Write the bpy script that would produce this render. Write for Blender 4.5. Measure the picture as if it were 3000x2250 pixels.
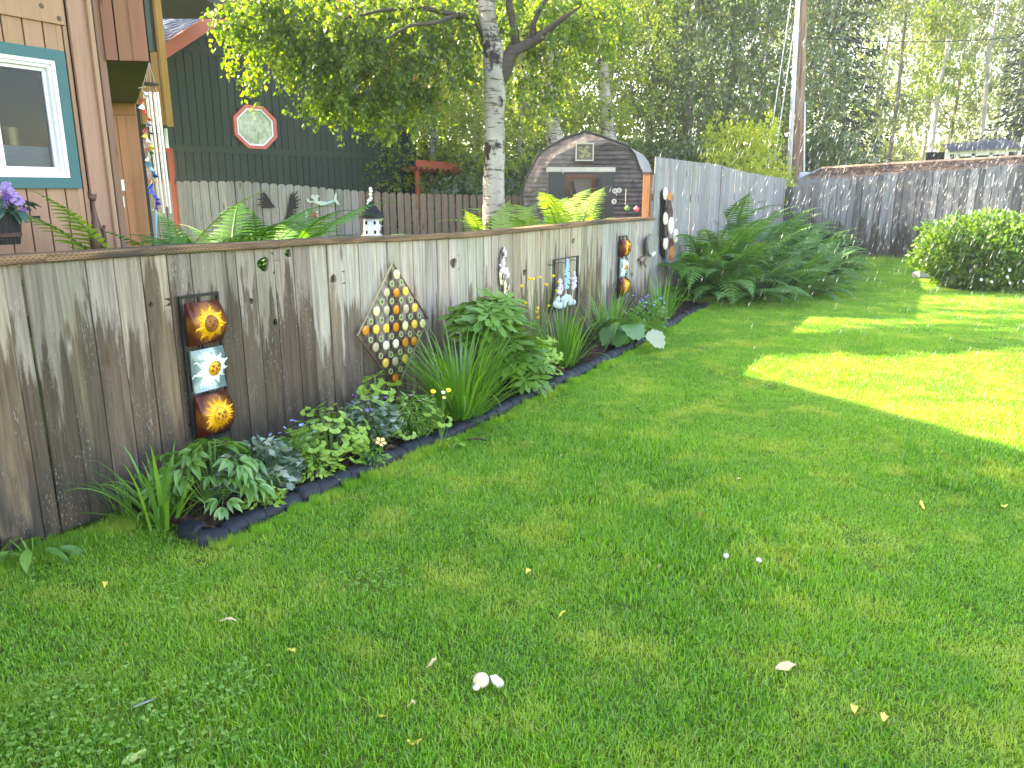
import bpy, bmesh, math, random
import numpy as np
from mathutils import Vector, Matrix, Quaternion, noise as mnoise
random.seed(7); rng = np.random.default_rng(11)
S = bpy.context.scene; COL = S.collection
PI = math.pi
for _o in list(bpy.data.objects): bpy.data.objects.remove(_o)

# ------------------------------------------------------------------ camera, sky, sun, exposure
EYE = 1.6; PITCH = math.radians(14.2); FPX = 2253.0
cam_d = bpy.data.cameras.new('camera'); cam = bpy.data.objects.new('camera', cam_d); COL.objects.link(cam)
cam.location = (0, 0, EYE); cam.rotation_euler = (PI/2-PITCH, 0, 0)
cam_d.sensor_width = 36; cam_d.lens = FPX/3000*36; cam_d.clip_start = .05; cam_d.clip_end = 2000
S.camera = cam
SUN_AZ = math.radians(-75); SUN_EL = math.radians(31)      # azimuth from +Y, towards +X
W = bpy.data.worlds.new('World'); S.world = W; W.use_nodes = True
wn = W.node_tree.nodes; wl = W.node_tree.links
sky = wn.new('ShaderNodeTexSky'); sky.sky_type = 'NISHITA'; sky.sun_disc = False
sky.sun_elevation = SUN_EL; sky.sun_rotation = SUN_AZ
sky.air_density = 1.0; sky.dust_density = 1.0; sky.ozone_density = 1.0
wn['Background'].inputs['Strength'].default_value = .15
wl.new(sky.outputs[0], wn['Background'].inputs['Color'])
sun_d = bpy.data.lights.new('sun', 'SUN'); sun = bpy.data.objects.new('sun', sun_d); COL.objects.link(sun)
sun_d.energy = 4.5; sun_d.angle = math.radians(.55); sun_d.color = (1, .93, .80)
to_sun = Vector((math.sin(SUN_AZ)*math.cos(SUN_EL), math.cos(SUN_AZ)*math.cos(SUN_EL), math.sin(SUN_EL)))
sun.rotation_euler = to_sun.to_track_quat('Z', 'Y').to_euler()
S.view_settings.view_transform = 'Standard'; S.view_settings.look = 'None'
S.view_settings.exposure = 3.08
S.view_settings.use_white_balance = True; S.view_settings.white_balance_temperature = 8150; S.view_settings.white_balance_tint = 17; S.view_settings.gamma = 1; S.view_settings.use_curve_mapping = False
S.render.engine = 'CYCLES'
S.cycles.max_bounces = 6; S.cycles.diffuse_bounces = 3; S.cycles.glossy_bounces = 2
S.cycles.transmission_bounces = 4; S.cycles.transparent_max_bounces = 10; S.cycles.caustics_reflective = False
S.cycles.caustics_refractive = False
S.cycles.use_denoising = True
S.cycles.sample_clamp_indirect = 4

# ------------------------------------------------------------------ where the pixels of a 3000 x 2250 frame lie in the place
CT, ST = math.cos(PITCH), math.sin(PITCH)
def ray(px, py):
    u = (px-1500)/FPX; v = (py-1125)/FPX
    return Vector((u, CT-ST*v, -ST-CT*v))
def gpt(px, py, z=0.0):
    r = ray(px, py); t = (z-EYE)/r.z
    return Vector((r.x*t, r.y*t, z))
def at(px, py, Y):
    r = ray(px, py); t = Y/r.y
    return Vector((r.x*t, Y, EYE+r.z*t))
def pxm(Y): return FPX/Y            # pixels per metre at depth Y
F0 = Vector((-2.28, 3.13, 0)); FANG = math.atan2(.869, .495)
FD = Vector((math.cos(FANG), math.sin(FANG), 0)); FN = Vector((-FD.y, FD.x, 0))   # FN points behind the fence
def fpt(px, py, off=0.0):
    """pixel on the fence plane -> (distance along the fence, height)"""
    r = ray(px, py); o = Vector((0, 0, EYE))-F0
    t = (off-o.dot(FN))/r.dot(FN); p = o+r*t
    return p.dot(FD), p.z
def fw(s, off=0.0, z=0.0): return F0+FD*s+FN*off+Vector((0, 0, z))

# ------------------------------------------------------------------ mesh helpers
def lin(r, g, b):
    f = lambda c: (c/255/12.92 if c/255 <= .04045 else ((c/255+.055)/1.055)**2.4)
    return (f(r), f(g), f(b), 1)
def mesh(name, V, F, mat=None, smooth=False, rnd=None):
    me = bpy.data.meshes.new(name)
    V = np.asarray(V, dtype=np.float32).reshape(-1, 3)
    me.from_pydata(V.tolist(), [], [tuple(int(i) for i in f) for f in F])
    if mat is not None: me.materials.append(mat)
    if smooth: me.polygons.foreach_set('use_smooth', [True]*len(me.polygons))
    if rnd is not None:
        a = me.attributes.new('rnd', 'FLOAT', 'POINT'); a.data.foreach_set('value', np.asarray(rnd, dtype=np.float32))
    me.update(); return me
def fastmesh(name, V, Q, mat, rnd=None, smooth=False):
    """all faces with the same corner count (numpy)"""
    V = np.asarray(V, dtype=np.float32).reshape(-1, 3); Q = np.asarray(Q, dtype=np.int32)
    me = bpy.data.meshes.new(name); k = Q.shape[1]; n = len(Q)
    me.vertices.add(len(V)); me.vertices.foreach_set('co', V.ravel())
    me.loops.add(n*k); me.loops.foreach_set('vertex_index', Q.ravel())
    me.polygons.add(n); me.polygons.foreach_set('loop_start', np.arange(n, dtype=np.int32)*k)
    me.polygons.foreach_set('loop_total', np.full(n, k, dtype=np.int32))
    me.materials.append(mat)
    if rnd is not None:
        a = me.attributes.new('rnd', 'FLOAT', 'POINT'); a.data.foreach_set('value', np.asarray(rnd, dtype=np.float32))
    me.update(calc_edges=True)
    if smooth: me.polygons.foreach_set('use_smooth', [True]*n)
    me.validate(); return me
def ob(name, me, parent=None, loc=None, rot=None, scale=None, mtx=None, color=None):
    o = bpy.data.objects.new(name, me); COL.objects.link(o)
    if parent is not None: o.parent = parent
    if mtx is not None: o.matrix_local = mtx
    if loc is not None: o.location = loc
    if rot is not None: o.rotation_euler = rot
    if scale is not None: o.scale = scale if hasattr(scale, '__len__') else (scale,)*3
    if color is not None: o.color = color
    return o
def part(name, vf, mat, parent, smooth=False, **k):
    return ob(name, mesh(name, vf[0], vf[1], mat, smooth), parent, **k)
def tag(o, label=None, cat=None, group=None, kind=None):
    if label: o['label'] = label
    if cat: o['category'] = cat
    if group: o['group'] = group
    if kind: o['kind'] = kind
    return o
def thing(name, label, cat, loc=(0, 0, 0), rotz=0, group=None):
    o = bpy.data.objects.new(name, None); COL.objects.link(o); o.empty_display_size = .1
    o.location = loc; o.rotation_euler = (0, 0, rotz)
    return tag(o, label, cat, group)
def comb(*L):
    V = []; F = []
    for v, f in L:
        b = len(V); V += [tuple(x) for x in v]; F += [tuple(i+b for i in q) for q in f]
    return V, F
def xf(vf, M):
    return [tuple(M @ Vector(v)) for v in vf[0]], vf[1]
def mv(vf, x=0, y=0, z=0): return [(a+x, b+y, c+z) for a, b, c in vf[0]], vf[1]
def box(x0, x1, y0, y1, z0, z1):
    V = [(x0,y0,z0),(x1,y0,z0),(x1,y1,z0),(x0,y1,z0),(x0,y0,z1),(x1,y0,z1),(x1,y1,z1),(x0,y1,z1)]
    return V, [(0,3,2,1),(4,5,6,7),(0,1,5,4),(1,2,6,5),(2,3,7,6),(3,0,4,7)]
def cbox(x0, x1, y0, y1, z0, z1, c=.004):
    """box with its four upright edges chamfered"""
    pts = [(x0+c,y0),(x1-c,y0),(x1,y0+c),(x1,y1-c),(x1-c,y1),(x0+c,y1),(x0,y1-c),(x0,y0+c)]
    V = [(x,y,z0) for x,y in pts]+[(x,y,z1) for x,y in pts]
    F = [tuple(range(7,-1,-1)), tuple(range(8,16))]+[(i,(i+1)%8,8+(i+1)%8,8+i) for i in range(8)]
    return V, F
def bar(a, b, w, h=None):
    """square bar from point a to point b"""
    a = Vector(a); b = Vector(b); h = h or w; d = (b-a).normalized()
    up = Vector((0,0,1)) if abs(d.z) < .95 else Vector((0,1,0))
    x = d.cross(up).normalized()*w/2; y = x.cross(d).normalized()*h/2
    V = [a-x-y,a+x-y,a+x+y,a-x+y,b-x-y,b+x-y,b+x+y,b-x+y]
    return [tuple(v) for v in V], [(0,3,2,1),(4,5,6,7),(0,1,5,4),(1,2,6,5),(2,3,7,6),(3,0,4,7)]
def tube(P, R, n=6, cap=True):
    P = [Vector(p) for p in P]; V = []; F = []
    if not hasattr(R, '__len__'): R = [R]*len(P)
    prev = None
    for i, p in enumerate(P):
        d = (P[min(i+1, len(P)-1)]-P[max(i-1, 0)])
        d = d.normalized() if d.length > 1e-9 else Vector((0,0,1))
        if prev is None:
            x = d.cross(Vector((0,0,1)) if abs(d.z) < .9 else Vector((1,0,0))).normalized()
        else: x = (prev-d*prev.dot(d)).normalized()
        prev = x; y = d.cross(x)
        for k in range(n):
            a = 2*PI*k/n; V.append(tuple(p+(x*math.cos(a)+y*math.sin(a))*R[i]))
    for i in range(len(P)-1):
        for k in range(n):
            a = i*n+k; b = i*n+(k+1)%n; F.append((a, b, b+n, a+n))
    if cap: F += [tuple(range(n-1,-1,-1)), tuple(range((len(P)-1)*n, len(P)*n))]
    return V, F
def lathe(prof, n=24):
    V = []; F = []
    for r, z in prof:
        for k in range(n): V.append((r*math.cos(2*PI*k/n), r*math.sin(2*PI*k/n), z))
    for i in range(len(prof)-1):
        for k in range(n):
            a = i*n+k; b = i*n+(k+1)%n; F.append((a,b,b+n,a+n))
    return V, F
def extr(pts, y0, y1):
    """outline in x,z extruded along y from y0 (front) to y1"""
    n = len(pts); V = [(x,y0,z) for x,z in pts]+[(x,y1,z) for x,z in pts]
    F = [tuple(range(n)), tuple(range(2*n-1, n-1, -1))]+[((i+1)%n, i, n+i, n+(i+1)%n) for i in range(n)]
    return V, F
def ellipse(cx, cz, rx, rz, n=20): return [(cx+rx*math.cos(2*PI*k/n), cz+rz*math.sin(2*PI*k/n)) for k in range(n)]
def dome(cx, cz, rx, rz, h, y=0, n=16, m=4):
    """low relief dome on a plate facing -y"""
    V = []; F = []
    for j in range(m+1):
        a = PI/2*j/m
        for k in range(n):
            t = 2*PI*k/n; V.append((cx+rx*math.cos(a)*math.cos(t), y-h*math.sin(a), cz+rz*math.cos(a)*math.sin(t)))
    for j in range(m):
        for k in range(n):
            a = j*n+k; b = j*n+(k+1)%n; F.append((a,b,b+n,a+n))
    return V, F
def copy_tree(o, parent=None):
    c = o.copy(); COL.objects.link(c)
    if parent is not None: c.parent = parent
    for ch in list(o.children): copy_tree(ch, c)
    return c

# ------------------------------------------------------------------ material helpers
class NT:
    def __init__(s, name):
        s.m = bpy.data.materials.new(name); s.m.use_nodes = True; s.t = s.m.node_tree; s.t.nodes.clear()
        s.out = s.n('OutputMaterial')
    def n(s, typ, _set=None, **inp):
        nd = s.t.nodes.new('ShaderNode'+typ)
        for k, v in (_set or {}).items(): setattr(nd, k, v)
        for k, v in inp.items():
            key = int(k[1:]) if k[0] == '_' else k.replace('_', ' ')
            s.put(nd.inputs[key], v)
        return nd
    def put(s, sock, v):
        if isinstance(v, bpy.types.NodeSocket): s.t.links.new(v, sock)
        elif isinstance(v, bpy.types.Node): s.t.links.new(v.outputs[0], sock)
        else: sock.default_value = v
    def math(s, op, a, b=0.0, clamp=False): return s.n('Math', {'operation': op, 'use_clamp': clamp}, _0=a, _1=b).outputs[0]
    def mix(s, f, a, b, blend='MIX'):
        nd = s.n('Mix', {'data_type': 'RGBA', 'blend_type': blend}); s.put(nd.inputs[0], f); s.put(nd.inputs[6], a); s.put(nd.inputs[7], b)
        return nd.outputs[2]
    def noise(s, vec, scale, detail=3, rough=.55, dist=0): return s.n('TexNoise', None, Vector=vec, Scale=scale, Detail=detail, Roughness=rough, Distortion=dist).outputs['Fac']
    def map(s, vec, scale=(1,1,1), loc=(0,0,0)): return s.n('Mapping', None, Vector=vec, Scale=scale, Location=loc).outputs[0]
    def rng(s, v, a, b, c=0.0, d=1.0):
        nd = s.n('MapRange', None, Value=v); nd.inputs[1].default_value = a; nd.inputs[2].default_value = b; nd.inputs[3].default_value = c; nd.inputs[4].default_value = d
        return nd.outputs[0]
    def obj(s): return s.n('TexCoord').outputs['Object']
    def pos(s): return s.n('NewGeometry').outputs['Position']
    def shift(s, vec, amount=37.0):
        r = s.n('ObjectInfo').outputs['Random']; c = s.n('CombineXYZ', None, X=s.math('MULTIPLY', r, amount), Y=s.math('MULTIPLY', r, amount*1.7), Z=s.math('MULTIPLY', r, amount*.6))
        return s.n('VectorMath', {'operation': 'ADD'}, _0=vec, _1=c).outputs[0]
    def bump(s, h, strength=.3, dist=.01): return s.n('Bump', None, Height=h, Strength=strength, Distance=dist).outputs[0]
    def pbr(s, color, rough=.7, normal=None, metal=0.0, spec=.3, **k):
        nd = s.n('BsdfPrincipled'); s.put(nd.inputs['Base Color'], color); s.put(nd.inputs['Roughness'], rough); s.put(nd.inputs['Metallic'], metal)
        nd.inputs['Specular IOR Level'].default_value = spec
        if normal is not None: s.put(nd.inputs['Normal'], normal)
        for kk, v in k.items(): s.put(nd.inputs[kk.replace('_', ' ')], v)
        return nd.outputs[0]
    def done(s, sh): s.put(s.out.inputs[0], sh); return s.m
def mat_plain(name, col, rough=.6, var=.12, scale=8, bump=.15, metal=0, spec=.35, bscale=60):
    t = NT(name); v = t.shift(t.obj())
    n1 = t.noise(v, scale, 4); n2 = t.noise(v, bscale, 3)
    f = t.math('ADD', 1-var, t.math('MULTIPLY', n1, 2*var))
    c = t.mix(1.0, col, t.n('CombineColor', None, Red=f, Green=f, Blue=f).outputs[0], 'MULTIPLY')
    r = t.math('ADD', rough-.08, t.math('MULTIPLY', n2, .16))
    return t.done(t.pbr(c, r, t.bump(n2, bump, .003), metal, spec))
def mat_leaf(name, cols, trans=.4, rough=.45, var=.25, gloss=.25, hue_noise=1.5, sheen=None):
    """leaf: diffuse + light through the blade; colour picked per leaf and drifting through the place"""
    t = NT(name); a = t.n('Attribute', {'attribute_name': 'rnd'}).outputs['Fac']
    oi = t.n('ObjectInfo').outputs['Random']
    nz = t.noise(t.pos(), hue_noise, 2)
    f = t.math('FRACT', t.math('ADD', a, t.math('MULTIPLY', oi, .35)))
    f2 = t.math('ADD', t.math('MULTIPLY', f, .6), t.math('MULTIPLY', nz, .5), True)
    rp = t.n('ValToRGB', None, Fac=f2); e = rp.color_ramp.elements
    while len(e) < len(cols): e.new(.5)
    for i, c in enumerate(cols): e[i].position = .1+.8*i/(len(cols)-1); e[i].color = c
    c = rp.outputs[0]
    tc = t.mix(1.0, c, (1.5, 1.42, .45, 1), 'MULTIPLY')
    d = t.n('BsdfDiffuse', None, Color=c); tr = t.n('BsdfTranslucent', None, Color=tc)
    g = t.n('BsdfGlossy', None, Color=(.9, .95, 1, 1), Roughness=rough)
    m1 = t.n('MixShader', None, _0=trans, _1=d.outputs[0], _2=tr.outputs[0])
    m2 = t.n('MixShader', None, _0=gloss*.09, _1=m1.outputs[0], _2=g.outputs[0])
    return t.done(m2.outputs[0])
# ------------------------------------------------------------------ materials of the setting
def mat_board(name, mold=.8, fleck=1.0, streak=.8, rough=.85):
    t = NT(name); o = t.obj(); v = t.shift(o); oc = t.n('ObjectInfo')
    base = oc.outputs['Color']; alpha = oc.outputs['Alpha']
    z = t.n('SeparateXYZ', None, Vector=o).outputs['Z']
    g1 = t.noise(t.map(v, (55, 55, 2.2)), 1.0, 6, .65, .6); g2 = t.noise(t.map(v, (160, 160, 5)), 1.0, 3, .6)
    gr = t.math('ADD', t.math('MULTIPLY', g1, .9), t.math('MULTIPLY', g2, .35))
    gv = t.rng(gr, .38, .86, .50, 1.34)
    light = t.mix(1.0, base, t.n('CombineColor', None, Red=gv, Green=gv, Blue=gv).outputs[0], 'MULTIPLY')
    dark = t.mix(1.0, light, (.37, .325, .28, 1), 'MULTIPLY')
    n3 = t.noise(t.map(v, (13, 13, 1.3)), 1.0, 5, .62, .3)
    n3b = t.noise(t.map(v, (60, 60, 3)), 1.0, 2)
    h = t.math('ADD', t.math('ADD', z, t.math('MULTIPLY', t.math('SUBTRACT', n3, .5), 1.7)), t.math('MULTIPLY', t.math('SUBTRACT', n3b, .5), .25))
    up = t.rng(t.math('SUBTRACT', h, t.math('MULTIPLY', alpha, 2.0)), -.05, .07)
    c = t.mix(up, dark, light)
    # grey-brown run marks
    n4 = t.noise(t.map(v, (26, 26, .7), (3, 1, 5)), 1.0, 4, .6)
    c = t.mix(t.math('MULTIPLY', t.rng(n4, .52, .68), .62*streak), c, t.mix(1.0, light, (.30, .27, .23, 1), 'MULTIPLY'))
    n5 = t.noise(t.map(v, (9, 9, .9), (9, 2, 1)), 1.0, 3)
    c = t.mix(t.math('MULTIPLY', t.rng(n5, .5, .72), .4), c, t.mix(1.0, light, (1.12, .93, .72, 1), 'MULTIPLY'))
    # knots
    vo = t.n('TexVoronoi', {'feature': 'F1'}, Vector=t.map(v, (7, .01, 1.9)), Scale=1.0, Randomness=1.0).outputs['Distance']
    c = t.mix(t.math('MULTIPLY', t.rng(vo, .06, .14, 1, 0), .7), c, t.mix(1.0, light, (.33, .22, .15, 1), 'MULTIPLY'))
    # damp growth near the soil and pale flaking
    n6 = t.noise(t.map(v, (18, 18, 5)), 1.0, 4)
    c = t.mix(t.math('MULTIPLY', t.math('MULTIPLY', t.rng(z, .05, .55, 1, 0), t.rng(n6, .35, .6)), mold), c, (.040, .038, .034, 1))
    n7 = t.noise(t.map(v, (150, 150, 42)), 1.0, 2, .6); n8 = t.noise(t.map(v, (7, 7, 2.4), (4, 4, 4)), 1.0, 3)
    fl = t.math('MULTIPLY', t.rng(n7, .60, .68), t.rng(n8, .48, .66))
    c = t.mix(t.math('MULTIPLY', fl, .75*fleck), c, (.50, .49, .46, 1))
    b = t.math('ADD', gr, t.math('MULTIPLY', fl, .3))
    return t.done(t.pbr(c, rough, t.bump(b, .55, .004), spec=.15))
M_BOARD = mat_board('weathered_board', 1.0, .6, .9)
M_TALL = mat_board('silver_grey_board', .35, .15, .35)
M_BACK = mat_board('wet_grey_board', .8, .25, 1.0, .6)
M_PICKET = mat_board('picket_board', .4, .05, .5)
def mat_siding(name, rough=.8, grain=.10, bump=.35):
    t = NT(name); v = t.shift(t.obj()); base = t.n('ObjectInfo').outputs['Color']
    g = t.noise(t.map(v, (40, 40, 1.6)), 1.0, 5, .6, .8); n = t.noise(v, 1.4, 3)
    f = t.math('ADD', t.rng(g, .3, .7, 1-grain, 1+grain), t.math('MULTIPLY', t.math('SUBTRACT', n, .5), .22))
    c = t.mix(1.0, base, t.n('CombineColor', None, Red=f, Green=f, Blue=f).outputs[0], 'MULTIPLY')
    kn = t.n('TexVoronoi', {'feature': 'F1'}, Vector=t.map(v, (3, .01, .8)), Scale=1.0).outputs['Distance']
    c = t.mix(t.math('MULTIPLY', t.rng(kn, .025, .05, 1, 0), .6), c, t.mix(1.0, base, (.45, .38, .33, 1), 'MULTIPLY'))
    return t.done(t.pbr(c, rough, t.bump(g, bump, .003), spec=.2))
M_SID = mat_siding('painted_siding')
M_TRIM = mat_plain('teal_paint', lin(46, 100, 104), .5, .1, 6, .2)
M_WHITE = mat_plain('white_vinyl', lin(226, 229, 236), .35, .04, 4, .05)
M_DARKV = mat_plain('dark_void', (.012, .012, .014, 1), .8, .1)
M_BLACK = mat_plain('black_metal', (.016, .016, .018, 1), .45, .2, 20, .2, .3)
def mat_glass(name, tint=(.55, .62, .66, 1), refl=.5, rough=.02):
    t = NT(name); tr = t.n('BsdfTransparent', None, Color=tint); g = t.n('BsdfGlossy', None, Color=(1, 1, 1, 1), Roughness=rough)
    n = t.bump(t.noise(t.obj(), 5, 2), .08, .01); t.put(g.inputs['Normal'], n)
    fr = t.n('Fresnel', None, IOR=1.5)
    f = t.math('ADD', t.math('MULTIPLY', fr.outputs[0], .3), refl*.12, True)
    return t.done(t.n('MixShader', None, _0=f, _1=tr.outputs[0], _2=g.outputs[0]).outputs[0])
M_GLASS = mat_glass('window_glass', (.6, .66, .7, 1), .0)
def mat_painted_reflection():  # mottled reflection of greenery painted into the pane colour
    t = NT('reflection_painted_glass'); v = t.shift(t.obj()); n1 = t.noise(v, 7, 4, .65); n2 = t.noise(v, 30, 3); z = t.n('TexVoronoi', None, Vector=t.map(v, (22, 22, 9)), Scale=1.0).outputs['Distance']
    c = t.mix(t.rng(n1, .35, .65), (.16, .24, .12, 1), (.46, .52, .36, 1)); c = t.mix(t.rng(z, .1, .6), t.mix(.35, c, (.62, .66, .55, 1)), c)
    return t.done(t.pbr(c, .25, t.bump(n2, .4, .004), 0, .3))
M_REFLPAINT = mat_painted_reflection()

# lawn soil and soil of the beds
def mat_ground():
    t = NT('lawn_soil'); p = t.pos()
    n1 = t.noise(p, 1.3, 4); n2 = t.noise(p, 14, 4)
    c = t.mix(t.rng(n1, .35, .65), (.06, .14, .014, 1), (.12, .19, .025, 1))
    c = t.mix(t.rng(n2, .5, .75), c, (.07, .055, .025, 1))
    return t.done(t.pbr(c, .95, t.bump(n2, .5, .02), spec=.1))
M_GROUND = mat_ground()
def mat_soil():
    t = NT('dark_mulch'); p = t.pos(); n1 = t.noise(p, 30, 5); n2 = t.noise(p, 7, 3)
    c = t.mix(t.rng(n1, .35, .7), (.008, .006, .005, 1), (.06, .036, .022, 1))
    c = t.mix(t.rng(n2, .5, .7), c, (.03, .02, .014, 1))
    return t.done(t.pbr(c, .9, t.bump(n1, .8, .02), spec=.2))
M_SOIL = mat_soil()

# ------------------------------------------------------------------ ground
def lawn_z(x, y):
    return .018*(mnoise.noise((x*.55, y*.55, 3.1)))+.008*mnoise.noise((x*1.9, y*1.9, 8.2))
g = ob('ground', mesh('ground', [(-500,-200,-.06),(600,-200,-.06),(600,900,-.06),(-500,900,-.06)], [(0,1,2,3)], M_GROUND)); tag(g, 'ground reaching away under the trees and houses', kind='structure')
xs = np.arange(-9, 15.01, .3); ys = np.arange(-1.5, 24.01, .3)
V = [(x, y, lawn_z(x, y)) for y in ys for x in xs]; nx = len(xs)
F = [(j*nx+i, j*nx+i+1, (j+1)*nx+i+1, (j+1)*nx+i) for j in range(len(ys)-1) for i in range(nx-1)]
g = ob('lawn', mesh('lawn', V, F, M_GROUND, True)); tag(g, 'green lawn soil under the mown grass', kind='structure')

gb = [fw(-5, .16), fw(8.6, .16), fw(8.6, 12), fw(-5, 12)]
g = ob('garden_ground', mesh('garden_ground', [(v.x, v.y, .42) for v in gb]+[(v.x, v.y, -.05) for v in gb], [(0,1,2,3),(4,5,1,0),(5,6,2,1),(6,7,3,2),(7,4,0,3)], M_GROUND)); tag(g, 'raised garden ground behind the low fence', kind='structure')
# ------------------------------------------------------------------ low board fence along the bed
cap_px = [(-400, 812), (0, 778), (375, 752), (750, 729), (1000, 713), (1200, 705), (1350, 698), (1640, 669), (1800, 652), (1912, 644)]
cap_sz = [fpt(*p) for p in cap_px]
def capz(s): return float(np.interp(s, [a for a, b in cap_sz], [b for a, b in cap_sz]))
low = thing('board_fence', 'low weathered grey brown board fence with a flat cap rail behind the flower bed', 'fence', F0, FANG)
bnd = [0,57,155,247,330,410,485,555,627,693,747,803,860,910,960,1007,1050,1095,1136,1175,1211,1247,1283,1315,1344,1374,1396,1419,1440,1460]
sb = [fpt(p, 740)[0] for p in bnd]
sb = [sb[0]-.19*k for k in range(9, 0, -1)]+sb
S_END = fpt(1912, 700)[0]
while sb[-1] < S_END-.17: sb.append(sb[-1]+random.uniform(.125, .165))
sb[-1] = S_END
holes_px = [(765, 775, 17, 21), (847, 742, 9, 12), (972, 818, 9, 13), (1320, 772, 10, 15), (740, 882, 6, 9), (813, 943, 6, 10), (776, 1152, 9, 8), (1478, 752, 6, 11), (1676, 707, 5, 9), (443, 892, 6, 8), (1852, 806, 4, 8), (1850, 666, 4, 6), (1543, 798, 5, 10), (405, 1318, 7, 12)]
holes = []
for (hx, hy, rx, ry) in holes_px:
    a, za = fpt(hx, hy); rr = abs(fpt(hx+rx, hy)[0]-a); holes.append((a, za, max(rr, .010), max(abs(fpt(hx, hy+ry)[1]-za), .012)))
def holed_board(w, h, t, hs):
    """board standing on z=0, x in 0..w, with elliptic knot holes right through it"""
    hs = sorted(hs, key=lambda q: q[1]); V = []; F = []; z = 0
    def rect(z0, z1):
        b = len(V); v, f = box(0, w, 0, t, z0, z1); V.extend(v); F.extend(tuple(i+b for i in q) for q in f)
    for (cx, cz, rx, rz) in hs:
        z0 = cz-rz*1.5; z1 = cz+rz*1.5
        rect(z, z0); n = 24
        for y in (0, t):
            b = len(V); inn = []; out = []
            for k in range(n):
                a = 2*PI*k/n; c, s_ = math.cos(a), math.sin(a); wob = 1+.12*math.sin(3*a+cx*90)
                inn.append((cx+rx*wob*c, y, cz+rz*wob*s_))
                q = min((w-cx if c > 0 else cx)/max(abs(c), 1e-6), (z1-cz)/max(abs(s_), 1e-6)); out.append((cx+q*c, y, cz+q*s_))
            V.extend(inn+out)
            for k in range(n):
                q = (b+k, b+(k+1)%n, b+n+(k+1)%n, b+n+k); F.append(q if y else q[::-1])
            if y == 0: b0 = b
        for k in range(n): F.append((b0+k, b0+(k+1)%n, b+(k+1)%n, b+k))
        for (xx, s_) in ((0, 1), (w, -1)):
            bb = len(V); V.extend([(xx,0,z0),(xx,t,z0),(xx,t,z1),(xx,0,z1)]); F.append((bb,bb+1,bb+2,bb+3) if s_ < 0 else (bb+3,bb+2,bb+1,bb))
        z = z1
    rect(z, h); return V, F
def jit(c, a, h=.04):
    k = 1+random.uniform(-a, a); return tuple(max(0, x*k*(1+random.uniform(-h, h))) for x in c[:3])
for i in range(len(sb)-1):
    a, b = sb[i], sb[i+1]; m = (a+b)/2; w = b-a-random.uniform(.003, .007); zt = capz(m)-.003
    hs = [(h[0]-a-.003, h[1]-.02, min(h[2], w*.33), h[3]) for h in holes if a+.012 < h[0] < b-.012]
    hs = [(min(max(q[0], q[2]*1.35), w-q[2]*1.35),)+q[1:] for q in hs]
    th = .019; y0 = random.uniform(0, .006)
    vf = holed_board(w, zt-.02, th, hs) if hs else cbox(0, w, 0, th, 0, zt-.02, .003)
    q = (m-fpt(0, 740)[0])/(S_END-fpt(0, 740)[0])
    if q < .22: col = jit((.275, .235, .185), .2); al = random.uniform(.36, .56)
    elif q < .5: col = jit((.40, .358, .30), .16); al = random.uniform(.24, .42)
    elif q < .8: col = jit((.36, .305, .23), .2); al = random.uniform(.24, .44)
    else: col = jit((.34, .318, .292), .12); al = random.uniform(.10, .24)
    if .8 > q > .0: pass
    part('board', vf, M_BOARD, low, loc=(a+.003, y0, .02), rot=(random.uniform(-.004, .004), random.uniform(-.003, .003), random.uniform(-.01, .01)), color=(*col, al))
def mat_cap():
    t = NT('treated_cap_wood'); o = t.obj(); v = t.shift(o)
    g = t.noise(t.map(v, (2.5, 60, 60)), 1.0, 5, .6, .5); n = t.noise(t.map(v, (1.5, 9, 9)), 1.0, 4)
    c = t.mix(t.rng(g, .3, .7), (.075, .045, .028, 1), (.36, .21, .115, 1))
    nz = t.n('SeparateXYZ', None, Vector=t.n('NewGeometry').outputs['Normal']).outputs['Z']
    c = t.mix(t.rng(n, .45, .62, 0, .85), c, (.055, .047, .042, 1))
    br = t.n('TexBrick', None, Vector=t.map(o, (1, 1, 1)), Color1=(1,1,1,1), Color2=(1,1,1,1), Mortar=(0,0,0,1), Scale=1.0)
    # rows of incising cuts
    m = t.map(o, (38, 1, 95)); sx = t.n('SeparateXYZ', None, Vector=m); row = t.math('FLOOR', sx.outputs['Z'])
    fx = t.math('FRACT', t.math('ADD', sx.outputs['X'], t.math('MULTIPLY', row, .5))); fz = t.math('FRACT', sx.outputs['Z'])
    cut = t.math('MULTIPLY', t.math('LESS_THAN', fx, .5), t.math('LESS_THAN', fz, .42))
    c = t.mix(t.math('MULTIPLY', cut, .65), c, (.03, .018, .012, 1))
    hh = t.math('SUBTRACT', g, t.math('MULTIPLY', cut, .8))
    return t.done(t.pbr(c, .8, t.bump(hh, .5, .003), spec=.2))
M_CAP = mat_cap()
caps_px = [-420, 120, 812, 1350, 1641, 1912]
for i in range(5):
    a = fpt(caps_px[i], 740)[0]+.003; b = fpt(caps_px[i+1], 690)[0]-.003; n = 5; V = []; F = []
    for k in range(n+1):
        s = a+(b-a)*k/n; z = capz(s)+random.uniform(-.003, .003)
        c = .006
        for (y, dz) in ((-.028+c, 0), (-.028, c), (-.028, .038-c), (-.028+c, .038), (.115, .038), (.115, 0)): V.append((s-a, y, z+dz-capz(a)))
    for k in range(n):
        for j in range(6): F.append((k*6+j, k*6+(j+1)%6, k*6+6+(j+1)%6, k*6+6+j))
    F += [tuple(range(5,-1,-1)), tuple(range(n*6, n*6+6))]
    F = [f[::-1] for f in F]
    part('cap_rail', (V, F), M_CAP, low, loc=(a, 0, capz(a)+.001))
M_RAIL = mat_plain('rail_wood', (.13, .10, .075, 1), .85, .25, 12, .3)
for z in (.35, 1.0): part('rail', box(sb[0], S_END-.12, .03, .068, z-.045, z+.045), M_RAIL, low)
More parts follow.
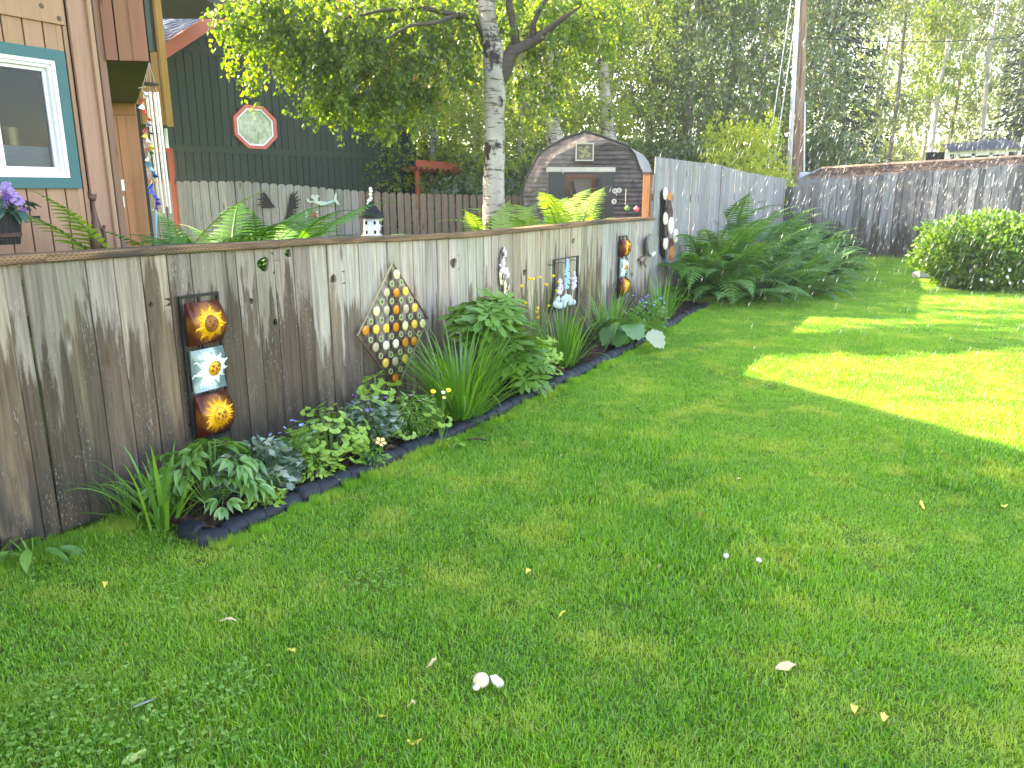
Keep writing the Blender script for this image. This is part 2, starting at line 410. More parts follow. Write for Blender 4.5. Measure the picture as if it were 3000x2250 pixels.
M_POST = mat_board('brown_post_wood', .1, 0, .6)
# brown post where the low fence meets the tall one
a, zb = fpt(1893, 640); part('post', cbox(-.05, .05, 0, .1, 0, fpt(1893, 510)[1], .006), M_POST, low, loc=(S_END-.06, .028, 0), color=(.22, .105, .055, .05))
part('post_cap', cbox(-.055, .055, -.005, .105, 0, .03, .006), M_BOARD, low, loc=(S_END-.06, .028, fpt(1893, 510)[1]+.001), color=(.14, .12, .10, .1))

# ------------------------------------------------------------------ tall fence beyond it
tall = thing('board_fence', 'tall silver grey board fence running on behind the large ferns', 'fence', F0, FANG)
tp = [fpt(*p) for p in [(1912, 457), (2000, 470), (2100, 481), (2185, 504), (2245, 515), (2300, 522)]]
S_COR = fpt(2300, 560)[0]
s = S_END+.004
while s < S_COR:
    w = random.uniform(.125, .15); z = float(np.interp(s, [q[0] for q in tp], [q[1] for q in tp]))+random.uniform(-.004, .004)
    part('board', cbox(0, w-.006, 0, .019, 0, z-.02, .003), M_TALL, tall, loc=(s, random.uniform(0, .012), .02), rot=(random.uniform(-.004,.004), 0, random.uniform(-.02,.02)), color=(*jit((.26, .262, .272), .16, .02), random.uniform(.02, .14)))
    s += w
S_COR = s
for z in (.4, 1.5): part('rail', box(S_END, S_COR-.05, .04, .08, z-.045, z+.045), M_RAIL, tall)

# ------------------------------------------------------------------ wet back fence on the right
C0 = fw(S_COR-.02, -.004); BD = Vector((FD.y, -FD.x, 0)); BANG = math.atan2(BD.y, BD.x)
back = thing('board_fence', 'wet dark grey board fence across the back, right of the ferns', 'fence', C0, BANG)
def bpt(px, py):
    r = ray(px, py); n = FD; o = Vector((0,0,EYE))-C0; t = -o.dot(n)/r.dot(n); p = o+r*t
    return p.dot(BD), p.z
bt = [bpt(*p) for p in [(2250, 553), (2304, 549), (2352, 539), (2480, 523), (2640, 505), (2821, 496), (3000, 483), (3300, 468)]]
s = .01; e = bpt(3350, 480)[0]
while s < e:
    w = random.uniform(.12, .155); z = float(np.interp(s, [q[0] for q in bt], [q[1] for q in bt]))+random.uniform(-.012, .012)
    dk = random.choice([.6, .8, 1, 1, 1.25])
    part('board', cbox(0, w-.012, 0, .019, 0, z-.02, .003), M_BACK, back, loc=(s, random.uniform(0, .02), .02), rot=(random.uniform(-.006,.006), random.uniform(-.004,.004), random.uniform(-.03,.03)), color=(*jit((.185*dk, .19*dk, .20*dk), .12, .02), random.uniform(.2, .5)))
    s += w
part('post', cbox(-.1, .02, .0, .1, 0, bt[0][1]-.02, .006), M_BACK, back, loc=(-.005, .022, 0), color=(.12, .12, .13, .3))
for z in (.4, 1.5): part('rail', box(0, e, .045, .085, z-.045, z+.045), M_RAIL, back)

# ------------------------------------------------------------------ picket fence in the garden behind
PA = at(400, 530, 13.0); PB = at(1560, 575, 15.2); PA.z = PB.z = 0
PDV = (PB-PA).normalized(); PANG = math.atan2(PDV.y, PDV.x); PLEN = (PB-PA).length
pick = thing('picket_fence', 'dog-eared grey picket fence across the garden in front of the dark green house', 'fence', PA, PANG)
def ppt(px, py):
    n = Vector((-PDV.y, PDV.x, 0)); r = ray(px, py); o = Vector((0,0,EYE))-PA; t = -o.dot(n)/r.dot(n); p = o+r*t
    return p.dot(PDV), p.z
pt = [ppt(*p) for p in [(380, 528), (490, 531), (700, 530), (800, 537), (900, 545), (1000, 555), (1045, 559), (1200, 566), (1430, 570), (1560, 572)]]
s = 0.0; w = .138
while s < PLEN:
    z = float(np.interp(s+w/2, [q[0] for q in pt], [q[1] for q in pt]))+random.uniform(-.006, .006)
    right = s > ppt(1035, 560)[0]; gap = .026 if right else .010; ww = w-gap; c = .03
    prof = [(0,0),(ww,0),(ww,z-c),(ww-c,z),(c,z),(0,z-c)]
    col = jit((.22, .165, .13), .15) if right else jit((.29, .275, .262), .16, .02)
    part('picket', extr(prof, 0, .019), M_PICKET, pick, loc=(s, random.uniform(0, .006), 0), rot=(0, random.uniform(-.006,.006), 0), color=(*col, random.uniform(.0, .22)))
    s += w
for z in (.4, 1.1): part('rail', box(0, PLEN, .03, .07, z-.045, z+.045), M_RAIL, pick)

# ------------------------------------------------------------------ brown house on the left
HO = 2.3
HB = fw(0, HO); house = thing('brown_house', 'tan brown plank-sided house with a teal trimmed window, left of the fence', 'house', HB, FANG)
BRN = lin(172, 134, 111)
def hpt(px, py, off=0.0):
    s_, z_ = fpt(px, py, HO+off); return s_, z_
s_cor = hpt(252, 480)[0]
wx0 = hpt(-330, 340)[0]; wx1 = hpt(213, 400)[0]; wz0 = hpt(213, 552)[1]; wz1 = hpt(174, 150)[1]
ox0, ox1, oz0, oz1 = wx0+.02, wx1-.02, wz0+.02, wz1-.02
part('wall', comb(box(-9, -.4, .13, .2, 0, 4.6), box(-6, ox0, .02, .12, 0, 3.6), box(ox1, s_cor+.05, .02, .12, 0, 3.6), box(ox0, ox1, .02, .12, 0, oz0), box(ox0, ox1, .02, .12, oz1, 3.6)), M_DARKV, house)
gx = hpt(30, 640)[0]; pw = hpt(90, 640)[0]-gx
band_z = hpt(214, 80)[1]
k = -14
while gx+k*pw < s_cor-.02:
    a = gx+k*pw+.005; b = min(gx+(k+1)*pw-.005, s_cor-.01)
    segs = [(0, 3.6)]
    lo, hi = max(a, ox0), min(b, ox1)
    if hi-lo > .02:
        segs = [(0, oz0), (oz1, 3.6)]
        if a < ox0-.01: segs = [(0, 3.6)]; b = ox0
        if b > ox1+.01 and a > ox0: part('plank', cbox(0, b-ox1, 0, .016, 0, 3.6, .003), M_SID, house, loc=(ox1, 0, 0), color=(*jit(BRN, .04), 1)); b = ox1
    for z0, z1 in segs: part('plank', cbox(0, b-a, 0, .016, 0, z1-z0, .003), M_SID, house, loc=(a, 0, z0), color=(*jit(BRN, .04), 1))
    k += 1
part('trim_band', cbox(-3, s_cor-.03, -.022, -.001, band_z, band_z+.34, .003), M_SID, house, color=(*BRN[:3], 1))
for (hx, hy) in ((116, 18), (168, 55)):
    a, z = hpt(hx, hy); part('plug', mv(dome(0, 0, .018, .018, .008, 0, 12, 2), a, -.023, z), M_RAIL, house)
part('corner_board', cbox(0, .17, -.03, -.002, 0, 3.6, .004), M_SID, house, loc=(s_cor-.005, 0, 0), color=(*jit(BRN, .02), 1))
part('corner_board', cbox(0, .035, -.06, -.031, 0, 3.6, .004), M_SID, house, loc=(s_cor+.165-.035, 0, 0), color=(*jit(BRN, .02), 1))
part('corner_board', cbox(0, .06, 0, .12, 0, 3.6, .004), M_SID, house, loc=(s_cor+.20, -.02, 0), color=(.27, .155, .11, 1))
# window
win = part('window', comb(box(wx0, wx1, -.035, -.002, wz0, wz0+.075), box(wx0, wx1, -.035, -.002, wz1-.075, wz1), box(wx0, wx0+.075, -.035, -.002, wz0+.075, wz1-.075), box(wx1-.075, wx1, -.035, -.002, wz0+.075, wz1-.075)), M_TRIM, house)
ix0, ix1, iz0, iz1 = wx0+.077, wx1-.077, wz0+.077, wz1-.077
def rim(x0, x1, z0, z1, w_, y0, y1): return comb(box(x0, x1, y0, y1, z0, z0+w_), box(x0, x1, y0, y1, z1-w_, z1), box(x0, x0+w_, y0, y1, z0+w_, z1-w_), box(x1-w_, x1, y0, y1, z0+w_, z1-w_))
part('frame', comb(rim(ix0, ix1, iz0, iz1, .026, -.03, .06), rim(ix0+.027, ix1-.027, iz0+.027, iz1-.027, .022, -.012, .06)), M_WHITE, win)
mx = hpt(5, 400)[0]
part('sash', comb(rim(ix0+.05, mx, iz0+.05, iz1-.05, .034, .0, .05), rim(mx-.02, ix1-.05, iz0+.05, iz1-.05, .024, .02, .058)), M_WHITE, win)
part('pane', box(mx+.003, ix1-.073, .035, .04, iz0+.073, iz1-.073), M_GLASS, win)
part('pane', box(ix0+.083, mx-.033, .022, .027, iz0+.083, iz1-.083), M_GLASS, win)
part('room', comb(box(ix0-.3, ix1+.3, 2.0, 2.05, iz0-.6, iz1+.4), box(ix0-.35, ix0-.3, .13, 2.0, iz0-.6, iz1+.4), box(ix1+.3, ix1+.35, .13, 2.0, iz0-.6, iz1+.4), box(ix0-.3, ix1+.3, .13, 2.0, iz1+.4, iz1+.45), box(ix0-.3, ix1+.3, .13, 2.0, iz0-.65, iz0-.6)), mat_plain('dim_room', (.022, .024, .028, 1), .9, .2), house)
M_SHADE = mat_plain('pleated_shade', (.48, .60, .66, 1), .8, .05)
zs = hpt(60, 425)[1]; n = 22; V = []; F = []
for k in range(n+1): V += [(ix0+.08, .075+(.012 if k % 2 else 0), iz0+.06+(zs-iz0-.06)*k/n), (ix1-.07, .075+(.012 if k % 2 else 0), iz0+.06+(zs-iz0-.06)*k/n)]
F = [(2*k, 2*k+1, 2*k+3, 2*k+2) for k in range(n)]; part('blind', (V, F), M_SHADE, win)
a, z = hpt(55, 420, .12)
cup = part('tin', mv(lathe([(.0, 0), (.045, 0), (.05, .13), (.046, .13), (.04, .01)], 16), a, .2, zs+.0), mat_plain('brass', (.50, .36, .16, 1), .3, .2, 8, .1, .8), win)
# raised box of the upper floor, its soffit and the recess below it
LA = at(285, 176, 6.28); RA = at(438, 180, 6.36); zA = (LA.z+RA.z)/2
d27 = Vector((math.sin(math.radians(-27)), math.cos(math.radians(-27)), 0))
L_ = 3.35; LB = LA+d27*L_; RB = RA+d27*L_
def wall_frame(p, q):
    d = Vector((q.x-p.x, q.y-p.y, 0)); L = d.length; return Vector((p.x, p.y, 0)), math.atan2(d.y, d.x), L
inv = Matrix.Translation(HB) @ Matrix.Rotation(FANG, 4, 'Z'); inv = inv.inverted()
def sub(p, ang): return inv @ (Matrix.Translation(p) @ Matrix.Rotation(ang, 4, 'Z'))
p, a, L = wall_frame(LA, RA)
UPB = lin(150, 108, 88)
core = [LA-Vector((.3, -.02, 0)), RA+Vector((0, .02, 0)), RB, LB-Vector((.3, 0, 0))]
V = [(c.x, c.y, z) for z in (zA, 3.6) for c in core]
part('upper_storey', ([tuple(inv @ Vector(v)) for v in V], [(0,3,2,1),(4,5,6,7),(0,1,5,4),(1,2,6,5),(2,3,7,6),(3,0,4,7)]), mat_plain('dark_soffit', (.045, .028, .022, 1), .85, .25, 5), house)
for k, (u0, u1) in enumerate(((-.3, .06), (.065, .155), (.16, .285), (.29, L-.0))):
    part('plank', cbox(u0, u1-.006, -.016, 0, 0, 3.6-zA, .003), M_SID, house, mtx=sub(p+Vector((0,0,zA)), a), color=(*jit(UPB, .05), 1))
part('trim_band', cbox(L-.105, L, -.032, -.017, 0, 3.6-zA, .003), M_SID, house, mtx=sub(p+Vector((0,0,zA)), a), color=(*jit(UPB, .03), 1))
p, a, L = wall_frame(LB-Vector((.6, 0, 0)), RB)
for k in range(7):
    u0 = L-.8+k*.115; part('plank', cbox(u0, u0+.108, -.016, 0, 0, zA-.13, .003), M_SID, house, mtx=sub(p, a), color=(*jit(lin(165, 118, 92), .05), 1))
part('trim_band', cbox(L-.9, L, -.03, -.002, zA-.125, zA-.001, .003), M_SID, house, mtx=sub(p, a), color=(*lin(160, 115, 90)[:3], 1))
part('corner_board', cbox(L-.12, L, -.032, -.017, 0, zA-.13, .003), M_SID, house, mtx=sub(p, a), color=(*lin(160, 115, 90)[:3], 1))
part('wall', box(L-1.4, L-.002, .002, .1, 0, zA-.002), M_DARKV, house, mtx=sub(p, a))
# ochre bay further back
YL = at(395, 362, 11.0); YR = at(504, 362, 11.3); zY = YL.z; p, a, L = wall_frame(YL, YR)
OCH = lin(150, 112, 62)
bay = part('bay', box(0, L, .002, 1.3, 0, 4.2-zY), mat_plain('bay_soffit', (.05, .034, .02, 1), .85, .2), house, mtx=sub(p+Vector((0,0,zY)), a))
wl_, wr_ = at(420, 100, 11.1).x, at(472, 100, 11.2).x; wu = at(470, 152, 11.2).z
nb = 5
for k in range(nb):
    u0 = L*k/nb; u1 = L*(k+1)/nb; full = u0 > .78*L*.8
    part('plank', cbox(u0, u1-.008, -.016, 0, 0, (4.2-zY) if k == nb-1 else wu-zY, .003), M_SID, bay, color=(*jit(OCH, .06), 1))
part('corner_board', cbox(L-.075, L+.01, -.034, -.018, -.02, 4.2-zY, .003), M_SID, bay, color=(*lin(165, 125, 70)[:3], 1))
part('window', comb(box(.05, L-.15, -.045, -.002, wu-zY, wu-zY+.06), box(L-.21, L-.15, -.045, -.002, wu-zY+.06, 4.2-zY)), mat_plain('dark_green_trim', lin(48, 74, 60), .5), bay)
part('frame', comb(box(.05, L-.211, -.035, -.003, wu-zY+.06, wu-zY+.1), box(L-.25, L-.211, -.035, -.003, wu-zY+.1, 4.2-zY)), M_WHITE, bay)
part('pane', box(.05, L-.252, -.02, -.003, wu-zY+.102, 4.2-zY), M_REFLPAINT, bay)
# eave and roof of the house, above the picture
z_e = 3.9; D_ = z_e/math.tan(SUN_EL); u_ = Vector((math.sin(SUN_AZ), math.cos(SUN_AZ), 0))
e1 = gpt(2215, 1118)+u_*D_; e2 = gpt(3000, 1350)+u_*D_; ed = (e2-e1).normalized()
E1 = e1-ed*.1; E2 = e2+ed*6.5; inn = Vector((-1, -.1, 0)).normalized()
def roofslab(A, B, ddir, run, rise, z, th=.14):
    q = [A, B, B+ddir*run, A+ddir*run]; zz = [z, z, z+rise, z+rise]
    V = [(c.x, c.y, zz[i]) for i, c in enumerate(q)]+[(c.x, c.y, zz[i]+th) for i, c in enumerate(q)]
    return V, [(0,3,2,1),(4,5,6,7),(0,1,5,4),(1,2,6,5),(2,3,7,6),(3,0,4,7)]
M_ROOF = mat_plain('grey_shingle', (.06, .06, .065, 1), .9, .3, 14, .5)
vf = roofslab(E1, E2, inn, 6.5, 2.6, z_e); part('roof', ([tuple(inv @ Vector(v)) for v in vf[0]], vf[1]), M_ROOF, house)
vf = roofslab(Vector((-8.5, 10.9, 0)), Vector((-4.6, 10.9, 0)), Vector((0, 1, 0)), 4, .35, 4.2); part('roof', ([tuple(inv @ Vector(v)) for v in vf[0]], vf[1]), M_ROOF, house)

# ------------------------------------------------------------------ dark green house
GA = at(440, 440, 14.6); GB = at(1216, 470, 19.6); p, a, L = wall_frame(GA, GB)
green = thing('green_house', 'dark green plank-sided house with an octagon window and a salmon roof edge', 'house', p, a)
GRN = lin(53, 64, 53)
gi = (Matrix.Translation(p) @ Matrix.Rotation(a, 4, 'Z')).inverted()
def gp(px, py):
    n = Vector((-math.sin(a), math.cos(a), 0)); r = ray(px, py); o = Vector((0,0,EYE))-p; t = -o.dot(n)/r.dot(n); q = gi @ (Vector((0,0,EYE))+r*t)
    return q.x, q.z
r1 = gp(490, 140); r2 = gp(690, 12); slope = (r2[1]-r1[1])/(r2[0]-r1[0])
xap = L*.52; zap = r1[1]+slope*(xap-r1[0])
def gz(x): return r1[1]+slope*(min(x, 2*xap-x)-r1[0])
part('wall', ([(0,.03,0),(L,.03,0),(L,.03,gz(L)-.02),(xap,.03,zap-.02),(0,.03,gz(0)-.02),(0,3,0),(L,3,0),(L,3,gz(L)-.02),(xap,3,zap-.02),(0,3,gz(0)-.02)], [(0,1,2,3,4),(9,8,7,6,5),(0,5,6,1),(1,6,7,2),(2,7,8,3),(3,8,9,4),(4,9,5,0)]), M_DARKV, green)
zb1 = gp(600, 447)[1]; zb2 = gp(620, 163)[1]
step = (gp(640, 400)[0]-gp(617, 400)[0])*1.0; x = 0
oc_c = gp(746, 373); oc_r = (gp(746, 310)[1]-oc_c[1])
while x < L-.02:
    x1 = min(x+step-.012, L-.01)
    for (z0, z1) in ((0, zb1-.001), (zb1+.13, zb2-.001), (zb2+.13, None)):
        if z1 is None:
            za, zb = gz(x)-.03, gz(x1)-.03
            if min(za, zb) < z0+.05: continue
        else: za = zb = z1
        if zb1 < z0 < zb2 and z1 is not None and abs((x+x1)/2-oc_c[0]) < oc_r*1.0:
            h_ = oc_r*.8
            segs = ((z0, oc_c[1]-h_, oc_c[1]-h_), (oc_c[1]+h_, za, zb))
        else: segs = ((z0, za, zb),)
        for (q0, qa, qb) in segs:
            if min(qa, qb)-q0 < .03: continue
            V = [(x,0,q0),(x1,0,q0),(x1,0,qb),(x,0,qa),(x,.02,q0),(x1,.02,q0),(x1,.02,qb),(x,.02,qa)]
            me = mesh('plank', [(v[0]-x, v[1], v[2]-q0) for v in V], [(0,1,2,3),(7,6,5,4),(0,4,5,1),(1,5,6,2),(2,6,7,3),(3,7,4,0)], M_SID)
            ob('plank', me, green, loc=(x, 0, q0), color=(*jit(GRN, .08), 1))
    x += step
for zz in (zb1, zb2): part('trim_band', cbox(0, L, -.014, .016, zz, zz+.128, .004), M_SID, green, color=(*jit(GRN, .05), 1))
part('corner_board', cbox(L-.12, L+.02, -.02, .1, 0, gz(L)-.05, .004), M_SID, green, color=(*lin(42, 56, 45)[:3], 1))
M_SALMON = mat_plain('salmon_trim', lin(196, 104, 84), .55, .1, 4, .2)
for (xa, xb) in ((-.6, xap), (xap, L+.6)):
    za, zb = gz(xa), gz(xb); V = []
    for (xx, zz) in ((xa, za), (xb, zb)): V += [(xx,-.34,zz-.10),(xx,-.30,zz-.10),(xx,-.30,zz+.16),(xx,-.34,zz+.16)]
    part('barge_board', (V, [(0,3,2,1),(4,5,6,7),(0,1,5,4),(1,2,6,5),(2,3,7,6),(3,0,4,7)]), M_SALMON, green)
    V = []
    for (xx, zz) in ((xa, za), (xb, zb)): V += [(xx,-.299,zz),(xx,3.2,zz),(xx,3.2,zz+.14),(xx,-.299,zz+.14)]
    part('roof', (V, [(0,3,2,1),(4,5,6,7),(0,1,5,4),(1,2,6,5),(2,3,7,6),(3,0,4,7)]), M_ROOF, green)
def octo(r): return [(oc_c[0]+1.16*r*math.cos(PI/8+k*PI/4), oc_c[1]+r*math.sin(PI/8+k*PI/4)) for k in range(8)]
def octring(r0, r1, y0, y1):
    A = octo(r0); B = octo(r1); V = [(x,y0,z) for x,z in A]+[(x,y0,z) for x,z in B]+[(x,y1,z) for x,z in A]+[(x,y1,z) for x,z in B]; F = []
    for k in range(8):
        m = (k+1)%8; F += [(k,8+k,8+m,m),(8+k,24+k,24+m,8+m),(16+k,k,m,16+m)]
    return V, F
oct_w = part('window', octring(oc_r*.93, oc_r*1.09, -.05, .03), M_SALMON, green)
part('frame', octring(oc_r*.85, oc_r*.928, -.03, .03), M_WHITE, oct_w)
part('pane', extr(octo(oc_r*.849), .0, .015), M_REFLPAINT, oct_w)
# shingle courses on the slope that faces the brown house
M_LAP = mat_siding('slate_shingle', .85, .12, .4)
x = -.6; run = .16
while x < xap-.02:
    xb = min(x+run+.03, xap); V = []
    for (xx, dz) in ((x, .172), (xb, .150)): V += [(xx,-.297,gz(xx)+dz-.02),(xx,3.2,gz(xx)+dz-.02),(xx,3.2,gz(xx)+dz),(xx,-.297,gz(xx)+dz)]
    part('shingle_course', (V, [(0,3,2,1),(4,5,6,7),(0,1,5,4),(1,2,6,5),(2,3,7,6),(3,0,4,7)]), M_LAP, green, color=(*jit(lin(58, 70, 88), .12), 1)); x += run
# ------------------------------------------------------------------ red pergola right of the green house
pg0 = at(1212, 480, 18.2); perg = thing('pergola', 'small red pergola with slatted roof right of the dark green house', 'pergola', (pg0.x, pg0.y, 0), math.radians(20))
M_RED = mat_plain('red_stain', lin(168, 76, 50), .65, .15, 6, .2)
zt = at(1212, 485, 18.2).z
part('beam', box(-.1, 1.35, 0, .06, zt-.02, zt+.13), M_RED, perg, rot=(0, math.radians(4), 0))
part('beam', box(-.1, 1.35, 1.2, 1.26, zt-.12, zt), M_RED, perg, rot=(0, math.radians(4), 0))
for k in range(11): part('slat', box(-.07+k*.125, -.02+k*.125, -.15, 1.4, zt-.07-k*.0085, zt-.03-k*.0085), M_RED, perg)
for xx in (.05, 1.0): part('post', box(xx, xx+.09, .07, .16, 0, zt-.1-xx*.07), M_RED, perg)
# porch rail between the houses
pr = at(488, 460, 12.3); rail = thing('porch_railing', 'red wooden porch railing beside the hanging wind chimes', 'railing', (pr.x, pr.y, 0), 0)
z0, z1 = at(490, 537, 12.3).z, at(490, 434, 12.3).z
part('top_rail', box(-.32, .08, 0, .06, z1-.05, z1), M_RED, rail); part('bottom_rail', box(-.32, .08, 0, .06, z0, z0+.05), M_RED, rail)
for k in range(1): part('post', box(.02-.38*k, .08-.38*k, -.01, .07, 0, z1-.051), M_RED, rail)
part('baluster', box(.0, .035, .01, .045, z1+.001, z1+.29), M_WHITE, rail)
# ------------------------------------------------------------------ leaves, trees
def leaf_cloud(P, D, size, rs, droop=.5, shape=.62, jitter=.5):
    """one bent four-cornered leaf blade per point P, hanging roughly along D; returns V, Q, rnd"""
    n = len(P); D = D/np.maximum(np.linalg.norm(D, axis=1, keepdims=True), 1e-6)
    D = D+rs.normal(0, jitter, (n, 3)); D[:, 2] -= droop; D /= np.maximum(np.linalg.norm(D, axis=1, keepdims=True), 1e-6)
    R = rs.normal(0, 1, (n, 3)); X = np.cross(D, R); X /= np.maximum(np.linalg.norm(X, axis=1, keepdims=True), 1e-6)
    N = np.cross(X, D)
    L = (size*rs.uniform(.6, 1.25, n))[:, None]; w = L*shape*.5
    a = P; b = P+D*L*.42+X*w; c = P+D*L-N*L*.12; d = P+D*L*.42-X*w
    V = np.stack([a, b, c, d], 1).reshape(-1, 3); Q = np.arange(n*4).reshape(-1, 4)
    return V, Q, np.repeat(rs.uniform(0, 1, n), 4)
M_BIRCHLEAF = mat_leaf('birch_leaf', [(.030, .075, .009, 1), (.085, .185, .016, 1), (.24, .34, .028, 1)], .65, .5, gloss=.35)
M_YELLOWLEAF = mat_leaf('sunny_leaf', [(.09, .17, .014, 1), (.18, .28, .022, 1), (.30, .37, .035, 1)], .62, .5, gloss=.3)
M_SUNPAINTLEAF = mat_leaf('sun_painted_leaf', [(.22, .30, .02, 1), (.34, .42, .03, 1), (.46, .52, .05, 1)], .5, .5, gloss=.3)  # sunlight put into the leaf colour of saplings that stand in shade
M_DARKLEAF = mat_leaf('cool_leaf', [(.035, .080, .034, 1), (.08, .15, .052, 1), (.16, .235, .08, 1)], .52, .4, gloss=.6)
M_FARLEAF = mat_leaf('far_leaf', [(.08, .13, .06, 1), (.17, .235, .09, 1), (.31, .37, .13, 1)], .6, .45, gloss=.6)
M_SPRUCE = mat_leaf('needle', [(.008, .022, .014, 1), (.02, .045, .026, 1), (.04, .07, .04, 1)], .15, .6, gloss=.2)
def mat_birch():
    t = NT('birch_bark'); o = t.obj(); v = t.shift(o)
    n1 = t.noise(t.map(v, (3, 3, 1.2)), 1.0, 4); c = t.mix(t.rng(n1, .3, .7), (.20, .18, .155, 1), (.46, .43, .39, 1))
    n2 = t.noise(t.map(v, (5, 5, 34)), 1.0, 3, .6); c = t.mix(t.rng(n2, .55, .61, 0, .9), c, (.06, .05, .045, 1))
    n3 = t.noise(t.map(v, (4, 4, 3.2), (5, 5, 5)), 1.0, 5, .7); c = t.mix(t.rng(n3, .535, .60), c, (.028, .024, .022, 1))
    n4 = t.noise(t.map(v, (22, 22, 6)), 1.0, 3); c = t.mix(t.rng(n4, .6, .7, 0, .6), c, (.22, .17, .12, 1))
    r = t.n('Attribute', {'attribute_name': 'rnd'}).outputs['Fac']
    c = t.mix(t.rng(r, .3, .75), c, (.045, .036, .03, 1))
    return t.done(t.pbr(c, .8, t.bump(t.math('ADD', n2, n3), .6, .01), spec=.2))
M_BIRCH = mat_birch()
M_TWIG = mat_plain('brown_bark', (.06, .042, .032, 1), .9, .3, 10, .5)
M_GREYTRUNK = mat_plain('grey_trunk', (.15, .13, .11, 1), .9, .35, 3, .4)
M_PALETRUNK = mat_plain('pale_trunk', (.34, .32, .29, 1), .9, .4, 4, .4)

def curve3(a, b, sag, n=6, wob=.06, rs=random):
    a = Vector(a); b = Vector(b); out = []
    L = (b-a).length
    for i in range(n+1):
        t = i/n; p = a.lerp(b, t); p.z += sag*4*t*(1-t)*L
        if 0 < i < n: p += Vector((rs.uniform(-1,1), rs.uniform(-1,1), rs.uniform(-1,1)))*wob*L*.4
        out.append(p)
    return out
def strands(center, r, n, length, rs, per, lsize):
    """hanging leafy twigs inside an ellipsoid; returns leaf points, directions and twig polylines"""
    P = []; D = []; tw = []
    for k in range(n):
        while True:
            q = rs.uniform(-1, 1, 3)
            if q @ q < 1: break
        p = np.array(center)+q*np.array(r); out = q*np.array([1, 1, .2]); out = out/(np.linalg.norm(out)+.2)
        d = np.array([out[0]*.7, out[1]*.7, .15])+rs.normal(0, .25, 3); L = length*rs.uniform(.6, 1.3); pts = []
        m = 7
        for i in range(m):
            pts.append(p.copy()); d = d/np.linalg.norm(d); p = p+d*L/m; d = d+np.array([0, 0, -.42])
        tw.append(pts); T = np.array(pts)
        u = rs.uniform(0, m-1.001, per); i = u.astype(int); f = (u-i)[:, None]
        P.append(T[i]*(1-f)+T[i+1]*f+rs.normal(0, lsize*.45, (per, 3))); D.append(T[i+1]-T[i]+rs.normal(0, L/m*.6, (per, 3)))
    return np.concatenate(P), np.concatenate(D), tw
def twigs_mesh(tws, r=.004):
    V = []; F = []
    for t in tws:
        b = len(V); t = t[::2]+[t[-1]] if len(t) % 2 == 0 else t[::2]
        for i, p in enumerate(t):
            q = r*(1-.7*i/len(t))
            V += [(p[0]-q, p[1], p[2]), (p[0]+q*.5, p[1]+q*.87, p[2]), (p[0]+q*.5, p[1]-q*.87, p[2])]
        for i in range(len(t)-1):
            for k in range(3): F.append((b+i*3+k, b+i*3+(k+1) % 3, b+i*3+3+(k+1) % 3, b+i*3+3+k))
    return V, F

# ---- the birch in the garden behind the low fence
BY = 9.4; bb = at(1449, 640, BY); rs = np.random.default_rng(3)
birch = thing('birch_tree', 'nearest white-barked birch with a forked trunk rising behind the low fence', 'tree', (bb.x, bb.y, 0))
def bl(px, py, Y=BY): q = at(px, py, Y); return q-Vector((bb.x, bb.y, 0))
tr = [bl(1446, 640), bl(1446, 560), bl(1448, 450), bl(1449, 330), bl(1450, 230), bl(1446, 150), bl(1428, 60), bl(1424, 0), Vector((-.15, 0, 4.6)), Vector((-.05, .1, 6.2)), Vector((0, .1, 8.6))]
tr[0].z = 0
rad = [.135, .128, .122, .118, .128, .115, .10, .097, .08, .05, .015]
# resample the trunk for a rough outline
TP = []; TR = []
for i in range(len(tr)-1):
    for k in range(6):
        f = k/6; TP.append(tr[i].lerp(tr[i+1], f)+Vector((random.uniform(-.004,.004), random.uniform(-.004,.004), 0))); TR.append((rad[i]*(1-f)+rad[i+1]*f)*random.uniform(.965, 1.04))
vf = tube(TP, TR, 18); part('trunk', vf, M_BIRCH, birch, True)
limbs = [
 ([bl(1450, 250), bl(1478, 205), bl(1500, 150), bl(1535, 135), bl(1580, 112), bl(1640, 60, 9.2), bl(1700, 20, 9.0)], [.10, .095, .08, .062, .05, .03, .012]),
 ([bl(1512, 142), bl(1508, 90), bl(1494, 30), bl(1488, -40), bl(1500, -300)], [.055, .046, .042, .038, .012]),
 ([bl(1560, 120), bl(1562, 70), bl(1580, 30), bl(1620, -30), bl(1640, -120)], [.04, .032, .026, .018, .008]),
 ([bl(1436, 130), bl(1402, 70), bl(1370, 50), bl(1320, 40, 9.2), bl(1240, 22, 9.3), bl(1120, 30, 9.2), bl(980, 60, 9.2)], [.06, .045, .04, .032, .026, .018, .008]),
 ([bl(1340, 44, 9.2), bl(1280, 66, 9.0), bl(1200, 75, 8.9), bl(1100, 130, 8.8)], [.026, .022, .016, .006]),
 ([bl(1425, 20), bl(1380, -30), bl(1340, -40), bl(1200, -60, 9.2), bl(900, -40, 9.2), bl(740, 10, 9.3)], [.05, .036, .03, .024, .014, .006]),
 ([bl(1480, 200), bl(1560, 92, 9.9), bl(1680, 80, 10.3), bl(1800, 40, 10.6)], [.03, .026, .02, .008]),
]
for P, R in limbs:
    me = mesh('limb', *tube(P, R, 9), M_BIRCH, True, rnd=None); me2 = me
    at_ = me.attributes.new('rnd', 'FLOAT', 'POINT'); at_.data.foreach_set('value', np.full(len(me.vertices), .72, dtype=np.float32))
    ob('limb', me, birch)
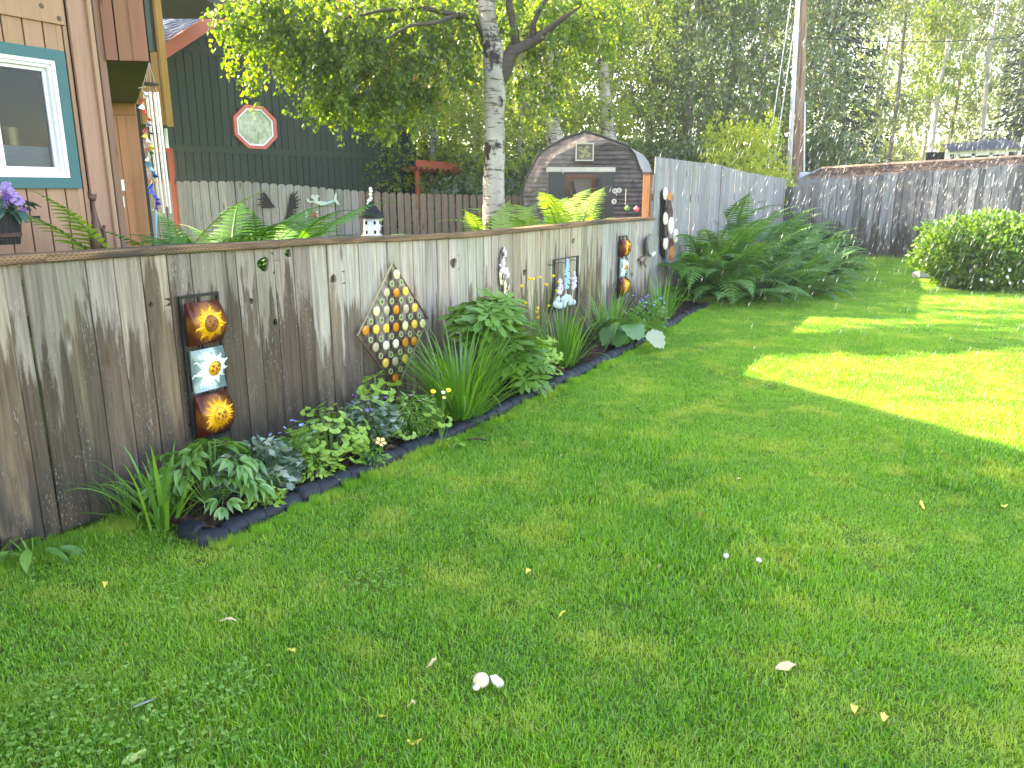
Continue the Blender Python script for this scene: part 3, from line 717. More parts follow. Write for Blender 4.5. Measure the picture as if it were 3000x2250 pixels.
for q_ in ((-2.5, 12.2, 5.2), (.3, 12.2, 4.6), (-1.5, 12.8, 6), (.5, 11.6, 5.6), (-3.6, 12.6, 6.2)):  # added limbs, out of view, that carry the shading clumps
    me = mesh('limb', *tube(curve3((-.1, 0, 3.9), Vector(q_)-Vector((bb.x, bb.y, 0)), .05, 5), [.045, .036, .028, .02, .013, .006], 7), M_BIRCH, True); at_ = me.attributes.new('rnd', 'FLOAT', 'POINT'); at_.data.foreach_set('value', np.full(len(me.vertices), .72, dtype=np.float32)); ob('limb', me, birch)
# foliage clumps: pixel centre, depth, half sizes in pixels, number of strands
cl = [(755, 105, 9.3, 70, 120, 60), (800, 205, 9.3, 60, 70, 26), (720, 20, 9.3, 80, 60, 34), (880, 50, 9.4, 120, 80, 80), (940, 150, 9.4, 90, 90, 62), (1010, 80, 9.4, 130, 100, 85),
      (985, 290, 9.3, 75, 55, 45), (1070, 310, 9.4, 85, 50, 52), (1075, 215, 9.4, 130, 90, 95), (1160, 120, 9.5, 130, 110, 95), (1180, 300, 9.5, 80, 80, 55), (1250, 50, 9.5, 120, 80, 70), (1290, 180, 9.3, 90, 110, 60),
      (1340, 90, 9.6, 90, 90, 45), (1570, 60, 9.7, 110, 70, 55), (1650, 130, 9.8, 110, 110, 60), (1560, 250, 9.8, 70, 90, 26), (1740, 60, 10.1, 120, 90, 60),
      (860, -120, 10.0, 160, 130, 40), (1200, -150, 10.2, 200, 130, 50), (1600, -150, 10.0, 200, 130, 50), (1400, -380, 10.2, 220, 180, 50), (1350, -620, 10.2, 200, 200, 40), (820, -20, 10.3, 110, 80, 40), (1000, -40, 10.3, 120, 80, 45), (1180, -20, 10.4, 120, 90, 45), (900, -140, 10.5, 120, 90, 40), (1100, -160, 10.6, 140, 90, 45), (1300, -120, 10.6, 140, 90, 40)]
PL = []; DL = []; TW = []
for (px, py, Y, rx, ry, n) in cl:
    c = bl(px, py, Y); k = Y/FPX
    P, D, tw = strands(c, (rx*k, max(rx*k*.8, .3), ry*k*.85), int(n*.88), .36, rs, 27, .055); PL.append(P); DL.append(D); TW += tw
for (x, y, z, r, n) in [(-2.5, 12.2, 5.2, .8, 45), (-1, 12.4, 4.9, .7, 40), (.3, 12.2, 4.6, .7, 40), (-1.5, 12.8, 6, .8, 45), (.5, 11.6, 5.6, .8, 45), (-3.6, 12.6, 6.2, .8, 40), (1.2, 11.0, 4.9, .7, 35), (-.5, 11.2, 6.6, .8, 40)]:  # added clumps above the view, placed to dapple the far lawn
    P, D, tw = strands((x-bb.x, y-bb.y, z), (r, r, r*.8), n, .33, rs, 28, .05); PL.append(P); DL.append(D); TW += tw
P = np.concatenate(PL); D = np.concatenate(DL)
V, Q, R = leaf_cloud(P, D, np.full(len(P), .055), rs, .35, .78, .5)
crown = ob('crown', fastmesh('crown', V, Q, M_BIRCHLEAF, R), birch)
part('twigs', twigs_mesh(TW, .0045), M_TWIG, birch)

# ---- kinds of trees further off, each crown one mesh shared by its copies
def make_crown(name, h, z0, rmax, nclump, nstr, per, lsize, mat, seed, slim=1.0, droop=.35, top=.15):
    rs = np.random.default_rng(seed); PL = []; DL = []; TW = []
    for k in range(nclump):
        f = rs.uniform(0, 1)**.85; z = z0+(h-z0)*f
        prof = math.sin(PI*min(1, (.12+.88*f)))**.6 if f < .92 else .35
        rr = rmax*(prof*(1-f*.45)+top*f)*slim; a = rs.uniform(0, 2*PI); q = math.sqrt(rs.uniform(.05, 1))*rr
        c = (q*math.cos(a), q*math.sin(a), z); cr = rmax*.26*rs.uniform(.7, 1.3)
        P, D, tw = strands(c, (cr, cr, cr*.8), nstr, cr*1.3, rs, per, lsize); PL.append(P); DL.append(D); TW += tw[:2]
    P = np.concatenate(PL); D = np.concatenate(DL); V, Q, R = leaf_cloud(P, D, np.full(len(P), lsize), rs, droop, .75, .6)
    return fastmesh(name, V, Q, mat, R)
def make_trunk(name, h, r, seed, mat, lean=.02, nb=9, z0=2, br=1.6):
    rd = random.Random(seed); P = [Vector((0,0,0))]; 
    for k in range(1, 9): P.append(Vector((rd.uniform(-1,1)*lean*h*.5, rd.uniform(-1,1)*lean*h*.5, h*k/8)))
    L = [tube(P, [r*(1-.85*k/8)*(1.15 if k == 0 else 1) for k in range(9)], 8)]
    for k in range(nb):
        f = rd.uniform(.25, .85); i = int(f*8); p = P[i].lerp(P[i+1], f*8-i); a = rd.uniform(0, 2*PI); l = br*(1.1-f)
        q = p+Vector((math.cos(a)*l, math.sin(a)*l, l*.7)); L.append(tube(curve3(p, q, .06, 4, .1, rd), [r*.32*(1-f*.6)*(1-.8*j/4) for j in range(5)], 5))
    return mesh(name, *comb(*L), mat, True)
CR = {
 'bright': make_crown('crown', 9, 1.2, 2.6, 95, 15, 15, .085, M_YELLOWLEAF, 21),
 'bright2': make_crown('crown', 8, .6, 2.3, 90, 15, 15, .085, M_YELLOWLEAF, 22),
 'dark': make_crown('crown', 11, 1.0, 3.2, 120, 15, 14, .11, M_DARKLEAF, 23),
 'dark2': make_crown('crown', 10, .8, 2.9, 110, 15, 14, .11, M_DARKLEAF, 24),
 'far': make_crown('crown', 14, 4.0, 2.2, 70, 11, 11, .14, M_FARLEAF, 25, .9),
 'far2': make_crown('crown', 15, 4.6, 2.0, 64, 11, 11, .14, M_FARLEAF, 26, .9),
 'far3': make_crown('crown', 13, 3.0, 2.3, 72, 11, 11, .13, M_FARLEAF, 27, .9),
 'lit': make_crown('crown', 14, 5.0, 1.4, 45, 12, 13, .13, M_YELLOWLEAF, 28, .9),
 'bush': make_crown('crown', 2.6, .2, 1.3, 60, 12, 14, .085, M_SUNPAINTLEAF, 29, 1, .3, .4),
 'farbush': make_crown('crown', 3.4, .2, 1.7, 55, 11, 12, .13, M_FARLEAF, 31, 1, .3, .5),
 'under': make_crown('crown', 2.6, .1, 1.5, 60, 12, 14, .10, M_DARKLEAF, 30, 1, .3, .5),
}
TRK = {
 'bright': make_trunk('trunk', 9, .17, 1, M_BIRCH, .02, 8), 'bright2': make_trunk('trunk', 8, .15, 2, M_BIRCH, .03, 8), 'dark': make_trunk('trunk', 11, .18, 3, M_GREYTRUNK),
 'dark2': make_trunk('trunk', 10, .17, 4, M_GREYTRUNK), 'far': make_trunk('trunk', 14, .13, 5, M_PALETRUNK, .015, 10, 3, 1.2), 'far2': make_trunk('trunk', 15, .12, 6, M_PALETRUNK, .015, 9, 3, 1.2),
 'far3': make_trunk('trunk', 13, .12, 7, M_GREYTRUNK, .02, 10, 3, 1.2), 'lit': make_trunk('trunk', 14, .16, 8, M_PALETRUNK, .01, 7, 3, .9), 'bush': make_trunk('trunk', 2.2, .03, 9, M_TWIG, .05, 6, .3, .8), 'farbush': make_trunk('trunk', 3, .03, 12, M_TWIG, .05, 6, .3, .8), 'under': make_trunk('trunk', 2.2, .03, 10, M_TWIG, .05, 6, .3, .8)}
def tree(name, kind, label, px, Y, s=1.0, sz=1.0, group=None, cat='tree', rz=None, trunk=None):
    q = at(px, 560, Y); o = thing(name, label, cat, (q.x, q.y, -.03), random.uniform(0, 6.28) if rz is None else rz, group); o.scale = (s, s, s*sz)
    ob('trunk', trunk or TRK[kind], o); ob('crown', CR[kind], o); return o
# spruce
def make_spruce(seed, h=13, r=2.2):
    rs = np.random.default_rng(seed); P = []; D = []
    for k in range(240):
        f = k/240; z = 1.0+(h-1.0)*f; a = k*2.4; L = r*(1-f)**.8*rs.uniform(.75, 1.1)+.15
        n = int(16+42*(1-f)); u = rs.uniform(.08, 1, n); d = np.array([math.cos(a), math.sin(a), 0])
        side = rs.normal(0, .16, n)*L*(.4+u*.6)*.6; perp = np.array([-d[1], d[0], 0])
        p = d*(u*L)[:, None]+perp*side[:, None]; p[:, 2] = z-u*L*.35+.18*u*u*L-rs.uniform(0, .22, n); P.append(p)
        D.append(np.tile(d, (n, 1))*.6+perp*np.sign(side)[:, None]*.5)
    P = np.concatenate(P); D = np.concatenate(D); V, Q, R = leaf_cloud(P, D, np.full(len(P), .26), rs, .55, .28, .35)
    return fastmesh('crown', V, Q, M_SPRUCE, R)
CR['spruce'] = make_spruce(5); TRK['spruce'] = make_trunk('trunk', 12.5, .16, 11, M_GREYTRUNK, .005, 0)

G1 = 'sunlit leafy trees behind the picket fence'
for (px, Y, k, s, lab) in [(1120, 21.5, 'bright', .95, 'leafy bright green tree just right of the dark green house'), (1270, 19.5, 'bright2', .8, 'leafy bright green tree above the red pergola'), (1400, 20.5, 'bright', .85, 'leafy yellow-green tree behind the forked birch trunk'),
                           (1530, 18.8, 'bright2', .75, 'small yellow-green tree left of the greenhouse'), (1240, 24, 'dark2', .85, 'darker leafy tree deep behind the red pergola'), (1450, 25, 'dark', .9, 'dark leafy tree deep behind the forked birch')]:
    tree('leafy_tree', k, lab, px, Y, s, 1, G1)
def birch_back(px, Y, lab, pts, R, crown_s):
    q = at(px, 560, Y); o = thing('birch_tree', lab, 'tree', (q.x, q.y, -.03)); base = Vector((q.x, q.y, 0))
    P = [at(a, b, Y)-base for a, b in pts]; P[0].z = 0; PP = []; RR = []
    for i in range(len(P)-1):
        for k in range(5): f = k/5; PP.append(P[i].lerp(P[i+1], f)); RR.append((R[i]*(1-f)+R[i+1]*f)*random.uniform(.95, 1.05))
    part('trunk', tube(PP, RR, 12), M_BIRCH, o, True)
    c = ob('crown', CR['bright'], o, loc=(0, .5, 1.8), scale=crown_s); return o
birch_back(1625, 18.4, 'pale birch trunk rising behind the left slope of the greenhouse roof', [(1632, 700), (1628, 420), (1612, 300), (1604, 180), (1600, 60), (1596, -60), (1590, -400), (1590, -800)], [.23, .2, .17, .15, .13, .12, .06, .02], .82)
birch_back(1782, 19.0, 'pale birch trunk rising behind the right slope of the greenhouse roof', [(1788, 700), (1784, 420), (1776, 330), (1768, 200), (1766, 60), (1768, -60), (1770, -400), (1770, -800)], [.22, .2, .15, .12, .10, .09, .05, .02], .78)
G2 = 'dark leafy trees behind the tall fence'
for (px, Y, k, s, lab) in [(1770, 23.5, 'dark', .95, 'dark green leafy tree directly behind the greenhouse ridge'), (1900, 24.5, 'dark2', 1.0, 'dark green leafy tree behind the near end of the tall fence'), (2010, 22.5, 'dark', .9, 'large dark leafy tree behind the middle of the tall fence'),
                           (2120, 25, 'dark2', 1.05, 'dark leafy tree between the tall fence and the utility pole'), (2210, 27, 'dark', 1.0, 'cool green leafy tree just left of the utility pole')]:
    tree('leafy_tree', k, lab, px, Y, s, 1, G2)
tree('spruce_tree', 'spruce', 'dark spruce standing right behind the utility pole', 2400, 28, 1.0, 1.1)
tree('spruce_tree', 'spruce', 'dark spruce at the far right behind the white playhouse', 3020, 31, 1.0, 1.05)
so = tree('spruce_tree', 'spruce', 'added spruce out of view behind the brown house, shading the green house roof', 0, 17, 1.0, 1.0); so.location = (-12, 17.2, 0)  # unseen spruces added to keep sun off the green house roof
so = tree('spruce_tree', 'spruce', 'second added spruce out of view behind the brown house', 0, 17, 1.0, 1.0); so.location = (-11, 19.6, 0)
tree('young_tree', 'bush', 'sapling with sun-yellow painted into its leaves, peeping over the tall fence', 2165, 19.5, .9, 1.35, cat='tree')
tree('young_tree', 'bush', 'small sapling top left of the utility pole base, sun painted into its leaves', 2262, 18.6, .5, 1.55, cat='tree')
G3 = 'slim trees of the far wood'
far = [(2440, 38, 'far'), (2495, 46, 'far3'), (2555, 41, 'far2'), (2600, 35, 'far3'), (2655, 48, 'far'), (2690, 42, 'far2'), (2770, 39, 'far3'), (2800, 50, 'far'), (2850, 36, 'far2'), (2895, 45, 'far'), (2945, 40, 'far3'), (2990, 36, 'far2'), (3050, 42, 'far'), (3120, 38, 'far3'), (2330, 44, 'far'), (2280, 40, 'far2'), (2180, 36, 'far3'), (2060, 38, 'far'), (1950, 34, 'far2'), (1660, 33, 'far'), (1560, 36, 'far3'), (1340, 34, 'far'), (1180, 36, 'far2'), (1480, 40, 'far')]
ORD = ['first', 'second', 'third', 'fourth', 'fifth', 'sixth', 'seventh', 'eighth', 'ninth', 'tenth', 'eleventh', 'twelfth', 'thirteenth', 'fourteenth', 'fifteenth', 'sixteenth']
rightp = sorted(p for p, _, _ in far if p > 2340); leftp = sorted((p for p, _, _ in far if p <= 2340), reverse=True)
for i, (px, Y, k) in enumerate(far):
    lab = ORD[rightp.index(px)]+' slim pale-green far tree counting right from the utility pole' if px > 2340 else ORD[leftp.index(px)]+' slim pale-green far tree counting left from the utility pole'
    o = tree('slim_tree', k, lab, px, Y, random.uniform(.95, 1.2), random.uniform(1.0, 1.2), G3)
tree('slim_tree', 'lit', 'tall slim twin-stemmed tree with sunlit yellow leaves above the back fence', 2715, 33, 1.0, 1.0, None)
G4 = 'undergrowth shrubs at the foot of the trees'
for i, (px, Y, s) in enumerate([(2460, 46, 1.2), (2530, 52, 1.3), (2590, 44, 1.1), (2660, 50, 1.3), (2740, 47, 1.2), (2810, 52, 1.4), (2890, 45, 1.2), (2960, 50, 1.4), (3040, 46, 1.3)]): tree('understory_shrub', 'farbush', ORD[i]+' pale far bush from the left between the far trunks', px, Y, s, 1, 'pale bushes of the far wood', 'shrub')
for i, (px, Y, s) in enumerate([(1010, 23, 1.1), (1300, 21, 1.0), (1390, 17.4, .7), (1480, 19, .9), (1560, 20, 1.0), (1960, 21, 1.1), (2080, 22, 1.1), (2340, 24, 1.2), (2450, 34, .9), (2620, 40, 1.0), (2860, 36, .9)]):
    tree('understory_shrub', 'under', ORD[i]+' dark leafy undergrowth shrub from the left at the foot of the trees', px, Y, s, 1, G4, 'shrub')
# ------------------------------------------------------------------ plants of the beds
def place(o, p, rz=0, s=1): o.location = p; o.rotation_euler = (0, 0, rz); o.scale = (s, s, s)
M_FERN = mat_leaf('fern_green', [(.030, .115, .014, 1), (.060, .20, .020, 1), (.12, .29, .035, 1)], .42, .5, gloss=.35, hue_noise=2.5)
M_FERN2 = mat_leaf('fern_cool', [(.040, .125, .032, 1), (.080, .215, .048, 1), (.16, .33, .075, 1)], .38, .45, gloss=.5, hue_noise=2.5)
M_FERN3 = mat_leaf('fern_pale', [(.10, .22, .035, 1), (.18, .32, .05, 1), (.28, .40, .08, 1)], .45, .5, gloss=.4, hue_noise=2.5)
M_STRAP = mat_leaf('strap_leaf', [(.045, .155, .018, 1), (.10, .28, .028, 1), (.20, .41, .05, 1)], .38, .35, gloss=.6, hue_noise=3)
M_PEONY = mat_leaf('peony_leaf', [(.050, .155, .024, 1), (.095, .25, .038, 1), (.18, .36, .07, 1)], .3, .35, gloss=.7, hue_noise=3)
M_LARK = mat_leaf('larkspur_leaf', [(.07, .20, .028, 1), (.14, .31, .042, 1), (.25, .43, .085, 1)], .35, .4, gloss=.6, hue_noise=3)
M_COLUMB = mat_leaf('columbine_leaf', [(.14, .30, .035, 1), (.24, .44, .055, 1), (.38, .56, .10, 1)], .35, .45, gloss=.5, hue_noise=3)
M_RHUB = mat_leaf('rhubarb_leaf', [(.07, .19, .055, 1), (.12, .27, .08, 1), (.22, .38, .14, 1)], .3, .35, gloss=.8, hue_noise=2)
M_PALELEAF = mat_leaf('leaf_underside', [(.28, .33, .22, 1), (.38, .43, .31, 1)], .2, .5)
M_SMALL = mat_leaf('small_leaf', [(.06, .16, .028, 1), (.11, .26, .045, 1), (.20, .39, .08, 1)], .35, .4, gloss=.5, hue_noise=4)
M_SILVER = mat_leaf('silvered_leaf', [(.035, .09, .05, 1), (.07, .14, .085, 1), (.40, .48, .42, 1)], .2, .4, gloss=.5, hue_noise=6)
M_STEM = mat_plain('green_stem', (.10, .22, .04, 1), .6, .2, 20, .1)
M_PURPLE = mat_plain('purple_petal', lin(150, 110, 200), .6, .3, 40, .1); M_BLUE = mat_plain('blue_petal', lin(140, 180, 235), .6, .2, 40, .1)
M_PINK = mat_plain('pink_petal', lin(225, 170, 215), .6, .2, 40, .1); M_YEL = mat_plain('yellow_petal', lin(245, 205, 40), .5, .15, 40, .1)
M_APRI = mat_plain('apricot_petal', lin(240, 200, 130), .6, .15, 40, .1); M_WPET = mat_plain('white_petal', lin(235, 238, 230), .6, .1, 40, .1)

def frond(seed, L=1.0, arch=.9, np_=30, wmax=.135, mat=M_FERN):
    """arching feather frond: base at the origin, rises along +z and bends over +x"""
    rd = random.Random(seed); V = []; F = []; R = []
    n = 22; P = []; p = Vector((0, 0, 0)); ang = PI/2-.12; st = L/n
    for i in range(n+1):
        P.append(p.copy()); p = p+Vector((math.cos(ang), rd.uniform(-.02, .02), math.sin(ang)))*st; ang -= arch*(.25+1.3*i/n)*2/n
    def add(vs, fs, r):
        b = len(V); V.extend(tuple(v) for v in vs); F.extend(tuple(i+b for i in f) for f in fs); R.extend([r]*len(vs))
    v, f = tube(P, [L*.0065*(1-.8*i/n) for i in range(n+1)], 4, False); add(v, f, .9)
    for k in range(np_):
        u = .13+.87*k/np_; i = min(int(u*n), n-1); fr = u*n-i; o = P[i].lerp(P[i+1], fr); t = (P[i+1]-P[i]).normalized()
        w = wmax*L*(math.sin(PI*min(1, .12+u*.93))**.75)*(1.0 if u < .75 else max(.06, (1-u)/.25*1.02))*rd.uniform(.88, 1.08)
        up = Vector((-t.z, 0, t.x)).normalized()
        for sd in (-1, 1):
            side = Vector((0, sd, 0)); d = (side*.92+t*.42+up*rd.uniform(-.02, .10)).normalized(); m = 5; hw = L*.0125
            perp = (t-d*t.dot(d)).normalized(); vs = []; fs = []
            for j in range(m+1):
                q = o+d*w*(j/m)-up*w*.25*(j/m)**2; ww = hw*(1-(j/m)**2.2)*(1 if j % 2 == 0 else .72)+.0004
                vs += [q-perp*ww, q+perp*ww]
            fs = [(2*j, 2*j+1, 2*j+3, 2*j+2) for j in range(m)]; add(vs, fs, rd.uniform(.1, .7))
    return mesh('frond', V, F, mat, False, R)
FR = {m.name: [frond(50+i, 1.0, a, 30, w, m) for i, (a, w) in enumerate(((.62, .13), (.95, .14), (1.25, .125), (.8, .15)))] for m in (M_FERN, M_FERN2, M_FERN3)}
def fern(label, p, L, n, mat, lean=None, spread=(.15, .75), group=None, seed=0, cat='fern', behind=False):
    rd = random.Random(seed+int(p[0]*100)); o = thing('fern', label, cat, p, 0, group)
    for k in range(n):
        az = 2*PI*k/n+rd.uniform(-.3, .3); tilt = rd.uniform(*spread)
        if lean is not None and rd.random() < .65: az = lean+rd.uniform(-1.0, 1.0)
        s = L*rd.uniform(.72, 1.08)
        if behind:
            off = (Vector(p)-F0).dot(FN); c_ = math.cos(az)*FN.x+math.sin(az)*FN.y
            if off+c_*s*.85 < .12: tilt *= .3; az = math.atan2(FD.y, FD.x)+rd.choice([0, PI])+rd.uniform(-.35, .35)*0+(.3 if c_ > 0 else -.0)
        m = Matrix.Translation((.02*math.cos(az), .02*math.sin(az), 0)) @ Matrix.Rotation(az, 4, 'Z') @ Matrix.Rotation(tilt, 4, 'Y') @ Matrix.Rotation(rd.uniform(-.25, .25), 4, 'Z') @ Matrix.Scale(s, 4)
        ob('frond', rd.choice(FR[mat.name]), o, mtx=m)
    return o
def gf(px, Y, z=0.0):
    q = at(px, 700, Y); return Vector((q.x, Y, z))
# big mass of ostrich ferns in the corner of the tall fence
G = 'large ferns in the corner of the tall fence'
ferns = [(2040, 880, 1.05), (2120, 888, .8), (2200, 885, .75), (2290, 878, .7), (2370, 872, .62), (2090, 850, 1.15), (2170, 840, 1.05), (2260, 845, .9), (2350, 850, .75), (2060, 815, 1.25), (2130, 805, 1.3), (2220, 810, 1.1), (2310, 820, .85), (2400, 850, .55), (2110, 778, 1.25), (2200, 782, 1.15), (2290, 790, .95), (2380, 812, .75), (2440, 805, .5), (2330, 765, .9), (2400, 775, .7), (2075, 865, 1.1), (2150, 865, .95)]
nm = {0: 'nearest the bed edging', 1: 'at the lawn edge next to the bed end', 4: 'low at the right tip of the fern mass', 10: 'tallest, rising against the tall fence'}
for i, (px, py, L) in enumerate(ferns):
    p = gpt(px, py); row = (0 if py > 865 else 1 if py > 835 else 2 if py > 800 else 3); peers = sorted(a for a, b_, _ in ferns if (0 if b_ > 865 else 1 if b_ > 835 else 2 if b_ > 800 else 3) == row); lab = ORD[peers.index(px)]+' fern from the left in the '+('front', 'second', 'third', 'rearmost')[row]+' row of the corner fern mass'
    if i in nm: lab = 'green fern '+nm[i]+', in the corner'
    fern(lab, p, L*1.72, 16, M_FERN2 if i % 3 else M_FERN, lean=-.25 if px > 2150 else -1.3, spread=(.1, .95), group=G, seed=i)
# ferns behind the low fence
FB = [(270, 6.0, .62, M_FERN3, 'pale fern fronds leaning left beside the rusty cat figure'), (400, 5.9, 1.1, M_FERN3, 'pale arching fern directly under the wind chimes'), (540, 6.1, .98, M_FERN, 'dark fern arching between wind chimes and black wings'), (600, 6.25, .95, M_FERN, 'bright green fern left of the black fin silhouette'), (715, 6.45, 1.0, M_FERN, 'lush bright fern below the gap between the black wings'), (660, 6.3, 1.04, M_FERN, 'bright green fern in front of the left black wing'), (770, 6.5, 1.04, M_FERN, 'bright green fern in front of the right black wing'), (830, 6.7, .78, M_FERN3, 'low fern fronds under the red mermaid figure'),
      (900, 8.2, .95, M_FERN2, 'dark fern under the turquoise mermaid'), (1000, 8.6, .88, M_FERN2, 'small dark fern left of the white birdhouse'), (130, 5.0, .62, M_FERN3, 'low fern tips showing above the fence cap below the window'),
      (1440, 8.5, .98, M_FERN3, 'pale fern at the foot of the forked birch'), (1520, 8.6, .80, M_FERN2, 'dark low fern right of the birch foot'), (1600, 10.3, 1.2, M_FERN3, 'sunlit fern left in the group before the greenhouse'), (1680, 10.6, 1.2, M_FERN3, 'brightest yellow fern before the greenhouse door'), (1590, 8.9, .95, M_FERN, 'green fern low before the sunlit ferns'), (1660, 9.9, .95, M_FERN2, 'dark green fern just above the cap rail before the greenhouse'), (1735, 11.6, 1.0, M_FERN3, 'pale fern at the right before the greenhouse door')]
for i, (px, Y, L, m, lab) in enumerate(FB):
    fern(lab, gf(px, Y, .45), L*(1.5 if px < 860 else 1.4), 20 if px > 1550 else 15, m, None, (.1, .75), 'ferns behind the low fence', 100+i, behind=True)

# ---- strap-leaved clumps
def blade(seed, bend, w=.014, L=1.0, fold=.3, tip=0):
    rd = random.Random(seed); n = 9; V = []; F = []; p = Vector((0,0,0)); ang = PI/2-.05
    for i in range(n+1):
        t = i/n; ww = w*(1-t**2.5)*(.75+.5*t*(1-t))+.0006; up = Vector((-math.sin(ang), 0, math.cos(ang)))
        V += [tuple(p+Vector((0,-ww,0))+up*ww*fold), tuple(p), tuple(p+Vector((0,ww,0))+up*ww*fold)]
        p = p+Vector((math.cos(ang), 0, math.sin(ang)))*L/n; ang -= bend*(.15+2.0*t*t)/n*(1 if i < n*.75 else 1+tip)
    for i in range(n): F += [(3*i,3*i+1,3*i+4,3*i+3),(3*i+1,3*i+2,3*i+5,3*i+4)]
    return mesh('blade', V, F, M_STRAP, True, [rd.uniform(0,1)]*len(V))
BL_S = [blade(i, b, .017) for i, b in enumerate((.25, .5, .9, 1.6, 2.4, .35))]
BL_D = [blade(40+i, b, .013) for i, b in enumerate((.5, .9, 1.5, 2.1, 2.6, 1.2))]
BL_W = [blade(20+i, b, .028, 1, .3, 2) for i, b in enumerate((.5, 1.2, 2.2, 3.0, .8))]
def clump(name, label, p, n, L, blades, spread, cat='plant', group=None, seed=0, rad=.06, minL=.6):
    rd = random.Random(seed); o = thing(name, label, cat, p, 0, group)
    for k in range(n):
        az = rd.uniform(0, 2*PI); r = rad*math.sqrt(rd.random()); tilt = abs(rd.gauss(0, spread)); s = L*rd.uniform(minL, 1.1)
        m = Matrix.Translation((r*math.cos(az), r*math.sin(az), 0)) @ Matrix.Rotation(az, 4, 'Z') @ Matrix.Rotation(tilt, 4, 'Y') @ Matrix.Scale(s, 4)
        ob('blade', rd.choice(blades), o, mtx=m)
    return o
def bed(px, py): return gpt(px, py, .03)
clump('iris_clump', 'arching strap-leaved clump at the near end of the bed', bed(500, 1540)+FN*.04, 52, .44, BL_W, .5, 'plant', None, 1, .09)
clump('daylily_clump', 'large grassy daylily clump right of the diamond wall hanging', bed(1405, 1232)+FN*.15, 250, .72, BL_D, .62, 'plant', None, 2, .14)
clump('iris_clump', 'grassy iris clump below the blue delphinium plaque', bed(1705, 1080)+FN*.2, 95, .62, BL_S, .34, 'plant', None, 3, .13)
clump('iris_clump', 'grassy iris clump behind the rhubarb', bed(1850, 1010)+FN*.28, 80, .62, BL_S, .38, 'plant', None, 4, .13)
clump('iris_clump', 'small grassy clump at the far end of the bed by the ferns', bed(1985, 935)+FN*.2, 75, .55, BL_S, .3, 'plant', None, 5, .12)
clump('grass_tuft', 'thin grass tuft against the fence at the near end of the bed', bed(395, 1520), 40, .26, BL_S, .35, 'plant', None, 6, .10, .4)

# ---- leafy plants
def flat_leaf(outline, mat, cup=.12, seed=0, name='leaf', fold=.0):
    """leaf blade in the x-y plane from a polar or list outline (base at origin, along +x), cupped"""
    c = (sum(x for x, y in outline)/len(outline), 0); V = [(c[0], 0, -.02)]; n = len(outline)
    for x, y in outline: V.append((x, y, cup*(abs(y)*.9)-cup*x*x*.9+fold*abs(y)))
    F = [(0, 1+i, 1+(i+1) % n) for i in range(n)]
    rd = random.Random(seed); return mesh(name, V, F, mat, True, [rd.uniform(.1, .9)]*len(V))
def oval(w, n=8):
    t = [i/n for i in range(n+1)]
    up = [(x, w*math.sin(PI*x**.85)) for x in t]; return up+[(x, -y) for x, y in reversed(up[1:-1])]
def palm(lobes=7, depth=.55, teeth=.08, seed=0):
    rd = random.Random(seed); pts = []
    for k in range(lobes):
        a = math.radians(-150+300*k/(lobes-1)); L = (.62+.38*math.cos(a*.55))
        b = math.radians(300/(lobes-1)/2)
        for (f, aa) in ((depth*.62, a-b*.96), (.80, a-b*.55), (.74, a-b*.42), (.95, a-b*.25), (.90, a-b*.15), (1.06, a), (.90, a+b*.15), (.95, a+b*.25), (.74, a+b*.42), (.80, a+b*.55)):
            pts.append((L*f*math.cos(aa), L*f*math.sin(aa)))
    return pts
def trilobe(seed=0):
    """one round-toothed leaflet of a columbine"""
    pts = [(0, 0)]
    for k in range(25):
        a = math.radians(-85+170*k/24); r = .8+.16*abs(math.sin(a*3))+.05*math.cos(k*PI); pts.append((.15+r*math.cos(a)*.85, r*math.sin(a)*.72))
    return pts
def xform_mesh(meshes_m, name, mat):
    """join (outline mesh, matrix) pairs into one leaf mesh"""
    V = []; F = []; R = []
    for me, m in meshes_m:
        b = len(V); rr = me.attributes.get('rnd'); vals = [d.value for d in rr.data] if rr else [.5]*len(me.vertices)
        V += [tuple(m @ v.co) for v in me.vertices]; F += [tuple(i+b for i in p.vertices) for p in me.polygons]; R += vals
    return mesh(name, V, F, mat, True, R)
RX = lambda a: Matrix.Rotation(a, 4, 'X'); RY = lambda a: Matrix.Rotation(a, 4, 'Y'); RZ = lambda a: Matrix.Rotation(a, 4, 'Z'); SC = lambda s: Matrix.Scale(s, 4)
TX = lambda x, y=0, z=0: Matrix.Translation((x, y, z))
def peony_leaf(seed):
    rd = random.Random(seed); L = []
    for (tx, ty, a0) in ((.45, 0, 0), (.25, .08, .95), (.25, -.08, -.95)):
        for d in (-.55, 0, .55):
            lf = flat_leaf(oval(.17), M_PEONY, .3, rd.random(), fold=.45); L.append((lf, TX(tx+.08*math.cos(a0), ty+.08*math.sin(a0), 0) @ RZ(a0+d+rd.uniform(-.1,.1)) @ RY(rd.uniform(-.15, .25)) @ RX(rd.uniform(-.4,.4)) @ SC((.62 if d == 0 else .5)*rd.uniform(.85, 1.1))))
    st = mesh('s', *tube([(0,0,0),(.3,0,.02),(.5,0,0)], [.012,.009,.006], 4), M_STEM); L.append((st, Matrix()))
    return xform_mesh(L, 'leaf', M_PEONY)
def columb_leaf(seed):
    rd = random.Random(seed); L = []
    for (a0) in (0, 1.25, -1.25):
        for d in (-.75, 0, .75):
            lf = flat_leaf(trilobe(), M_COLUMB, .12, rd.random()); L.append((lf, RZ(a0) @ TX(.34) @ RZ(d+rd.uniform(-.1,.1)) @ TX(.05) @ RY(rd.uniform(-.2,.25)) @ RX(rd.uniform(-.3,.3)) @ SC(.30*rd.uniform(.85,1.1))))
    return xform_mesh(L, 'leaf', M_COLUMB)
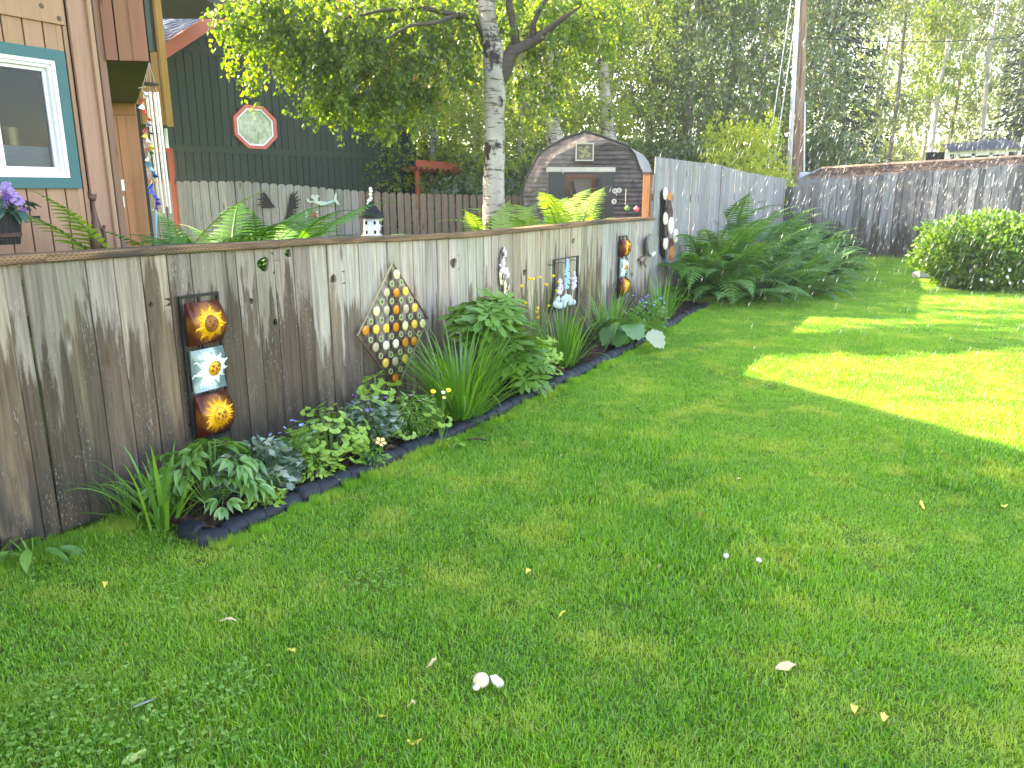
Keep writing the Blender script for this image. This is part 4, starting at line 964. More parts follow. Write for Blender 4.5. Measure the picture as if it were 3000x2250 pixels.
PEO = [peony_leaf(i) for i in range(4)]; COLB = [columb_leaf(i) for i in range(4)]
LARK = [flat_leaf(palm(7, .34, seed=i), M_LARK, .08, i) for i in range(4)]
def ruffle(seed):
    pts = []
    for k in range(40):
        a = -2.75+5.5*k/39; r = (.62+.38*math.cos(a*.5))*(1+.07*math.sin(k*1.9+seed)+.05*math.sin(k*.8+seed*2)); pts.append((.25+r*.8*math.cos(a), r*.72*math.sin(a)))
    return pts
RHUB = [flat_leaf(ruffle(i), M_RHUB, .3, i) for i in range(4)]
def leafy(name, label, p, leaves, n, h, rad, size, stem=True, seed=0, cat='plant', droop=(.1, .7), low=.25, dome_=1.0, matl=None, group=None, elong=1.0, rz=0):
    rd = random.Random(seed); o = thing(name, label, cat, p, rz, group); ST_ = []
    for k in range(n):
        a = rd.uniform(0, 2*PI); q = math.sqrt(rd.random()); r = rad*q; z = h*(low+(1-low)*(rd.random()**.6)*(1-dome_*.45*q*q))
        pos = Vector((r*math.cos(a)*elong, r*math.sin(a), z)); s = size*rd.uniform(.7, 1.15)
        aa = math.atan2(math.sin(a), math.cos(a)*elong)
        m = Matrix.Translation(pos) @ RZ(aa+rd.uniform(-.6,.6)) @ RY(rd.uniform(*droop)) @ RX(rd.uniform(-.35,.35)) @ SC(s)
        ob('leaf', rd.choice(leaves), o, mtx=m)
        ST_.append(tube([Vector((pos.x*.2, pos.y*.2, 0)), Vector((pos.x*.6, pos.y*.6, z*.6)), pos], [.005, .004, .002], 4, False))
    if stem: part('stems', comb(*ST_), M_STEM, o)
    return o
leafy('peony_plant', 'dark green peony with broad pointed leaflets at the near end of the bed', bed(668, 1492)+FN*.10, PEO, 38, .36, .19, .20, seed=3)
leafy('larkspur_plant', 'tall plant with jagged hand-shaped leaves right of the diamond hanging', bed(1500, 1165)+FN*.20, LARK, 66, .80, .25, .19, seed=5, low=.3, dome_=.5, elong=1.1, rz=FANG, droop=(.0, .6))
leafy('larkspur_plant', 'shorter leafy plant with jagged leaves spilling over the edging', bed(1560, 1150)+FN*.10, LARK, 46, .46, .18, .15, seed=6, low=.15, elong=1.3, rz=FANG)
leafy('columbine_plant', 'pale lime-green lobed columbine in the middle of the near bed', bed(1045, 1372)+FN*.20, COLB, 52, .36, .20, .125, seed=8, low=.12, elong=1.25, rz=FANG)
leafy('columbine_plant', 'lime columbine leaves arching over the dark edging', bed(1255, 1300)+FN*.1, COLB, 12, .22, .2, .12, seed=9, low=.3, elong=1.3, rz=FANG)
leafy('columbine_plant', 'lime columbine sprig leaning against the fence under the diamond hanging', bed(1190, 1300)+FN*.2, COLB, 8, .46, .12, .14, seed=19, low=.6)
leafy('columbine_plant', 'yellow-green columbine mound between daylily and iris clumps', bed(1620, 1120)+FN*.13, COLB, 64, .42, .17, .11, seed=10, low=.08, elong=1.2, rz=FANG)
rh = leafy('rhubarb_plant', 'rhubarb with big crinkled leaves hanging over the edging', bed(1845, 1018)+FN*.06, RHUB, 17, .34, .24, .19, seed=11, low=.25, droop=(.1, .9))
ob('leaf', flat_leaf(ruffle(2), M_PALELEAF, .25, 3), rh, loc=(.24, -.16, .15), rot=(.5, .55, -.5), scale=.16)
leafy('meadow_weed', 'broad-leaved weed against the fence at the left edge of the lawn', gpt(95, 1640), [flat_leaf(oval(.2), M_PEONY, .3, i) for i in range(3)], 9, .14, .12, .15, seed=12, low=.2)
# tall yellow flower stalks of the columbine mound
st = thing('flower_stalks', 'thin stalks with small yellow flowers in front of the delphinium plaque', 'flower', bed(1610, 1085)+FN*.12); sts = []; fl = []
rd = random.Random(5)
for k in range(13):
    a = rd.uniform(-.5, .5); h = rd.uniform(.45, .85); tip = Vector((FD.x*a*.7+rd.uniform(-.05,.05), FD.y*a*.7, h)); sts.append(tube([Vector((0,0,0)), tip*.55+Vector((0,0,.05)), tip], [.004, .003, .0015], 4, False)); fl.append(tip)
part('stems', comb(*sts), M_STEM, st)
for t in fl: part('flower', lathe([(0, -.012), (.013, 0), (.016, .012), (.008, .016)], 6), M_YEL, st, loc=t)

def mat_two(): pass
def small_plant(name, label, p, n, h, rad, lsize, mat, seed, shape=.5, flowers=None, elong=1.4, cat='plant'):
    rs = np.random.default_rng(seed); o = thing(name, label, cat, p, FANG)
    a = rs.uniform(0, 2*PI, n); q = np.sqrt(rs.uniform(0, 1, n)); z = h*(.1+.9*rs.uniform(0, 1, n)**.6*(1-.55*q*q))
    P = np.stack([rad*q*np.cos(a)*elong, rad*q*np.sin(a), z], 1); D = np.stack([np.cos(a), np.sin(a), np.full(n, .1)], 1)
    V, Q, R = leaf_cloud(P, D, np.full(n, lsize), rs, .25, shape, .35)
    f = ob('foliage', fastmesh('foliage', V, Q, mat, R), o); f['kind'] = 'stuff'
    part('stems', comb(*[tube([Vector((x*.3, y*.3, 0)), Vector((x, y, zz))], [.003, .0015], 3, False) for x, y, zz in P[::6]]), M_STEM, o)
    if flowers:
        fm, cnt, size, zz = flowers
        for k in range(cnt):
            aa = rs.uniform(0, 2*PI); rr = rad*math.sqrt(rs.uniform(0, 1)); pos = (rr*math.cos(aa)*elong, rr*math.sin(aa), h*rs.uniform(*zz))
            L = []
            for j in range(5): L.append(([tuple(Vector((math.cos(2*PI*j/5+t)*r_, math.sin(2*PI*j/5+t)*r_, b)))for t, r_, b in ((0, .1, 0), (.5, .8, .15), (0, 1.05, .2), (-.5, .8, .15))], [(0, 1, 2, 3)]))
            vf = comb(*L); vf = ([(x*size, y*size, z_*size) for x, y, z_ in vf[0]], vf[1])
            part('flower', vf, fm, o, loc=pos, rot=(rs.uniform(-.9, .4), rs.uniform(-.5, .5), rs.uniform(0, 6)))
    return o
small_plant('dead_nettle', 'silver-striped dead nettle between peony and forget-me-nots', bed(845, 1465)+FN*.22, 950, .30, .17, .055, M_SILVER, 31, .55)
small_plant('forget_me_nots', 'blue forget-me-nots left of the lime columbine', bed(975, 1415)+FN*.26, 420, .28, .11, .05, M_SMALL, 32, .35, (M_BLUE, 18, .011, (.8, 1.05)))
small_plant('dead_nettle', 'dark silvery plant with purple flower spikes right of the lime columbine', bed(1165, 1330)+FN*.22, 800, .34, .16, .05, M_SILVER, 33, .5, (M_PURPLE, 10, .012, (.8, 1.1)))
small_plant('bleeding_heart', 'feathery light green plant with pink flowers before the daylily clump', bed(1270, 1290)+FN*.16, 900, .30, .14, .05, M_LARK, 34, .22, (M_PINK, 9, .014, (.6, 1.05)))
small_plant('forget_me_nots', 'pale blue forget-me-nots at the far end of the bed', bed(1935, 965)+FN*.15, 700, .34, .2, .05, M_SMALL, 35, .35, (M_BLUE, 34, .012, (.8, 1.1)))
small_plant('ground_cover', 'low green ground cover mat beyond the rhubarb', bed(1915, 978)+FN*.12, 900, .12, .2, .05, M_SMALL, 36, .6, None, 1.8)
small_plant('pansy_plant', 'small plant with one apricot pansy beside the edging', bed(1052, 1352)-FN*.12, 90, .12, .07, .04, M_SMALL, 37, .5, (M_APRI, 2, .035, (1.0, 1.2)), 1)
small_plant('leafy_weed', 'yellow-green low weeds between edging and forget-me-nots', bed(985, 1415)+FN*.14, 240, .14, .12, .04, M_COLUMB, 38, .5)
small_plant('leafy_weed', 'yellow-green weed under the peony', bed(760, 1480)-FN*.04, 160, .10, .08, .035, M_COLUMB, 39, .5)
# Welsh poppies before the daylily
pop = thing('poppy_plant', 'two yellow poppies and a pale bud before the daylily clump', 'flower', bed(1290, 1285)); rd = random.Random(4)
for (px, py, m, s) in ((1268, 1150, M_YEL, .018), (1313, 1146, M_YEL, .018), (1298, 1152, M_WPET, .014), (1300, 1167, M_APRI, .012)):
    tip = at(px, py, bed(1290, 1285).y-.05)-bed(1290, 1285)
    part('stem', tube([(0,0,0), tip*.5+Vector((0,0,.06)), tip], [.004,.003,.002], 4, False), M_STEM, pop)
    part('flower', lathe([(0,-.02*s/.03),(s*.7,0),(s,s*.7),(s*.6,s*.9),(0,s*.5)], 8), m, pop, loc=tip, rot=(.5, .3, 0))

# ---- rounded shrub on the right
bp = gpt(2905, 860); shrub = thing('round_shrub', 'clipped leafy shrub with white flowers low on its side, right lawn edge', 'shrub', bp+Vector((.3, .55, 0)))
rs = np.random.default_rng(8); n = 19000
k = bp.y/FPX; hw = 160*k*1.35; hh = 215*k*1.0
def shrub_r(a, f): return 1+.10*math.sin(3*a+1)+.07*math.sin(7*a+f*5)+.05*math.sin(11*a-f*9)
q = rs.uniform(-1, 1, (n*2, 3)); sh = (np.abs(q[:, 0])**2.6+np.abs(q[:, 1])**2.4+np.abs(q[:, 2])**2.8)
keep = (sh < 1) & (sh > .18); q = q[keep][:n]
lump = np.array([.26*mnoise.noise((x*2.3, y*2.3, z*2.3))+.12*mnoise.noise((x*6, y*6, z*6)) for x, y, z in q])[:, None]
P = q*(1+lump)*np.array([hw, .72, hh*.5])+np.array([0, 0, hh*.52]); P[:, 2] = np.maximum(P[:, 2], .03)
V, Q, R = leaf_cloud(P, q*np.array([1, 1, .8])+np.array([0, 0, .5]), np.full(len(P), .085), rs, .1, .6, .6)
M_SHRUB = mat_leaf('shrub_leaf', [(.035, .11, .018, 1), (.085, .20, .025, 1), (.20, .34, .045, 1)], .45, .4, gloss=.5, hue_noise=3)
f = ob('foliage', fastmesh('foliage', V, Q, M_SHRUB, R), shrub); f['kind'] = 'stuff'
rd = random.Random(3)
part('branches', comb(*[tube(curve3((rd.uniform(-.3,.3),rd.uniform(-.2,.2),0), (rd.uniform(-.9,.9)*hw, rd.uniform(-.6,.6), hh*rd.uniform(.5,.95)), .05, 4, .1, rd), [.014,.011,.008,.006,.003], 5, False) for _ in range(26)]), M_TWIG, shrub)
for kx in range(16):
    part('flower', lathe([(0,0),(.02,.004),(.023,.010),(.008,.012)], 7), M_WPET, shrub, loc=(rd.uniform(-.7, 1.0)*hw, -.70-rd.uniform(0,.08), hh*rd.uniform(.12,.42)), rot=(1.2, rd.uniform(-.4,.4), 0))
# sprigs along the shrub top
for (px, py) in ((2720, 640), (2785, 632), (2905, 636), (2945, 650)):
    tip = at(px, py, bp.y+.4)-shrub.location; L = []
    base = tip-Vector((0, 0, .16))
    part('sprig', tube([base, tip], [.006,.003], 4), M_TWIG, shrub)
    for j in range(7): ob('leaf', LARK[0] if False else flat_leaf(oval(.22), M_SHRUB, .3, j), shrub, mtx=Matrix.Translation(base.lerp(tip, .3+.1*j)) @ RZ(j*2.4) @ RY(-.2) @ SC(.10))
# ------------------------------------------------------------------ bed soil, edging
def bed_edge(px, py): return gpt(px, py)
ed_px = [(545, 1566), (632, 1590), (700, 1550), (850, 1482), (1000, 1414), (1150, 1347), (1300, 1285), (1420, 1234), (1560, 1162), (1660, 1112), (1790, 1050), (1914, 985), (2000, 933), (2070, 897)]
EP = [gpt(*p) for p in ed_px]
n = 40; V = []; F = []
def edge_at(t):
    f = t*(len(EP)-1); i = min(int(f), len(EP)-2); return EP[i].lerp(EP[i+1], f-i)
for i in range(n+1):
    e = edge_at(i/n); s_ = (e-F0).dot(FD); b = fw(s_, .0)
    for j in range(6):
        p = b.lerp(e, j/5); V.append((p.x, p.y, .035+.02*math.sin(j/5*PI)+.014*mnoise.noise((p.x*5, p.y*5, 1))))
F = [(i*6+j, i*6+j+1, i*6+j+7, i*6+j+6) for i in range(n) for j in range(5)]
g = ob('garden_bed', mesh('garden_bed', V, F, M_SOIL, True)); tag(g, 'dark mulch soil of the flower bed along the low fence', kind='structure')
def mat_edging():
    t = NT('blue_black_rubber'); v = t.shift(t.obj()); n1 = t.noise(v, 30, 4); n2 = t.noise(v, 6, 3)
    c = t.mix(t.rng(n1, .3, .7), (.004, .008, .014, 1), (.010, .018, .030, 1)); c = t.mix(t.rng(n2, .55, .75, 0, .5), c, (.06, .07, .07, 1))
    return t.done(t.pbr(c, .6, t.bump(n1, .5, .006), spec=.35))
M_EDGE = mat_edging()
edg = thing('bed_edging', 'dark blue rubber edging of rounded sections along the flower bed', 'edging')
L = [0]; 
for i in range(len(EP)-1): L.append(L[-1]+(EP[i+1]-EP[i]).length)
tot = L[-1]
def epos(d):
    i = min(max(np.searchsorted(L, d)-1, 0), len(EP)-2); return EP[i].lerp(EP[i+1], (d-L[i])/(L[i+1]-L[i]))
d = 0; w = .125; rd = random.Random(2)
prof = [(-.045, 0), (-.05, .05), (-.035, .082), (0, .094), (.035, .082), (.05, .05), (.045, 0)]
def edge_piece(w):
    V = []; F = []
    for (u, s) in ((0, .93), (.08, .98), (.5, 1.0), (.92, .98), (1, .93)):
        V += [(u*w-w/2, y*s, z*s) for y, z in prof]
    m = len(prof)
    for i in range(4):
        for j in range(m-1): F.append((i*m+j, i*m+m+j, i*m+m+j+1, i*m+j+1))
    F += [tuple(range(m)), tuple(range(5*m-1, 4*m-1, -1))]
    return mesh('edging_section', V, F, M_EDGE, True)
EM = edge_piece(w)
while d < tot-.05:
    p = epos(d+w/2); q = epos(min(d+w, tot)); r = epos(d); a = math.atan2(q.y-r.y, q.x-r.x)
    ob('edging_section', EM, edg, loc=(p.x, p.y, -.012+rd.uniform(-.008, .01)), rot=(rd.uniform(-.12,.12), rd.uniform(-.05,.05), a+rd.uniform(-.05,.05)), scale=(1.0, rd.uniform(.9,1.1), rd.uniform(.80,.92))); d += w*.985
# bark chips in the bed
rs = np.random.default_rng(4); V = []; Q = []
nchip = 2600
for k in range(nchip):
    e = edge_at(rs.uniform(0, 1)**1.6); s_ = (e-F0).dot(FD); p = fw(s_, .0).lerp(e, rs.uniform(.05, .95)); a = rs.uniform(0, 6.28); l = rs.uniform(.012, .035); w_ = l*rs.uniform(.2, .6)
    dx = np.array([math.cos(a), math.sin(a), rs.uniform(-.4, .4)])*l; dy = np.array([-math.sin(a), math.cos(a), rs.uniform(-.5, .5)])*w_; c = np.array([p.x, p.y, .058+rs.uniform(0, .014)])
    b = len(V); V += [c-dx-dy, c+dx-dy*.6, c+dx*.9+dy, c-dx*.8+dy]; Q.append((b, b+1, b+2, b+3))
t = NT('bark_chip'); rr = t.n('Attribute', {'attribute_name': 'rnd'}).outputs['Fac']; rp = t.n('ValToRGB', None, Fac=rr); e_ = rp.color_ramp.elements
e_[0].color = (.012, .008, .006, 1); e_[1].color = (.16, .085, .05, 1); e_[1].position = 1; x_ = e_.new(.7); x_.color = (.05, .028, .018, 1)
M_CHIP = t.done(t.pbr(rp.outputs[0], .85, spec=.2))
c = ob('bark_chips', fastmesh('bark_chips', V, Q, M_CHIP, np.repeat(rs.uniform(0, 1, nchip), 4))); tag(c, 'dark bark chips strewn over the flower bed', 'mulch', kind='stuff')

# ------------------------------------------------------------------ lawn grass: tufts scattered over the lawn
def mat_grass():
    t = NT('grass_blade'); p = t.pos(); a = t.n('Attribute', {'attribute_name': 'rnd'}).outputs['Fac']
    n1 = t.noise(p, .9, 3, .6); n2 = t.noise(p, 2.3, 4, .6); n3 = t.noise(p, .45, 3, .6)
    f = t.math('ADD', t.math('MULTIPLY', a, .45), t.math('MULTIPLY', n1, .55))
    rp = t.n('ValToRGB', None, Fac=f); e = rp.color_ramp.elements
    e[0].position = .27; e[0].color = (.055, .245, .012, 1); e[1].position = .82; e[1].color = (.38, .62, .045, 1); x = e.new(.5); x.color = (.175, .47, .022, 1)
    c = rp.outputs[0]
    c = t.mix(t.math('MULTIPLY', t.rng(n2, .50, .66), .85), c, (.43, .57, .07, 1))          # yellower, mossy patches
    dry = t.math('MULTIPLY', t.rng(n3, .62, .72), t.math('GREATER_THAN', a, .45)); c = t.mix(t.math('MULTIPLY', dry, .55), c, (.36, .39, .085, 1))
    c = t.mix(t.math('MULTIPLY', t.math('GREATER_THAN', a, .965), .8), c, (.42, .40, .16, 1))  # dead blades
    tc = t.mix(1.0, c, (1.45, 1.25, .5, 1), 'MULTIPLY')
    d = t.n('BsdfDiffuse', None, Color=c); tr = t.n('BsdfTranslucent', None, Color=tc); g = t.n('BsdfGlossy', None, Color=(1,1,1,1), Roughness=.4)
    m = t.n('MixShader', None, _0=.42, _1=d.outputs[0], _2=tr.outputs[0]); m = t.n('MixShader', None, _0=.045, _1=m.outputs[0], _2=g.outputs[0])
    return t.done(m.outputs[0])
M_GRASS = mat_grass()
def tuft_mesh(seed, size=.34, n=900, h=.042, w=.0019, mat=M_GRASS):
    rs = np.random.default_rng(seed); x = rs.uniform(-size/2, size/2, n); y = rs.uniform(-size/2, size/2, n)
    a = rs.uniform(0, 2*PI, n); L = h*rs.uniform(.5, 1.35, n); lean = rs.uniform(.05, 1.0, n)
    d = np.stack([np.cos(a), np.sin(a)], 1); px_ = np.stack([-np.sin(a), np.cos(a)], 1); ww = w*rs.uniform(.7, 1.5, n)
    b = np.stack([x, y], 1)
    def pt(f, side, wid):
        horiz = d*(L*lean*f*f)[:, None]+px_*(side*ww*wid)[:, None]; z = L*f*(1-.35*lean*f)
        return np.concatenate([b+horiz, z[:, None]], 1)
    V = np.stack([pt(0, -1, 1), pt(0, 1, 1), pt(.55, 1, .85), pt(.55, -1, .85), pt(1, 0, 0)], 1).reshape(-1, 3)
    i = np.arange(n)*5; F = [(k, k+1, k+2, k+3) for k in i]+[(k+3, k+2, k+4) for k in i]
    return mesh('grass_tuft', V, F, mat, False, np.repeat(rs.uniform(0, 1, n), 5))
def clover_mesh(seed, size=.22, n=46):
    rs = np.random.default_rng(seed); V = []; F = []; R = []
    for k in range(n):
        c = np.array([rs.normal(0, size*.3), rs.normal(0, size*.3), rs.uniform(.014, .034)]); a0 = rs.uniform(0, 6.28); r = rs.uniform(.0025, .0055); tl = rs.normal(0, .3, 2)
        for j in range(3):
            a = a0+j*2.09; m = c+np.array([math.cos(a), math.sin(a), 0])*r; b = len(V)
            for q in range(6):
                t_ = q*PI/3; o_ = np.array([math.cos(t_)*r*.95, math.sin(t_)*r*.95, 0]); o_[2] = o_[0]*tl[0]+o_[1]*tl[1]; V.append(m+o_)
            F.append(tuple(range(b, b+6))); R += [rs.uniform(.1, .9)]*6
    return mesh('clover', V, F, M_CLOVER, False, R)
M_CLOVER = mat_leaf('clover_leaf', [(.08, .22, .03, 1), (.14, .32, .045, 1), (.27, .45, .09, 1)], .3, .5, gloss=.3)
def scatter(name, meshes, pts, rots, scl, idx, label, cat=None):
    colx = bpy.data.collections.new(name+'_source')
    for i, m in enumerate(meshes): colx.objects.link(bpy.data.objects.new('tuft_source_%02d' % i, m))
    me = bpy.data.meshes.new(name); me.vertices.add(len(pts)); me.vertices.foreach_set('co', np.asarray(pts, dtype=np.float32).ravel())
    for nm_, tp_, dat, key in (('rot', 'FLOAT_VECTOR', rots, 'vector'), ('scl', 'FLOAT_VECTOR', scl, 'vector')):
        at_ = me.attributes.new(nm_, tp_, 'POINT'); at_.data.foreach_set(key, np.asarray(dat, dtype=np.float32).ravel())
    at_ = me.attributes.new('idx', 'INT', 'POINT'); at_.data.foreach_set('value', np.asarray(idx, dtype=np.int32))
    me.update(); o = bpy.data.objects.new(name, me); COL.objects.link(o); tag(o, label, cat, kind='stuff')
    ng = bpy.data.node_groups.new(name, 'GeometryNodeTree'); ng.interface.new_socket('Geometry', in_out='INPUT', socket_type='NodeSocketGeometry'); ng.interface.new_socket('Geometry', in_out='OUTPUT', socket_type='NodeSocketGeometry')
    N = ng.nodes; K = ng.links; gi_ = N.new('NodeGroupInput'); go = N.new('NodeGroupOutput'); ip = N.new('GeometryNodeInstanceOnPoints'); ci = N.new('GeometryNodeCollectionInfo')
    ci.inputs['Collection'].default_value = colx; ci.inputs['Separate Children'].default_value = True; ci.inputs['Reset Children'].default_value = True
    def na(nm_, tp_): q = N.new('GeometryNodeInputNamedAttribute'); q.data_type = tp_; q.inputs['Name'].default_value = nm_; return q.outputs['Attribute']
    e2r = N.new('FunctionNodeEulerToRotation'); K.new(na('rot', 'FLOAT_VECTOR'), e2r.inputs[0])
    K.new(gi_.outputs[0], ip.inputs['Points']); K.new(ci.outputs[0], ip.inputs['Instance']); ip.inputs['Pick Instance'].default_value = True
    K.new(na('idx', 'INT'), ip.inputs['Instance Index']); K.new(e2r.outputs[0], ip.inputs['Rotation']); K.new(na('scl', 'FLOAT_VECTOR'), ip.inputs['Scale']); K.new(ip.outputs[0], go.inputs[0])
    md = o.modifiers.new('scatter', 'NODES'); md.node_group = ng; return o
def on_lawn(x, y):
    rel = Vector((x, y, 0))-F0; off = rel.dot(FN); s_ = rel.dot(FD)
    if off > -.03: return False
    e0 = (EP[0]-F0).dot(FD)
    if e0-.02 < s_ < (EP[-1]-F0).dot(FD)+.05:
        # inside the bed?
        best = None
        for i in range(1, len(EP)-1):
            a, b = (EP[i]-F0), (EP[i+1]-F0)
            if a.dot(FD) <= s_ <= b.dot(FD): f = (s_-a.dot(FD))/(b.dot(FD)-a.dot(FD)); best = a.dot(FN)*(1-f)+b.dot(FN)*f
        if best is not None and off > best-.075: return False
        if best is None and off > (EP[0]-F0).dot(FN)-.03: return False
    if (Vector((x, y, 0))-C0).dot(FD) > -.1: return False
    return True
rs = np.random.default_rng(6); pts = []; rots = []; scl = []; idx = []
TF = [tuft_mesh(i, .34, 1250, .029, .0016) for i in range(5)]+[tuft_mesh(9, .34, 900, .040, .0019)]
y = 1.7
while y < 15.5:
    st_ = .20 if y < 6 else .23; x = -max(2.6, .0)-.2
    while x < .70*y+1.6:
        xx, yy = x+rs.uniform(-.07, .07), y+rs.uniform(-.07, .07)
        if abs(xx) < .72*yy+.7 and on_lawn(xx, yy):
            lush = mnoise.noise((xx*.8, yy*.8, 5)); hz = 1+.35*lush+rs.uniform(-.12, .12)
            pts.append((xx, yy, lawn_z(xx, yy)-.004)); rots.append((0, 0, rs.uniform(0, 6.28))); scl.append((1, 1, max(.55, hz))); idx.append(5 if lush > .25 and rs.random() < .5 else int(rs.integers(0, 5)))
        x += st_
    y += st_
# longer grass along the fence foot, edging and back fence
for s_ in np.arange(-1.2, (EP[0]-F0).dot(FD)+.05, .12):
    p = fw(s_, -rs.uniform(.09, .16)); pts.append((p.x, p.y, 0)); rots.append((0,0,rs.uniform(0,6.28))); scl.append((.5, .5, rs.uniform(.8, 1.8))); idx.append(5)
for d_ in np.arange(0, tot, .13):
    p = epos(d_)-FN*rs.uniform(.10, .13); pts.append((p.x, p.y, 0)); rots.append((0,0,rs.uniform(0,6.28))); scl.append((.30, .30, rs.uniform(.7, 1.5))); idx.append(5)
for u in np.arange(.6, 6, .16):
    for v in np.arange(.1, 1.6, .2):
        p = C0+BD*u-FD*(v+rs.uniform(-.05,.05)); pts.append((p.x, p.y, 0)); rots.append((0,0,rs.uniform(0,6.28))); scl.append((1, 1, rs.uniform(2.2, 5.0)*(1.2 if v < .8 else .8))); idx.append(5)
scatter('lawn_grass', TF, pts, rots, scl, idx, 'mown green grass covering the whole lawn', 'grass')
CLV = [clover_mesh(i) for i in range(4)]; pts = []; rots = []; scl = []; idx = []
for k in range(80):
    px, py = rs.uniform(-100, 1500), rs.uniform(1550, 2300)
    if rs.random() < (px/1500)*.8: continue
    p = gpt(px, py)
    if mnoise.noise((p.x*1.3, p.y*1.3, 9)) < .12 or not on_lawn(p.x, p.y): continue
    pts.append((p.x, p.y, 0)); rots.append((0,0,rs.uniform(0,6.28))); scl.append((1,1,rs.uniform(.8,1.3))); idx.append(int(rs.integers(0,4)))
scatter('clover', CLV, pts, rots, scl, idx, 'clover and small weeds growing through the lawn', 'clover')
# ------------------------------------------------------------------ things on the fence
def fthing(name, label, cat, px, py, group=None):
    s_, z_ = fpt(px, py); return thing(name, label, cat, fw(s_, 0, z_), FANG, group), s_, z_
def FL(px, py, s0, z0): a, b = fpt(px, py); return a-s0, b-z0
def mat_glaze(name, edge, mid, rough=.25, metal=.3):
    t = NT(name); o = t.obj(); n1 = t.noise(o, 14, 4); sx = t.n('SeparateXYZ', None, Vector=o)
    r = t.math('SQRT', t.math('ADD', t.math('POWER', sx.outputs['X'], 2.0), t.math('POWER', sx.outputs['Z'], 2.0)))
    f = t.rng(t.math('ADD', r, t.math('MULTIPLY', t.math('SUBTRACT', n1, .5), .05)), .05, .115)
    return t.done(t.pbr(t.mix(f, mid, edge), rough, t.bump(n1, .2, .004), metal, .5))
M_GL_OR = mat_glaze('amber_glaze', (.10, .018, .008, 1), (.62, .24, .03, 1)); M_GL_BL = mat_glaze('pale_blue_glaze', (.16, .24, .24, 1), (.42, .56, .58, 1))
M_GOLD = mat_plain('gold_paint', lin(232, 168, 30), .35, .35, 60, .3, .25); M_BRONZE = mat_plain('bronze_paint', lin(150, 90, 40), .4, .4, 50, .3, .3); M_IVORY = mat_plain('ivory_paint', lin(214, 220, 210), .5, .15, 40, .2)
def sun_face(parent, cx, cz, r, ymid, rays, mats, wavy=True, seed=0, trail=False, face=None):
    """low relief sun with a face, on the plate front at y = ymid(z)"""
    rd = random.Random(seed); L = []
    for k in range(rays):
        a = 2*PI*k/rays; ln = r*(1.0 if k % 2 == 0 else .82)*rd.uniform(.93, 1.05); pts = []
        if trail and math.cos(a) < -.2: ln *= 1.55
        m = 6
        for j in range(m+1):
            f = j/m; rad_ = r*.44+(ln-r*.44)*f; wv = (.16*math.sin(f*6.0+k*PI)*f if wavy else 0); w_ = (r*.17 if wavy else r*.115)*(1-f**1.6)+.0005
            q = a+wv; c_ = (cx+rad_*math.cos(q), cz+rad_*math.sin(q)); px_ = (-math.sin(q)*w_, math.cos(q)*w_); pts.append((c_, px_))
        V = []; F = []
        for (c_, p_) in pts:
            for s in (-1, 0, 1): x = c_[0]+p_[0]*s; z = c_[1]+p_[1]*s; V.append((x, ymid(z)-(.009 if s == 0 else .001), z))
        for j in range(m): F += [(3*j, 3*j+1, 3*j+4, 3*j+3), (3*j+1, 3*j+2, 3*j+5, 3*j+4)]
        L.append((V, F))
    part('sun_rays', comb(*L), mats[0], parent, True)
    y0 = ymid(cz); f = part('sun_face', comb(dome(cx, cz, r*.42, r*.48, .022, y0, 20, 5)), mats[1], parent, True)
    e = []
    for sx in (-1, 1):
        e += [dome(cx+sx*r*.16, cz+r*.10, r*.075, r*.045, .007, y0-.019, 10, 3), dome(cx+sx*r*.22, cz-r*.10, r*.10, r*.10, .006, y0-.016, 10, 3), bar((cx+sx*r*.07, y0-.022, cz+r*.19), (cx+sx*r*.26, y0-.017, cz+r*.17), .006)]
    e += [dome(cx, cz-r*.02, r*.05, r*.14, .012, y0-.019, 10, 3), dome(cx, cz-r*.22, r*.12, r*.035, .007, y0-.018, 10, 3), dome(cx, cz-r*.29, r*.08, r*.03, .006, y0-.016, 10, 3)]
    part('features', comb(*e), face or M_BRONZE, f, True)
